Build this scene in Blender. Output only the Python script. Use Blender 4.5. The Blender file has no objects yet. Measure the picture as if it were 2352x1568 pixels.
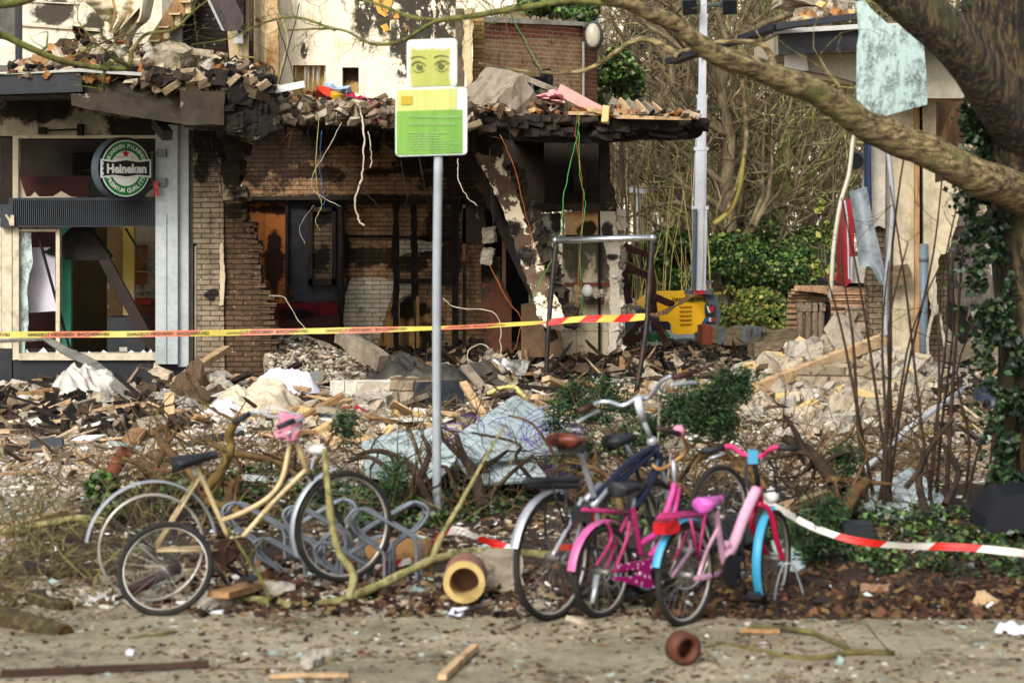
import bpy, math, random
import numpy as np
from mathutils import Vector as V, Matrix, noise as NZ
R = random.Random(7)
rad = math.radians
SC = bpy.context.scene
COL = SC.collection
# ------------------------------------------------------------------ camera, sky, sun, exposure
F, VH, H = 5553.0, 400.0, 2.65          # focal length and horizon in units of a 2352 wide frame; eye height in metres
cam = bpy.data.cameras.new('camera'); camo = bpy.data.objects.new('camera', cam); COL.objects.link(camo)
camo.location = (0, 0, H); camo.rotation_euler = (rad(90), 0, 0)
cam.sensor_width = 36; cam.lens = F / 2352 * 36; cam.shift_y = -(784 - VH) / 2352
cam.clip_end = 2000; cam.dof.use_dof = True; cam.dof.focus_distance = 30.5; cam.dof.aperture_fstop = 2.7
SC.camera = camo
w = bpy.data.worlds.new('World'); SC.world = w; w.use_nodes = True
nt = w.node_tree; bg = nt.nodes['Background']
sky = nt.nodes.new('ShaderNodeTexSky'); sky.sky_type = 'NISHITA'; sky.sun_disc = False
SUN_EL, SUN_AZ = 36, 203                 # degrees; azimuth from +Y clockwise
sky.sun_elevation = rad(SUN_EL); sky.sun_rotation = rad(SUN_AZ); sky.dust_density = 4; sky.air_density = 1.0; sky.ozone_density = 0.6
hs = nt.nodes.new('ShaderNodeHueSaturation'); hs.inputs['Saturation'].default_value = 0.5
nt.links.new(sky.outputs[0], hs.inputs['Color']); nt.links.new(hs.outputs[0], bg.inputs[0]); bg.inputs[1].default_value = 0.125
sl = bpy.data.lights.new('sun', 'SUN'); sl.energy = 1.7; sl.angle = rad(20); sl.color = (1, .985, .97)
so = bpy.data.objects.new('sun', sl); COL.objects.link(so)
_dir = V((math.sin(rad(SUN_AZ)) * math.cos(rad(SUN_EL)), math.cos(rad(SUN_AZ)) * math.cos(rad(SUN_EL)), math.sin(rad(SUN_EL))))
so.rotation_euler = _dir.to_track_quat('Z', 'Y').to_euler(); so.location = (0, -5, 20)
vs = SC.view_settings; vs.view_transform = 'Standard'; vs.look = 'None'; vs.gamma = 1; vs.exposure = 0.92
SC.cycles.use_denoising = True; SC.cycles.max_bounces = 5; SC.cycles.transparent_max_bounces = 12
SC.cycles.caustics_reflective = False; SC.cycles.caustics_refractive = False

# ------------------------------------------------------------------ helpers
def P(u, v, d): return V(((u - 1176) * d / F, d, H - (v - VH) * d / F))
def dist(v, z=0): return F * (H - z) / (v - VH)
def G(u, v, z=0): return P(u, v, dist(v, z))

def rot(z=0, x=0, y=0): return (Matrix.Rotation(z, 3, 'Z') @ Matrix.Rotation(y, 3, 'Y') @ Matrix.Rotation(x, 3, 'X'))
def rrot(tilt=math.pi): return rot(R.uniform(0, 6.28), R.uniform(-tilt, tilt), R.uniform(-tilt, tilt))
BOXF = [(0, 1, 3, 2), (4, 6, 7, 5), (0, 4, 5, 1), (2, 3, 7, 6), (0, 2, 6, 4), (1, 5, 7, 3)]

class MB:
    def __init__(s): s.v = []; s.f = []; s.m = []
    def add(s, vs, fs, m=0):
        n = len(s.v); s.v += [V(p) for p in vs]
        for f in fs: s.f.append([n + i for i in f]); s.m.append(m)
        return s
    def box(s, c, sz, rt=None, jit=0, m=0):
        c = V(c); vs = []
        for x in (-.5, .5):
            for y in (-.5, .5):
                for z in (-.5, .5):
                    p = V((x * sz[0], y * sz[1], z * sz[2]))
                    if jit: p += V((R.uniform(-jit, jit), R.uniform(-jit, jit), R.uniform(-jit, jit)))
                    vs.append(c + (rt @ p if rt else p))
        return s.add(vs, BOXF, m)
    def bar(s, p, q, w, h, up=(0, 0, 1), m=0, jit=0, seg=1):
        p = V(p); q = V(q); d = (q - p); L = d.length; d.normalize(); up = V(up)
        x = d.cross(up)
        if x.length < 1e-4: x = d.cross(V((1, 0, 0)))
        x.normalize(); y = x.cross(d).normalized()
        rg = []
        for k in range(seg + 1):
            c = p + d * L * k / seg
            for a, b in ((-1, -1), (1, -1), (1, 1), (-1, 1)):
                j = V((R.uniform(-jit, jit), R.uniform(-jit, jit), R.uniform(-jit, jit))) if jit else V((0, 0, 0))
                rg.append(c + x * a * w / 2 + y * b * h / 2 + j)
        fs = [(0, 1, 2, 3), (seg * 4 + 3, seg * 4 + 2, seg * 4 + 1, seg * 4)]
        for k in range(seg):
            for i in range(4):
                a = k * 4 + i; b = k * 4 + (i + 1) % 4; fs.append((a, a + 4, b + 4, b))
        return s.add(rg, fs, m)
    def prism(s, pts, vec, m=0):
        n = len(pts); vec = V(vec); pts = [V(p) for p in pts]
        fs = [list(range(n)), list(range(2 * n - 1, n - 1, -1))]
        for i in range(n):
            j = (i + 1) % n; fs.append((j, i, n + i, n + j))
        return s.add(pts + [p + vec for p in pts], fs, m)
    def uv(s, poly, d, th, m=0, d2=None, u0=None, u1=None):
        """polygon of (u, v) frame points standing at distance d (running to d2 from u0 to u1), th metres deep"""
        if d2 is None: pts = [P(a, b, d) for a, b in poly]
        else: pts = [P(a, b, d + (d2 - d) * (a - u0) / (u1 - u0)) for a, b in poly]
        return s.prism(pts, (0, th, 0), m)
    def tube(s, pts, r, n=8, m=0, cap=True, closed=False):
        pts = [V(p) for p in pts]; k = len(pts)
        if not isinstance(r, (list, tuple)): r = [r] * k
        if len(r) == 2 and k > 2: r = [r[0] + (r[1] - r[0]) * i / (k - 1) for i in range(k)]
        t0 = (pts[1] - pts[0]).normalized(); a = t0.orthogonal().normalized(); vs = []
        for i in range(k):
            if closed: t = (pts[(i + 1) % k] - pts[i - 1]).normalized()
            else: t = (pts[min(i + 1, k - 1)] - pts[max(i - 1, 0)]).normalized()
            a = (a - t * a.dot(t)); a = a.normalized() if a.length > 1e-6 else t.orthogonal().normalized(); b = t.cross(a)
            for j in range(n):
                th = 2 * math.pi * j / n; vs.append(pts[i] + (a * math.cos(th) + b * math.sin(th)) * r[i])
        fs = []
        for i in range(k if closed else k - 1):
            for j in range(n):
                q = (i + 1) % k; fs.append((i * n + j, i * n + (j + 1) % n, q * n + (j + 1) % n, q * n + j))
        if cap and not closed: fs += [list(range(n - 1, -1, -1)), [(k - 1) * n + j for j in range(n)]]
        return s.add(vs, fs, m)
    def rock(s, c, sz, rt=None, n=2, amp=.12, m=0, fr=None):
        """box subdivided and broken up by noise; amp in metres"""
        c = V(c); off = V((R.uniform(0, 90), R.uniform(0, 90), R.uniform(0, 90))); fr = fr or 2.2 / max(.05, min(sz))
        mx = max(sz); ns = [max(1, min(14, round(n * q / mx))) for q in sz]; idx = {}; vs = []; fs = []
        def vid(i, j, k):
            key = (i, j, k)
            if key not in idx:
                p = V(((i / ns[0] - .5) * sz[0], (j / ns[1] - .5) * sz[1], (k / ns[2] - .5) * sz[2]))
                p += NZ.noise_vector(p * fr + off) * amp
                idx[key] = len(vs); vs.append(c + (rt @ p if rt else p))
            return idx[key]
        for a in range(3):
            b, e = [q for q in range(3) if q != a]
            for side in (0, ns[a]):
                for i in range(ns[b]):
                    for j in range(ns[e]):
                        def q(x, y):
                            t = [0, 0, 0]; t[a] = side; t[b] = x; t[e] = y; return vid(*t)
                        f = [q(i, j), q(i + 1, j), q(i + 1, j + 1), q(i, j + 1)]
                        if (side == 0) != (a == 1): f.reverse()
                        fs.append(f)
        return s.add(vs, fs, m)
    def ball(s, c, r, sc=(1, 1, 1), n=10, m=0, rt=None):
        c = V(c); vs = [V((0, 0, 1))]
        for i in range(1, n // 2):
            for j in range(n):
                a = math.pi * i / (n // 2); b = 2 * math.pi * j / n; vs.append(V((math.sin(a) * math.cos(b), math.sin(a) * math.sin(b), math.cos(a))))
        vs.append(V((0, 0, -1))); vs = [V((p.x * sc[0], p.y * sc[1], p.z * sc[2])) * r for p in vs]
        vs = [c + (rt @ p if rt else p) for p in vs]; fs = []; h = n // 2
        for j in range(n): fs.append((0, 1 + j, 1 + (j + 1) % n))
        for i in range(h - 2):
            for j in range(n): fs.append((1 + i * n + j, 1 + (i + 1) * n + j, 1 + (i + 1) * n + (j + 1) % n, 1 + i * n + (j + 1) % n))
        L = len(vs) - 1
        for j in range(n): fs.append((L, 1 + (h - 2) * n + (j + 1) % n, 1 + (h - 2) * n + j))
        return s.add(vs, fs, m)
    def disc(s, c, r, nrm, th=.01, n=24, m=0, sq=1):
        nrm = V(nrm).normalized(); a = nrm.cross(V((0, 0, 1))); a = a.normalized() if a.length > 1e-3 else V((1, 0, 0)); b = a.cross(nrm)
        return s.prism([V(c) + a * math.cos(t) * r + b * math.sin(t) * r * sq for t in [2 * math.pi * i / n for i in range(n)]], nrm * th, m)
    def sheet(s, fn, nu, nv, m=0):
        vs = [V(fn(i / nu, j / nv)) for i in range(nu + 1) for j in range(nv + 1)]
        fs = [(i * (nv + 1) + j, (i + 1) * (nv + 1) + j, (i + 1) * (nv + 1) + j + 1, i * (nv + 1) + j + 1) for i in range(nu) for j in range(nv)]
        return s.add(vs, fs, m)
    def build(s, name, mat, parent=None, smooth=False, loc=None):
        me = bpy.data.meshes.new(name); o = bpy.data.objects.new(name, me); COL.objects.link(o)
        if parent is None:
            if loc is None:
                xs = [p.x for p in s.v]; ys = [p.y for p in s.v]
                loc = V(((min(xs) + max(xs)) / 2, (min(ys) + max(ys)) / 2, min(p.z for p in s.v)))
            o.location = loc; off = V(loc)
        else:
            o.parent = parent; off = V((0, 0, 0)); q = parent
            while q: off += q.location; q = q.parent
        me.from_pydata([tuple(p - off) for p in s.v], [], s.f)
        for mm in (mat if isinstance(mat, (list, tuple)) else [mat]): me.materials.append(mm)
        if any(s.m): me.polygons.foreach_set('material_index', s.m)
        if smooth: me.polygons.foreach_set('use_smooth', [True] * len(s.f))
        me.update(); return o

def tag(o, label=None, cat=None, group=None, kind=None):
    if label: o['label'] = label
    if cat: o['category'] = cat
    if group: o['group'] = group
    if kind: o['kind'] = kind
    return o
def thing(name, label, cat, loc, group=None):
    o = bpy.data.objects.new(name, None); COL.objects.link(o); o.location = loc; o.empty_display_size = .1
    return tag(o, label, cat, group)
def one(name, mb, mat, label, cat, group=None, smooth=False):
    return tag(mb.build(name, mat, None, smooth), label, cat, group)
def rag(pts, amp=4, step=8):
    out = []
    for (a, b), (c, d) in zip(pts, pts[1:]):
        n = max(1, int(math.hypot(c - a, d - b) / step))
        for i in range(n):
            t = i / n; j = amp if i else amp * .3
            out.append((a + (c - a) * t + R.uniform(-j, j), b + (d - b) * t + R.uniform(-j, j)))
    out.append(pts[-1]); return out
def rect(a, b, c, d): return [(a, b), (c, b), (c, d), (a, d)]
def crv(pts, n=6):
    """Catmull-Rom through 3-D points"""
    pts = [V(p) for p in pts]; out = []
    for i in range(len(pts) - 1):
        a = pts[max(i - 1, 0)]; b = pts[i]; c = pts[i + 1]; d = pts[min(i + 2, len(pts) - 1)]
        for k in range(n):
            t = k / n
            out.append(.5 * ((2 * b) + (c - a) * t + (2 * a - 5 * b + 4 * c - d) * t * t + (3 * b - a - 3 * c + d) * t ** 3))
    out.append(pts[-1]); return out
def pline(uvd, n=6): return crv([P(*q) for q in uvd], n)

# ------------------------------------------------------------------ materials
def srgb(h):
    c = [int(h[i:i + 2], 16) / 255 for i in (0, 2, 4)]
    return tuple((x / 12.92 if x <= .04045 else ((x + .055) / 1.055) ** 2.4) for x in c) + (1,)
class NG:
    def __init__(s, name):
        s.mat = bpy.data.materials.new(name); s.mat.use_nodes = True; s.t = s.mat.node_tree; s.b = s.t.nodes['Principled BSDF']
    def n(s, typ, **kw):
        q = s.t.nodes.new(typ)
        for k, v in kw.items(): setattr(q, k, v)
        return q
    def link(s, a, b): s.t.links.new(a, b)
    def noise(s, vec, scale, detail=5, rough=.6):
        q = s.n('ShaderNodeTexNoise'); q.inputs['Scale'].default_value = scale; q.inputs['Detail'].default_value = detail
        q.inputs['Roughness'].default_value = rough
        if vec: s.link(vec, q.inputs['Vector'])
        return q.outputs['Fac']
    def ramp(s, fac, stops, interp='LINEAR'):
        q = s.n('ShaderNodeValToRGB'); q.color_ramp.interpolation = interp; e = q.color_ramp.elements
        while len(e) < len(stops): e.new(.5)
        for k, (p, c) in enumerate(stops): e[k].position = p; e[k].color = c
        s.link(fac, q.inputs[0]); return q.outputs[0]
    def rng(s, fac, a, b, lo=0, hi=1):
        q = s.n('ShaderNodeMapRange'); q.interpolation_type = 'SMOOTHSTEP'; s.link(fac, q.inputs[0])
        for i, x in enumerate((a, b, lo, hi)): q.inputs[i + 1].default_value = x
        return q.outputs[0]
    def mix(s, fac, a, b, mode='MIX'):
        q = s.n('ShaderNodeMix', data_type='RGBA', blend_type=mode)
        for sock, x in ((q.inputs[0], fac), (q.inputs[6], a), (q.inputs[7], b)):
            if hasattr(x, 'is_output'): s.link(x, sock)
            else: sock.default_value = x
        return q.outputs[2]
    def math(s, op, a, b=0):
        q = s.n('ShaderNodeMath', operation=op)
        for sock, x in ((q.inputs[0], a), (q.inputs[1], b)):
            if hasattr(x, 'is_output'): s.link(x, sock)
            else: sock.default_value = x
        return q.outputs[0]
    def pos(s): return s.n('ShaderNodeNewGeometry').outputs['Position']
    def obj(s): return s.n('ShaderNodeTexCoord').outputs['Object']
    def scl(s, vec, xyz):
        q = s.n('ShaderNodeMapping'); q.inputs['Scale'].default_value = xyz; s.link(vec, q.inputs[0]); return q.outputs[0]
    def flat(s, vec):
        a = s.n('ShaderNodeSeparateXYZ'); s.link(vec, a.inputs[0]); c = s.n('ShaderNodeCombineXYZ')
        s.link(s.math('ADD', a.outputs[0], a.outputs[1]), c.inputs[0]); s.link(a.outputs[2], c.inputs[1]); return c.outputs[0]
    def bump(s, h, st=.4, dist=.02, prev=None):
        q = s.n('ShaderNodeBump'); q.inputs['Strength'].default_value = st; q.inputs['Distance'].default_value = dist
        s.link(h, q.inputs['Height'])
        if prev: s.link(prev, q.inputs['Normal'])
        return q.outputs[0]
    def spots(s, pos, spots, wob=.75, wscale=4.5):
        """soot marks: (u, v, d, radius_x m, radius_z m); returns 0..1"""
        out = None; nz = s.n('ShaderNodeTexNoise'); nz.inputs['Scale'].default_value = wscale; nz.inputs['Detail'].default_value = 6
        nz.inputs['Roughness'].default_value = .65; s.link(pos, nz.inputs['Vector'])
        wv = s.math('MULTIPLY', s.math('SUBTRACT', nz.outputs['Fac'], .5), 4 * wob)
        for (u, v, d, rx, rz) in spots:
            p = P(u, v, d); q = s.n('ShaderNodeMapping', vector_type='TEXTURE'); q.inputs['Location'].default_value = (p.x, 0, p.z)
            q.inputs['Scale'].default_value = (rx, 1e4, rz); s.link(pos, q.inputs[0])
            l = s.n('ShaderNodeVectorMath', operation='LENGTH'); s.link(q.outputs[0], l.inputs[0])
            k = s.rng(s.math('ADD', l.outputs['Value'], wv), 1.25, .75)
            out = k if out is None else s.math('MAXIMUM', out, k)
        return out
_mc = {}
def M(name, cols, scale=4, rough=.85, bump=.35, bscale=30, metal=0, island=False, stops=None, stretch=None, bd=.01, spec=.3, dirt=0, dcol='241c14', fac=None):
    """plain procedural surface: noise ramp over cols (hex sRGB of the reflectance)"""
    if name in _mc: return _mc[name]
    g = NG(name); o = g.obj(); v = g.scl(o, stretch) if stretch else o
    cs = [srgb(c) for c in (cols if isinstance(cols, (list, tuple)) else [cols])]
    if len(cs) == 1: cs = [tuple(x * .8 for x in cs[0][:3]) + (1,), tuple(min(1, x * 1.15) for x in cs[0][:3]) + (1,)]
    if island:
        f = g.n('ShaderNodeNewGeometry').outputs['Random Per Island']
        st = [(i / len(cs), c) for i, c in enumerate(cs)]; c = g.ramp(f, st, 'CONSTANT')
        n2 = g.noise(v, scale); c = g.mix(1, c, g.ramp(n2, [(.25, (.5, .48, .45, 1)), (.75, (1.1, 1.1, 1.1, 1))]), 'MULTIPLY')
    else:
        n1 = g.noise(v, scale, 6, .65); k = len(cs); c = g.ramp(n1, stops and [(a, b) for a, b in zip(stops, cs)] or [(.3 + .4 * i / (k - 1), q) for i, q in enumerate(cs)])
    if dirt:
        nd = g.noise(o, scale * .6 + 1.3, 8, .7); c = g.mix(g.math('MULTIPLY', g.rng(nd, .45, .75), dirt), c, srgb(dcol))
    g.link(c, g.b.inputs['Base Color']); g.b.inputs['Roughness'].default_value = rough; g.b.inputs['Metallic'].default_value = metal
    g.b.inputs['Specular IOR Level'].default_value = spec
    if bump: g.link(g.bump(g.noise(v, bscale, 6, .7), bump, bd), g.b.inputs['Normal'])
    _mc[name] = g.mat; return g.mat
def brick(name, c1, c2, mortar, soot=None, sootcol='0b0807', blotch=.5, bw=.22, rh=.0625, ms=.007, streak=None, spall=None, world=True, bmp=.6, sootmix=.94, off=.5):
    """laid masonry; soot = list of spots of real scorch marks, spall = colour of patches where the face came off"""
    if name in _mc: return _mc[name]
    g = NG(name); pos = g.pos() if world else g.obj(); fl = g.flat(pos)
    nz = g.n('ShaderNodeTexNoise'); nz.inputs['Scale'].default_value = 9; nz.inputs['Detail'].default_value = 4; g.link(pos, nz.inputs['Vector'])
    vm = g.n('ShaderNodeVectorMath', operation='MULTIPLY_ADD'); g.link(nz.outputs['Color'], vm.inputs[0]); vm.inputs[1].default_value = (.014, .014, 0); g.link(fl, vm.inputs[2])
    b = g.n('ShaderNodeTexBrick'); g.link(vm.outputs[0], b.inputs['Vector']); b.offset = off
    b.inputs['Color1'].default_value = srgb(c1); b.inputs['Color2'].default_value = srgb(c2); b.inputs['Mortar'].default_value = srgb(mortar)
    b.inputs['Scale'].default_value = 1; b.inputs['Mortar Size'].default_value = ms; b.inputs['Mortar Smooth'].default_value = .3
    b.inputs['Brick Width'].default_value = bw; b.inputs['Row Height'].default_value = rh; b.inputs['Bias'].default_value = .1
    c = b.outputs['Color']; n1 = g.noise(pos, 1.7, 7, .7); n2 = g.noise(pos, 14, 5, .7)
    c = g.mix(blotch, c, g.ramp(n1, [(.3, (.32, .28, .24, 1)), (.6, (1.1, 1.08, 1.05, 1))]), 'MULTIPLY')
    c = g.mix(.5, c, g.ramp(n2, [(.3, (.5, .48, .46, 1)), (.65, (1.15, 1.15, 1.15, 1))]), 'MULTIPLY')
    c = g.mix(g.math('MULTIPLY', g.rng(g.noise(pos, 21, 4, .6), .64, .70), .55), c, srgb('c4b698')); c = g.mix(g.math('MULTIPLY', g.rng(g.noise(pos, 5, 8, .78), .52, .64), .6), c, srgb('2a2119'))
    if spall: c = g.mix(g.rng(g.noise(pos, 3.1, 8, .75), .6, .63), c, srgb(spall))
    if streak: c = g.mix(g.math('MULTIPLY', g.rng(g.noise(g.scl(pos, (6, 6, .7)), 1.2, 6, .7), .52, .62), streak), c, srgb(sootcol))
    if soot: c = g.mix(g.math('MULTIPLY', g.spots(pos, soot), sootmix), c, srgb(sootcol))
    g.link(c, g.b.inputs['Base Color']); g.b.inputs['Roughness'].default_value = .9; g.b.inputs['Specular IOR Level'].default_value = .2
    h1 = g.bump(b.outputs['Fac'], bmp, -.012); g.link(g.bump(n2, .35, .012, h1), g.b.inputs['Normal']); _mc[name] = g.mat; return g.mat
def plaster(name, cols, soot=None, sootcol='0d0907', peel=None, peelcol='5a4632', pscale=3, stretch=(1, 1, 1), streak=0, world=True, rough=.9, pt=.58, flake=None, fcol='f2ead8', bmp=.5):
    """plaster or concrete with stains; peel = threshold mixing in what lies beneath"""
    if name in _mc: return _mc[name]
    g = NG(name); pos = g.pos() if world else g.obj(); cs = [srgb(c) for c in cols]; k = len(cs)
    c = g.ramp(g.noise(pos, 1.6, 7, .65), [(.3 + .4 * i / max(1, k - 1), q) for i, q in enumerate(cs)])
    n2 = g.noise(pos, 16, 6, .7); c = g.mix(.4, c, g.ramp(n2, [(.3, (.55, .53, .5, 1)), (.65, (1.12, 1.12, 1.12, 1))]), 'MULTIPLY')
    if streak: c = g.mix(g.math('MULTIPLY', g.rng(g.noise(g.scl(pos, (7, 7, .5)), 1, 6, .7), .5, .66), streak), c, srgb('3a2d1e'))
    hh = n2
    if peel:
        pn = g.noise(g.scl(pos, stretch), pscale, 9, .72); pk = g.rng(pn, pt, pt + .02); c = g.mix(pk, c, srgb(peelcol)); hh = g.math('SUBTRACT', g.math('MULTIPLY', n2, .4), g.math('MULTIPLY', pk, .6))
    if soot:
        k1 = g.spots(pos, soot, .8, 3.5)
        if flake:
            fk = g.rng(g.noise(g.scl(pos, (1.5, 1.5, .7)), 6.5, 9, .72), flake, flake + .015); k1 = g.math('MULTIPLY', k1, g.math('SUBTRACT', 1, fk))
        c = g.mix(g.math('MULTIPLY', k1, .95), c, srgb(sootcol))
    g.link(c, g.b.inputs['Base Color']); g.b.inputs['Roughness'].default_value = rough; g.b.inputs['Specular IOR Level'].default_value = .2
    g.link(g.bump(hh, bmp, .015), g.b.inputs['Normal']); _mc[name] = g.mat; return g.mat
def glassmat(name, tint, milk, alpha=.55):
    """crazed safety glass: clear with dense white cracks"""
    g = NG(name); o = g.obj(); vor = g.n('ShaderNodeTexVoronoi', feature='DISTANCE_TO_EDGE'); vor.inputs['Scale'].default_value = 22
    nz = g.n('ShaderNodeTexNoise'); nz.inputs['Scale'].default_value = 5; g.link(o, nz.inputs[0])
    a = g.n('ShaderNodeVectorMath', operation='MULTIPLY_ADD'); g.link(nz.outputs['Color'], a.inputs[0]); a.inputs[1].default_value = (.5, .5, .5); g.link(o, a.inputs[2])
    g.link(a.outputs[0], vor.inputs['Vector']); cr = g.rng(vor.outputs[0], .10, .02)
    cloud = g.rng(g.noise(g.scl(o, (1.6, 1.6, 1)), 4.5, 9, .78), .33, .56)
    k = g.math('MAXIMUM', g.math('MULTIPLY', cr, .8), cloud); c = g.mix(k, srgb(tint), srgb(milk))
    g.link(c, g.b.inputs['Base Color']); g.b.inputs['Roughness'].default_value = .25; g.b.inputs['Specular IOR Level'].default_value = .6
    al = g.math('ADD', g.math('MULTIPLY', k, 1 - alpha), alpha); g.link(al, g.b.inputs['Alpha']); return g.mat
# ================================================================== SETTING
def bumpf(x, y, cx, cy, rx, ry, h):
    q = ((x - cx) / rx) ** 2 + ((y - cy) / ry) ** 2
    return h * math.exp(-q * 1.3)
def hz(x, y):
    z = 0
    if 19.5 < y < 40:
        k = min(1, (y - 19.5) / 3) * min(1, (40 - y) / 3)
        z += k * (.07 + .09 * NZ.noise(V((x * 1.1, y * 1.1, 3))) + .05 * NZ.noise(V((x * 4, y * 4, 9))))
        z += bumpf(x, y, 3.9, 27.6, 1.9, 1.8, .50) + bumpf(x, y, 3.0, 26.0, 1.6, 1.2, .10)
        z += bumpf(x, y, .4, 33, 3.2, 2.2, .26) + bumpf(x, y, -4.4, 28.0, 1.8, .8, .10) + bumpf(x, y, -2.6, 27.4, 1.2, .9, .2)
        z += bumpf(x, y, 5.6, 26, 1.5, 2, .12)
    if 14.9 < y < 20.5 and x > -3.6: z += .04 * min(1, (y - 14.9) * 2) * min(1, (20.5 - y) * 2) * (1 + .8 * NZ.noise(V((x * 2, y * 2, 1))))
    return z
def GG(u, v):
    """point where the ray through (u, v) meets the uneven ground"""
    z = 0
    for _ in range(6): p = G(u, v, z); z = .5 * z + .5 * hz(p.x, p.y)
    return V((p.x, p.y, hz(p.x, p.y)))

def ground_sheet():
    xs = [-400, -80, -25] + [-11 + .14 * i for i in range(158)] + [25, 80, 400]
    ys = [-30, 5] + [11.5 + .14 * i for i in range(190)] + [42, 60, 120, 600]
    vs = [(x, y, hz(x, y)) for x in xs for y in ys]; n = len(ys)
    fs = [(i * n + j, (i + 1) * n + j, (i + 1) * n + j + 1, i * n + j + 1) for i in range(len(xs) - 1) for j in range(n - 1)]
    b = MB(); b.add(vs, fs)
    g = NG('grit'); pos = g.pos()
    c = g.ramp(g.noise(pos, 1.1, 8, .7), [(.3, srgb('7a7060')), (.5, srgb('a29886')), (.7, srgb('c2b9a8'))])
    c = g.mix(.75, c, g.ramp(g.noise(pos, 34, 6, .8), [(.34, (.25, .22, .2, 1)), (.52, (.95, .93, .9, 1)), (.66, (1.4, 1.38, 1.3, 1))]), 'MULTIPLY')
    c = g.mix(g.spots_ground(pos, [(-5.6, 27.2, 1.7, 1.6), (-4.2, 28.6, 2.4, .9), (1, 33, 6.5, 3)]) if hasattr(g, 'spots_ground') else 0, c, srgb('1d1814'))
    g.link(c, g.b.inputs['Base Color']); g.b.inputs['Roughness'].default_value = .95
    g.link(g.bump(g.noise(pos, 22, 8, .8), .9, .04), g.b.inputs['Normal'])
    tag(b.build('ground', g.mat, None, True, loc=(0, 0, 0)), kind='structure')
def _sg(s, pos, sp):
    out = None; wv = s.math('MULTIPLY', s.math('SUBTRACT', s.noise(pos, 1.6, 7, .7), .5), 1.8)
    for (x, y, rx, ry) in sp:
        q = s.n('ShaderNodeMapping', vector_type='TEXTURE'); q.inputs['Location'].default_value = (x, y, 0); q.inputs['Scale'].default_value = (rx, ry, 1e4)
        s.link(pos, q.inputs[0]); l = s.n('ShaderNodeVectorMath', operation='LENGTH'); s.link(q.outputs[0], l.inputs[0])
        k = s.rng(s.math('ADD', l.outputs['Value'], wv), 1.2, .6); out = k if out is None else s.math('MAXIMUM', out, k)
    return out
NG.spots_ground = _sg
ground_sheet()

def strip_sheet(name, y0f, y1f, x0, x1, z, mat, nx=120, ny=24, amp=.0):
    b = MB()
    def fn(s, t):
        x = x0 + (x1 - x0) * s; ya, yb = y0f(x), y1f(x); y = ya + (yb - ya) * t
        return (x, y, z + (hz(x, y)) + amp * (NZ.noise(V((x * 3, y * 3, 5))) + .5))
    b.sheet(fn, nx, ny); return tag(b.build(name, mat, None, True, loc=(0, 0, 0)), kind='structure')
g = NG('path_mat'); pos = g.pos()
c = g.ramp(g.noise(pos, .9, 8, .7), [(.3, srgb('645e48')), (.5, srgb('8a826a')), (.72, srgb('aaa088'))])
c = g.mix(.7, c, g.ramp(g.noise(pos, 60, 6, .8), [(.34, (.4, .37, .34, 1)), (.55, (1, .98, .95, 1)), (.68, (1.3, 1.27, 1.2, 1))]), 'MULTIPLY')
c = g.mix(g.rng(g.noise(pos, 1.7, 8, .75), .52, .66), c, srgb('4a4430')); c = g.mix(g.math('MULTIPLY', g.rng(g.noise(pos, 6, 8, .8), .52, .62), .7), c, srgb('3f3626'))
g.link(c, g.b.inputs['Base Color']); g.b.inputs['Roughness'].default_value = .9; g.link(g.bump(g.noise(pos, 40, 6, .8), .7, .012), g.b.inputs['Normal'])
strip_sheet('path', lambda x: 7, lambda x: 14.72 + .12 * math.sin(x * 1.3) + .08 * math.sin(x * 4.1), -9, 9, .006, g.mat, 120, 4)
soil = M('soil', ['1c130c', '2c1f14', '3c2a1b'], 5, .95, .9, 25, bd=.03)
strip_sheet('planting_bed', lambda x: 14.95 + .1 * math.sin(x * 2 + 1), lambda x: 20.3 + .5 * math.sin(x * .9), .2, 9, .012, soil, 160, 60, .015)
strip_sheet('shrub_bed', lambda x: 16.0 + .3 * math.sin(x * 2.6), lambda x: 20.6 + .4 * math.sin(x * 1.7), -3.4, .2, .012, soil, 80, 60, .015)

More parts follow.
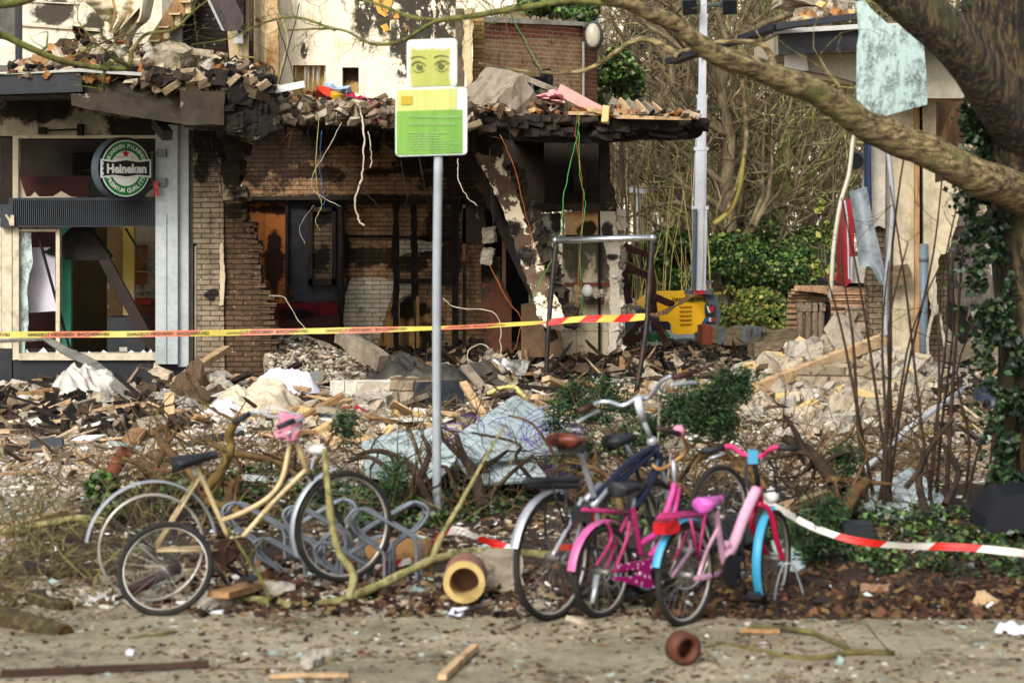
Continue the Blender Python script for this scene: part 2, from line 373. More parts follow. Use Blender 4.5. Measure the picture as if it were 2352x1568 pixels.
# ---- crumbs, chips, leaves: what nobody could count
NPR = np.random.default_rng(5)
def chips(name, pts, size, mat, flat=(.25, .6), tilt=.5, long=(1, 2.2), lift=.3):
    n = len(pts); pts = np.asarray(pts, float)
    s = size if isinstance(size, np.ndarray) else np.exp(NPR.uniform(np.log(size[0]), np.log(size[1]), n))
    dims = np.stack([s * NPR.uniform(long[0], long[1], n), s, s * NPR.uniform(flat[0], flat[1], n)], 1)
    base = np.array([[x, y, z] for x in (-.5, .5) for y in (-.5, .5) for z in (-.5, .5)])
    v = base[None] * dims[:, None, :] * (1 + NPR.uniform(-.35, .25, (n, 8, 3)))
    a, b, c = NPR.uniform(0, 6.28, n), NPR.normal(0, tilt, n), NPR.normal(0, tilt, n)
    def R3(ax, t):
        m = np.zeros((n, 3, 3)); i, j = [(1, 2), (2, 0), (0, 1)][ax]; m[:, ax, ax] = 1
        m[:, i, i] = np.cos(t); m[:, j, j] = np.cos(t); m[:, i, j] = -np.sin(t); m[:, j, i] = np.sin(t); return m
    rt = R3(2, a) @ R3(0, b) @ R3(1, c); v = np.einsum('nij,nkj->nki', rt, v)
    v += pts[:, None, :]; v[:, :, 2] += (dims[:, 2] * lift)[:, None]
    F0 = np.array(BOXF); f = (F0[None] + (np.arange(n) * 8)[:, None, None]).reshape(-1)
    me = bpy.data.meshes.new(name); me.vertices.add(n * 8); me.vertices.foreach_set('co', v.reshape(-1))
    me.loops.add(len(f)); me.loops.foreach_set('vertex_index', f.astype(np.int32)); me.polygons.add(n * 6)
    me.polygons.foreach_set('loop_start', np.arange(0, n * 24, 4, dtype=np.int32))
    me.materials.append(mat); me.update(calc_edges=True); me.shade_flat(); o = bpy.data.objects.new(name, me); COL.objects.link(o); return tag(o, kind='stuff')
def gpts(n, u0, u1, v0, v1, keep=None):
    out = []
    while len(out) < n:
        u = R.uniform(u0, u1); v = R.uniform(v0, v1)
        if keep and not keep(u, v): continue
        p = GG(u, v); out.append((p.x, p.y, p.z))
    return out
def drift(u, v):
    p = G(u, v); return NZ.noise(V((p.x * 1.1, p.y * 2.6, 4))) + .5 * NZ.noise(V((p.x * 4, p.y * 8, 1))) + .9 * max(0, (1440 - v) / 50) > R.uniform(-.5, .45)
PALE = ['9b9180', '7e7464', 'b5ac9c', '887b68', 'c9c2b4', '5b5042', '9c8262', '6b6154', 'd8d4cb', '928876', '3e342a', 'b09c80', '4a3f34', 'a9a090', '2b241d', '756856', 'bdb4a2', '564a3c']  # rubble tones; the dark ones also stand in for shaded gaps
mix_mat = M('rubble_crumbs_mat', PALE, 9, .9, .4, 40, island=True)
dark_mat = M('charred_crumbs_mat', ['15110e', '241c16', '3b2e22', '54432f', '0d0b0a', '665640', '2d241c', '80705a', '1b1613'], 9, .95, .4, 40, island=True)
path_mat = M('path_litter_mat', ['8c7f68', '9d917c', '5d4a35', '3d2618', 'a89c86', '6a5038', '958972', '4a3523', 'c4bfb4', '6b5f4c', '86704e', '3a2c1e', '7f7460', '54442f', '93a69e', '7b705c'], 9, .9, .3, 40, island=True)
chips('paper_and_grit_litter', gpts(12000, -80, 2430, 1385, 1640, drift), (.004, .034), path_mat, flat=(.12, .45), tilt=.22, long=(1, 2.6))
chips('fine_grit', gpts(9000, -80, 2430, 1380, 1600), (.003, .012), path_mat, flat=(.3, .7), tilt=.4)
chips('street_rubble_crumbs', gpts(21000, -80, 2430, 960, 1130), (.008, .055), mix_mat, flat=(.2, .6), tilt=.35)
chips('pale_street_dust', gpts(9000, -80, 1300, 960, 1140), (.006, .03), M('pale_dust_mat', ['b5ad9e', 'c9c3b6', '9a9284', 'd8d4ca', '857d70'], 9, .95, .3, 40, island=True), flat=(.2, .5), tilt=.3)
chips('bed_edge_litter', gpts(6000, -80, 1250, 1110, 1400), (.008, .06), path_mat, flat=(.15, .5), tilt=.3)
chips('heap_crumbs', gpts(22000, -80, 2430, 835, 985), (.012, .085), mix_mat, flat=(.2, .6), tilt=.45)
chips('heap_lumps', gpts(1900, -80, 2430, 860, 1000), (.05, .17), mix_mat, flat=(.25, .5), tilt=.35)
chips('charred_crumbs', gpts(9000, 850, 1850, 808, 885) + gpts(2600, -60, 420, 900, 1000) + gpts(1200, 2150, 2380, 830, 960), (.02, .12), dark_mat, flat=(.2, .6), tilt=.5, long=(1, 3.5))
chips('white_scraps', gpts(1500, -80, 2430, 880, 1400), (.01, .07), M('scrap_mat', ['d8d6d0', 'c4c6c8', 'e4e2dc', 'aebab6', 'cfc8b8'], 8, .7, .2, 40, island=True), flat=(.05, .3), tilt=.5, long=(1, 2.5))
chips('heap_splinters', gpts(2400, -60, 2400, 840, 1100), (.012, .04), M('splinter_mat', ['8a7252', '9c8260', '6a543a', 'ad967a', '4a3828', 'bda98a', '5c4c3a'], 8, .8, .3, 40, island=True), flat=(.3, .9), tilt=.35, long=(6, 22))
chips('charred_splinters', gpts(900, 850, 1850, 805, 900), (.012, .05), M('char_splinter_mat', ['2a1f16', '5b4630', '100d0b', '7d6142', '3d2c1d', '9c8058'], 8, .8, .3, 40, island=True), flat=(.3, .9), tilt=.35, long=(6, 26))
leaf_mat = M('leaf_litter_mat', ['3a2014', '23150d', '55351f', '2f1f13', '4a3822', '1b120c', '63442a', '6b5630', '2a1a10'], 9, .8, .2, 40, island=True)
chips('path_leaf_scraps', gpts(2600, -80, 2430, 1400, 1640, drift), (.01, .035), leaf_mat, flat=(.06, .2), tilt=.4, long=(1, 2.4), lift=.8)
chips('bed_rubble_crumbs', gpts(7000, 420, 2100, 1090, 1250), (.01, .06), path_mat, flat=(.15, .5), tilt=.4)
chips('dead_leaf_litter', gpts(7500, 1500, 2430, 1190, 1425) + gpts(5500, 430, 1700, 1100, 1420) + gpts(2500, 2430, 3600, 1130, 1425), (.02, .055), leaf_mat, flat=(.05, .15), tilt=.6, lift=2.2)

# ---- leafy ground cover and foliage
def leaves(name, pts, size, mat, parent=None, tilt=1.0, loc=None, wid=.42):
    """pts (N,3); one pointed leaf (4 corners, folded) each"""
    pts = np.asarray(pts, float); n = len(pts); s = NPR.uniform(size[0], size[1], n)
    sh = np.array([[0, -.5, 0], [wid, -.02, .10], [0, .55, 0], [-wid, -.02, .10]])
    v = sh[None] * s[:, None, None]; a, b, c = NPR.uniform(0, 6.28, n), NPR.normal(0, tilt, n), NPR.normal(0, tilt, n)
    ca, sa, cb, sb, cc, sc_ = np.cos(a), np.sin(a), np.cos(b), np.sin(b), np.cos(c), np.sin(c)
    x, y, z = v[..., 0], v[..., 1], v[..., 2]
    y, z = y * cb[:, None] - z * sb[:, None], y * sb[:, None] + z * cb[:, None]
    x, z = x * cc[:, None] + z * sc_[:, None], -x * sc_[:, None] + z * cc[:, None]
    x, y = x * ca[:, None] - y * sa[:, None], x * sa[:, None] + y * ca[:, None]
    v = np.stack([x, y, z], -1) + pts[:, None, :]
    off = np.zeros(3)
    if parent is not None:
        q = parent
        while q: off += np.array(q.location); q = q.parent
    elif loc is not None: off = np.array(loc)
    v -= off; f = np.array([0, 1, 2, 0, 2, 3])[None] + (np.arange(n) * 4)[:, None]
    me = bpy.data.meshes.new(name); me.vertices.add(n * 4); me.vertices.foreach_set('co', v.reshape(-1))
    me.loops.add(n * 6); me.loops.foreach_set('vertex_index', f.reshape(-1).astype(np.int32)); me.polygons.add(n * 2)
    me.polygons.foreach_set('loop_start', np.arange(0, n * 6, 3, dtype=np.int32)); me.materials.append(mat); me.update(calc_edges=True)
    o = bpy.data.objects.new(name, me); COL.objects.link(o)
    if parent is not None: o.parent = parent
    elif loc is not None: o.location = loc
    return o
ivy_mat = M('ivy_mat', ['1a3010', '2b471a', '142410', '3a5a22', '243c16', '4a6a2a', '182a12', '64803a', '55502a'], 8, .45, .2, 40, island=True, spec=.5)
ivy_dark = M('ivy_dark_mat', ['10220f', '182f16', '0a190b', '22401d', '142813', '2c4a20', '3a4a22'], 8, .45, .2, 40, island=True, spec=.5)
hedge_mat = M('hedge_mat', ['2c4f1c', '3d6226', '1c3812', '557a32', '2a4a1a', '6f8c40', '16300f', '858f4a', '4a4626'], 6, .5, .2, 40, island=True, spec=.4)
yg_mat = M('yellow_green_mat', ['6f7c2c', '52682a', '8c9040', '384f20', 'a09c48', '5f7430', '2a4016', '6a5a30'], 6, .6, .2, 40, island=True)
needle_mat = M('needle_mat', ['142c14', '1f3f1c', '0d2010', '2b4f24', '3b6030', '112612', '4a5a30'], 6, .6, .2, 40, island=True)
def patch(n, blobs):
    out = []
    while len(out) < n:
        u, v, ru, rv = R.choices(blobs, [b[2] * b[3] for b in blobs])[0]
        a = R.uniform(0, 6.28); q = math.sqrt(R.random()); p = GG(u + ru * q * math.cos(a), v + rv * q * math.sin(a))
        if NZ.noise(V((p.x * 3.5, p.y * 3.5, 0))) < .02: continue
        out.append((p.x, p.y, p.z + R.uniform(.01, .11)))
    return out
tag(leaves('ivy_ground_cover', patch(9000, [(800, 1170, 330, 40), (1000, 1150, 160, 60), (640, 1140, 200, 55), (880, 1190, 160, 50), (1120, 1160, 90, 55), (420, 1150, 120, 40), (1490, 1200, 120, 50)]), (.03, .07), ivy_mat, tilt=.55), kind='stuff')
tag(leaves('bed_ground_cover', patch(4800, [(2050, 1260, 260, 70), (1900, 1240, 120, 60), (2250, 1300, 150, 55), (2000, 1200, 160, 40), (1760, 1230, 90, 50), (2200, 1220, 140, 40)]), (.025, .06), ivy_mat, tilt=.6), kind='stuff')

# ================================================================== BACKGROUND: flats, wood, hedge
cream_far = plaster('cream_far', ['c9c0a8', 'ddd6c2', 'b3a98f'])
dglass = M('dark_glass_mat', ['151a1c', '2a3133'], 2, .2, 0, spec=.6)
rail_m = M('rail_mat', 'c8c9c4', 3, .5, 0)
def flats(x0, x1, y, z1, label, seed, name='apartment_building'):
    t = thing(name, label, 'building', ((x0 + x1) / 2, y + 5, 0))
    b = MB(); b.box(((x0 + x1) / 2, y + 5, z1 / 2), (x1 - x0, 10, z1)); b.build('wall', cream_far, t)
    b = MB(); b.box(((x0 + x1) / 2, y + 5, z1 + .2), (x1 - x0 + .5, 10.5, .4)); b.build('roof', M('roof_grey', '6e6a64'), t)
    nx = int((x1 - x0) / 3.1); st = 2.9
    for k in range(int(z1 / st)):
        for i in range(nx):
            cx = x0 + (i + .5) * (x1 - x0) / nx; z = k * st + 1.5
            b = MB(); b.box((cx, y - .03, z), (1.5, .1, 1.5)); f = b.build('window', M('white_frame', 'd8d4ca'), t)
            b = MB(); b.box((cx - .36, y - .1, z), (.62, .06, 1.3)); b.box((cx + .36, y - .1, z), (.62, .06, 1.3)); b.build('pane', dglass, f)
            if i % 2 == seed:
                b = MB(); b.box((cx, y - .75, z - 1.1), (2.6, 1.4, .2)); f = b.build('balcony', cream_far, t)
                b = MB(); b.box((cx, y - 1.42, z - .05), (2.6, .05, .06))
                for j in range(18): b.box((cx - 1.27 + j * .15, y - 1.42, z - .55), (.05, .04, .98))
                b.build('railing', rail_m, f)
flats(3.1, 12.5, 75, 15, 'cream apartment block with railed balconies behind the bare trees', 0)
flats(13.5, 22, 88, 15, 'pale apartment block farther back behind the wood on the right', 1)
flats(-24, 2.4, 95, 17, 'pale apartment block rising behind the burnt-out upper floor', 1)
bark_m = M('bark_mat', ['2f281d', '5a4f3a', '837658'], 6, .9, .6, 20, stretch=(1, 1, .3), bd=.02)
bark_moss = M('bark_moss_mat', ['3b3624', '5f5c38', '84834e', '9a9a62'], 7, .9, .5, 20)
def limb(b, p, d, L, r, lev, tw=.3, up=.06, kids=(3, 5), thin=.006):
    """one bent branch and, to level 0, the branches it carries"""
    k = 5 if lev > 0 else 3; pts = [p]; q = V(p); dd = V(d).normalized()
    for i in range(k):
        dd = (dd + V((R.gauss(0, tw), R.gauss(0, tw), R.gauss(0, tw) + up))).normalized(); q = q + dd * L / k; pts.append(q.copy())
    r1 = max(thin * .6, r * .35); b.tube(pts, [r + (r1 - r) * i / k for i in range(k + 1)], 6 if r > .04 else (4 if r > .012 else 3), cap=False)
    if lev:
        for _ in range(R.randint(*kids)):
            i = R.randint(1, k); t = (pts[i] - pts[i - 1]).normalized(); o = V((R.gauss(0, 1), R.gauss(0, 1), R.gauss(.25, .8))).normalized()
            limb(b, pts[i - 1].lerp(pts[i], R.random()), t * .55 + o * .8, L * R.uniform(.45, .7), max(thin, r * R.uniform(.4, .6)), lev - 1, tw, up, kids, thin)
def bare_tree(u, d, hgt, r, label, mat=None, group='bare trees of the wood behind the ruin', lean=0, name='bare_tree', kids=(4, 6)):
    x = (u - 1176) * d / F; t = thing(name, label, 'tree', (x, d, 0), group)
    b = MB(); pts = [V((x, d, 0))]
    for i in range(1, 7): pts.append(V((x + lean * i / 6 * hgt * .5 + R.uniform(-.15, .15), d + R.uniform(-.15, .15), hgt * .55 * i / 6)))
    b.tube(pts, [r, r * .5], 8, cap=False); b.build('trunk', mat or bark_m, t, True)
    b = MB()
    for i in range(1, 7):
        for _ in range(3):
            a = R.uniform(0, 6.28); limb(b, pts[i].lerp(pts[i - 1], R.random()), (math.cos(a), math.sin(a) * .7, R.uniform(.3, 1.3)), hgt * R.uniform(.22, .4), r * .38, 2, .28, .05, kids, .009)
    b.build('crown', mat or bark_m, t, True)
tl = ['slender bare tree beside the light mast', 'bare dark tree left of the light mast', 'leaning bare tree behind the yellow machine', 'mossy bare tree with pale lichened boughs right of the light mast',
      'bare tree standing above the green hedge', 'thin bare tree over the balconies', 'bare tree with forked trunk behind the tracks of the digger', 'bare twiggy tree behind the right ruin',
      'tall bare tree at the back of the wood', 'bare tree half hidden by the hedge', 'bare tree behind the brick storey']
ts = [(1655, 41, 9, .16), (1545, 45, 9, .14), (1600, 50, 10, .2), (1740, 43, 9, .17), (1860, 47, 10, .16), (1460, 52, 10, .14), (1920, 52, 11, .18), (2120, 55, 11, .2), (1790, 56, 12, .2), (1690, 50, 10, .15), (1400, 58, 11, .2)]
for (u, d, h_, r), l in zip(ts, tl): bare_tree(u, d, h_, r, l, bark_moss if 'moss' in l or 'boughs' in l else bark_m, lean=R.uniform(-.25, .25))
# far-off mass of saplings and twigs
b = MB()
for i in range(240):
    d = R.uniform(42, 66); u = R.uniform(1180, 2350); p = P(u, 500, d); p.z = 0
    limb(b, p, (R.gauss(0, .25), R.gauss(0, .2), 1), R.uniform(2.5, 8), R.uniform(.008, .024), 2, .2, .1, (2, 4), .005)
tag(b.build('thicket', M('thicket_mat', ['4f4434', '766850', '8f8360', '3f3528'], .8, .9, .2, 20), None), 'brown thicket of bare twigs filling the wood', kind='stuff')
def cane(n, u0, u1, d0, d1, h0, h1):
    b = MB()
    for i in range(n):
        d = R.uniform(d0, d1); p = P(R.uniform(u0, u1), 500, d); p.z = 0; h_ = R.uniform(h0, h1); l = R.gauss(0, .3)
        b.tube([p, p + V((l * .3, 0, h_ * .5)), p + V((l, 0, h_))], [.010, .003], 3, cap=False)
    return b
tag(cane(75, 1425, 1640, 38, 42, 1.2, 3.2).build('dry_canes', M('cane_mat', ['8b7a45', 'a8965c', '6a5a33'], 3, .8, .1), None), 'dry straw coloured canes standing among the bushes', kind='stuff')
def bush(name, label, cat, blobs, n, size, mat, group=None, tilt=1.0):
    """blobs: (u, v, d, ru, rv, rd) ellipsoids in which the leaves stand, denser towards their skins"""
    c = blobs[0]; base = P(c[0], c[1], c[2]); base.z = 0; t = thing(name, label, cat, base, group); pts = []
    wts = [q[3] * q[4] for q in blobs]
    while len(pts) < n:
        u, v, d, ru, rv, rd = R.choices(blobs, wts)[0]; o = V((R.gauss(0, 1), R.gauss(0, 1), R.gauss(0, 1))).normalized() * R.uniform(.55, 1.05)
        p = P(u + o.x * ru, v + o.z * rv, d + o.y * rd)
        if NZ.noise(p * 1.6) < -.16 or p.z < .02: continue
        pts.append(tuple(p))
    leaves('foliage', pts, size, mat, t, tilt); b = MB()
    for (u, v, d, ru, rv, rd) in blobs:
        for k in range(4):
            p = P(u + R.uniform(-.5, .5) * ru, v, d); q = V((p.x + R.uniform(-.2, .2), p.y, 0)); b.tube([q, q.lerp(p, .5) + V((R.uniform(-.1, .1), 0, 0)), p], [.03, .01], 4, cap=False)
    b.build('stem', bark_m, t, True); return t
bush('evergreen_bush', 'broad dark green bush behind the light mast', 'bush', [(1700, 600, 41, 95, 70, 1.2), (1800, 620, 41.5, 95, 75, 1.2), (1740, 560, 42, 80, 60, 1), (1860, 600, 42, 60, 80, 1)], 15000, (.05, .11), hedge_mat)
bush('evergreen_bush', 'green leafy bush left of the light mast above the yellow machine', 'bush', [(1500, 600, 41, 65, 60, 1), (1545, 570, 41.5, 55, 50, 1), (1560, 640, 40.5, 50, 40, 1), (1440, 640, 41, 40, 45, .8)], 7000, (.06, .13), hedge_mat)
bush('bramble', 'yellow green bramble behind the stacked timbers', 'bush', [(1700, 730, 38.6, 80, 38, .7), (1780, 735, 39, 60, 34, .7), (1655, 690, 39.4, 40, 40, .6), (1740, 690, 39.6, 60, 30, .6)], 7500, (.04, .10), yg_mat)
bush('ivy_bush', 'dark ivy hanging beside the brick storey', 'ivy', [(1420, 170, 39, 45, 60, .8), (1395, 200, 38.5, 35, 60, .6), (1450, 190, 39.5, 30, 40, .6)], 4500, (.06, .12), hedge_mat)
bush('ivy_bush', 'dark evergreen crown above the brick storey', 'ivy', [(1290, 15, 40, 80, 28, .8), (1230, 10, 40, 40, 25, .8), (1345, 25, 40, 30, 25, .6)], 3500, (.06, .12), hedge_mat)
bush('bamboo', 'light green bamboo clump beside the red digger', 'bamboo', [(1895, 560, 37, 28, 110, .4), (1915, 640, 36.8, 26, 40, .4)], 1700, (.07, .15), yg_mat)
# ================================================================== PUB (left) AND BURNT BUILDING
navy = M('navy_paint', ['12161b', '1a1f26'], 6, .5, .15, 20, dirt=.35, dcol='3a352c')
cream_pt = M('cream_paint', ['a59b84', 'bdb39b', '8f856e'], 5, .7, .2, 20, dirt=.3, dcol='4a3f30')
col_blue = plaster('blue_grey_paint', ['8d9494', '9fa6a6', 'a8aeac'], peel=True, peelcol='d5d2c6', pscale=1.6, stretch=(2.2, 2.2, .8), pt=.665, bmp=.15, streak=.12)
char_m = M('char_mat', ['060505', '14100d', '221a14'], 7, .8, .9, 22, bd=.03)
char_wood = M('char_wood_mat', ['0b0908', '1b1410', '3a281a'], 6, .8, .8, 26, stretch=(1, 1, .4), bd=.02)
conc = plaster('rough_concrete', ['6f6557', '8c8170', '544a3d'], streak=.5, bmp=1.0)
conc_burnt = plaster('burnt_concrete', ['1c1814', '3a332b', '0e0c0a'], streak=.8, peel=True, peelcol='857b6c', pscale=5, pt=.61, bmp=1.0)
wood_m = M('wood_mat', ['7d5f3e', '97744c', '5a4128'], 9, .75, .3, 30, stretch=(1, 1, .25), dirt=.35, dcol='2c2118')
wood_pale = M('wood_pale_mat', ['a3876a', 'b89a72', '7a6246'], 9, .75, .4, 30, dirt=.55, dcol='4a3a28')
wood_grey = M('wood_grey_mat', ['6b6254', '8a7f6d', '4d4438'], 5, .85, .5, 26, dirt=.4)
white_m = M('white_mat', ['c6c4bd', 'dcdad2'], 4, .6, .15, 20, dirt=.15, dcol='5a5244')

D0 = 29.5
pub = thing('pub_building', 'cream and navy fronted corner pub with smashed windows, a grey column and no roof', 'building', P(200, 899, D0))
def part(name, mb, mat, parent, smooth=False, label=None):
    o = mb.build(name, mat, parent, smooth)
    if label: o['label'] = label
    return o
b = MB(); b.uv([(30, 826), (200, 829), (421, 832), (421, 915), (30, 915)], D0, .35); b.uv(rect(-160, 800, 27, 915), D0 + .02, .35); part('plinth', b, navy, pub)
b = MB(); b.uv(rect(-160, 500, 3, 800), D0 + .1, .2); b.uv(rect(4, 470, 27, 800), D0, .3); b.uv(rect(-160, 300, -8, 498), D0 + .2, .2); part('door_panel', b, cream_pt, pub)
# lower shop window
b = MB(); b.uv(rect(29, 519, 43, 826), D0 - .03, .2); b.uv(rect(43, 812, 357, 827), D0 - .06, .25); b.uv(rect(43, 526, 128, 532), D0, .12); b.uv(rect(128, 526, 137, 812), D0 + .02, .15)
wf = part('window_frame', b, cream_pt, pub)
shop_glass = glassmat('shop_glass', '1c2220', 'a9b8b2', .12)
b = MB(); b.uv(rag([(44, 812), (44, 534), (72, 534), (76, 600), (62, 660), (66, 740), (56, 812)], 2, 14), D0 + .05, .01); part('pane', b, shop_glass, wf, label='cracked remains of the shop window glass')
b = MB()
for (x, y, w_) in [(60, 812, 9), (98, 812, 14), (175, 812, 8), (205, 812, 6), (240, 812, 10), (300, 812, 12), (330, 812, 10), (345, 812, 7)]: b.uv([(x - w_, y), (x + R.uniform(-3, 3), y - R.uniform(6, 15)), (x + w_, y)], D0 + .08, .012)
part('glass_shard', b, M('shard_mat', 'b9c4bf', 4, .2, .1), wf)
# ribbed awning box
b = MB(); b.uv([(20, 455), (357, 452), (357, 520), (0, 522), (0, 470), (20, 470)], D0 - .12, .4)
x = 28
while x < 356: b.uv(rect(x, 460, x + 2.2, 516), D0 - .145, .03); x += 4.6
part('awning_box', b, M('ribbed_navy', ['1b2228', '262e35'], 5, .5, .1, dirt=.2, dcol='4a463c'), pub)
b = MB(); b.uv([(11, 494), (15, 492), (24, 503), (24, 494), (32, 494), (32, 518), (22, 518), (20, 508)], D0 - .2, .06); part('awning_bracket', b, cream_pt, pub)
# upper shop window
b = MB(); b.uv(rect(29, 312, 42, 455), D0 - .02, .2); b.uv(rect(42, 311, 357, 318), D0 - .02, .2); f2 = part('window_frame', b, cream_pt, pub)
b = MB(); b.uv(rag([(44, 455), (44, 340), (47, 360), (44, 400), (52, 428), (60, 452), (70, 451), (80, 441), (90, 452), (122, 451), (140, 439), (150, 444), (162, 452), (200, 455)], .8, 20), D0 + .04, .012)
b.uv([(330, 455), (342, 440), (352, 432), (356, 455)], D0 + .04, .012); part('pane', b, M('milk_glass', 'b6aa90', 4, .3, .1), f2, label='jagged shards of milky glass along the bottom of the upper window')
b = MB(); b.uv([(-160, 222), (357, 236), (357, 312), (-160, 312)], D0, .3)
part('upper_panel', b, plaster('stained_cream', ['8b836f', 'a39a84', '6f6857'], streak=.7, soot=[(90, 250, D0, .55, .18), (330, 300, D0, .5, .2)], pscale=3), pub, label='soot streaked cream panel above the windows')
b = MB(); b.tube([P(98, 300, D0 - .15), P(185, 297, D0 - .15)], .012, 6); b.box(P(98, 300, D0 - .1), (.08, .15, .08)); b.box(P(185, 298, D0 - .1), (.06, .15, .14)); part('sign_rail', b, char_m, pub)
# column
b = MB(); b.uv([(357, 285), (408, 287), (408, 836), (357, 836)], D0 - .2, .5); b.uv([(408.5, 288), (433, 290), (433, 842), (408.5, 842)], D0 - .12, .45); b.uv(rect(378, 490, 382, 836), D0 - .22, .02)
part('column', b, col_blue, pub, label='blue grey painted column with flaked paint')
b = MB(); b.uv([(436, 300), (443, 300), (443, 850), (436, 850)], D0, .3); b.uv([(447, 565), (451, 565), (451, 832), (447, 832)], D0 - .08, .3); part('corner_trim', b, M('trim_taupe', ['6e675b', '8a8172'], 5, .7, .2), pub)
# interior of the pub
def room(name, poly, d, th, mat, label=None): b = MB(); b.uv(poly, d, th); return part(name, b, mat, pub, label=label)
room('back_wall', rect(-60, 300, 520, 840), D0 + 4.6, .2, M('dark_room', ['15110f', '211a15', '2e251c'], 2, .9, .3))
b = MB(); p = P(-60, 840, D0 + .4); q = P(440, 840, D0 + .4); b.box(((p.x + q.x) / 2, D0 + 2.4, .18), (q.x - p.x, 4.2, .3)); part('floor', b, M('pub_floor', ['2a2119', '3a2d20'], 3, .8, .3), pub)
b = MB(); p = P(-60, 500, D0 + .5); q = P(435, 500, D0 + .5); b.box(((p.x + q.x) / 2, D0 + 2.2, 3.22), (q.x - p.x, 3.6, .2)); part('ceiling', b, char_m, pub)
room('wall_panel', rect(44, 531, 127, 640), D0 + 1.6, .1, M('maroon', ['2c0d12', '3c141a'], 3, .6), 'maroon interior panel')
room('wall_panel', rect(44, 640, 127, 800), D0 + 1.7, .1, M('dark_red_brown', ['2a1511', '40201a', '1b0e0c'], 3, .6), 'dark brown interior panel')
room('wall_panel', rect(138, 523, 163, 806), D0 + .9, .1, M('teal_paint', ['3f9c7c', '4aa987'], 3, .5, .1), 'mint green painted panel')
room('wall_panel', rect(163, 523, 246, 812), D0 + 2.4, .1, M('olive_wall', ['2a2109', '382c0d', '1e180a'], 2, .8), 'dark olive interior wall')
room('wall_panel', rect(246, 520, 281, 816), D0 + 1.8, .1, plaster('peeling_tan', ['7a6242', '8f7550'], peel=True, peelcol='a39c90', pscale=3, pt=.57), 'peeling tan interior wall')
room('wall_panel', rect(282, 520, 308, 816), D0 + 1.5, .1, M('cream_yellow', ['c4ad82', 'c7a94a', 'cdb488'], .8, .7, .1), 'cream and yellow interior wall')
room('wall_panel', rect(308, 518, 372, 686), D0 + 2.2, .1, brick('block_wall', 'a89c86', '978b74', '6f6454', bw=.42, rh=.22, ms=.006, blotch=.25), 'bare block interior wall')
room('wall_panel', rect(308, 562, 337, 653), D0 + 2.15, .04, M('stained_wood', ['6a3a14', '8c5520', '33200f'], 3, .7), 'stained wooden panel')
room('wall_panel', rect(308, 686, 372, 820), D0 + 2.2, .1, M('brown_board', ['5a2c14', '6e3a1c', '401e10'], 3, .7), 'red brown boarding')
room('wall_panel', rect(312, 684, 346, 700), D0 + 2.1, .04, M('red_strip', 'a33a24', 3, .6), 'red strip on the boarding')
room('counter', rect(48, 404, 205, 453), D0 + 2, .5, M('counter_brown', ['381410', '4a1c15', '2a100d'], 3, .5))
room('counter', rect(206, 402, 357, 450), D0 + 2, .5, M('counter_green', ['14201c', '1d2a24'], 3, .5))
room('back_panel', rect(165, 350, 235, 404), D0 + 3.4, .2, brick('sooty_white_brick', '8a7a66', '6e5f4d', '3c3228', soot=[(160, 340, D0 + 3.4, .7, .5)], blotch=.8), 'sooty brick seen through the upper window')
b = MB(); b.uv([(57, 569), (126, 567), (128, 714), (58, 719)], D0 + .35, .01)
one('hanging_cloth', b, M('cloth_white', ['b9b3c0', 'cbc6d0'], 3, .9, .3, 8, bd=.03), 'white cloth with a small magenta stain hanging inside the broken shop window', 'cloth')
b = MB(); b.uv(rect(246, 729, 334, 815), D0 + .6, .5); cb = thing('cabinet', 'dark cabinet with a small rating plate standing inside the shop window', 'cabinet', P(290, 815, D0 + .8)); b.build('body', navy, cb)
b = MB(); b.uv(rect(274, 797, 292, 807), D0 + .59, .01); b.build('label_plate', M('plate_grey', '9a968a', 3, .5, 0), cb)
b = MB(); b.uv(rag([(98, 577), (108, 575), (166, 521), (208, 521), (222, 548), (252, 590), (247, 597), (205, 600), (165, 596), (150, 597), (132, 588), (112, 585)], 2, 12), D0 + .3, .25)
one('charred_board', b, char_m, 'big triangular charred ceiling piece hanging behind the shop window', 'debris')
b = MB(); b.bar(P(238, 592, D0 + .35), P(362, 815, D0 + .5), .13, .1, (0, 1, 0)); one('charred_beam', b, M('dark_beam', ['1f1612', '2d211a'], 5, .7, .4), 'dark fallen beam leaning diagonally inside the shop window', 'beam')
b = MB(); b.tube([P(82, 520, D0 + .1), P(163, 812, D0 + .12)], .02, 5); one('thin_bar', b, char_m, 'thin black bar leaning across the left shop window', 'bar')
b = MB(); b.tube([P(288, 524, D0 + .3), P(372, 665, D0 + .3)], .014, 5); one('thin_bar', b, char_m, 'thin black bar slanting down to the grey column', 'bar')
b = MB(); b.tube([P(308, 623, D0 + 1), P(372, 626, D0 + 1)], .012, 5); one('pipe', b, M('tan_pipe', '6b5a40'), 'thin tan pipe running across the block wall inside the pub', 'pipe')

# canopy of the pub
DC = 27.7
can = thing('canopy', 'flat roof canopy of the pub, navy edged with its concrete torn open and blackened', 'canopy', P(300, 230, 28.5))
b = MB(); b.uv([(-160, 174), (185, 166), (190, 211), (-160, 222)], DC, .12); part('fascia', b, navy, can)
b = MB(); b.uv([(-160, 168), (0, 172), (180, 157), (345, 168), (346, 176), (180, 165), (-160, 178)], DC - .03, .35); part('roof_trim', b, M('trim_grey', ['8b8c86', 'a3a49d'], 4, .5, .15, dirt=.3), can)
b = MB(); b.uv([(-160, 178), (184, 170), (430, 214), (430, 222), (-160, 222)], DC + .12, 2.2); part('deck', b, conc_burnt, can)
b = MB(); b.uv(rag([(163, 216), (300, 213), (425, 217)], 1.5, 9) + rag([(425, 217), (428, 287)], 2, 9) + [(330, 272), (205, 252), (164, 242)], DC - .12, 1.9); part('concrete_beam', b, conc_burnt, can, label='tapering blackened concrete beam')
b = MB()
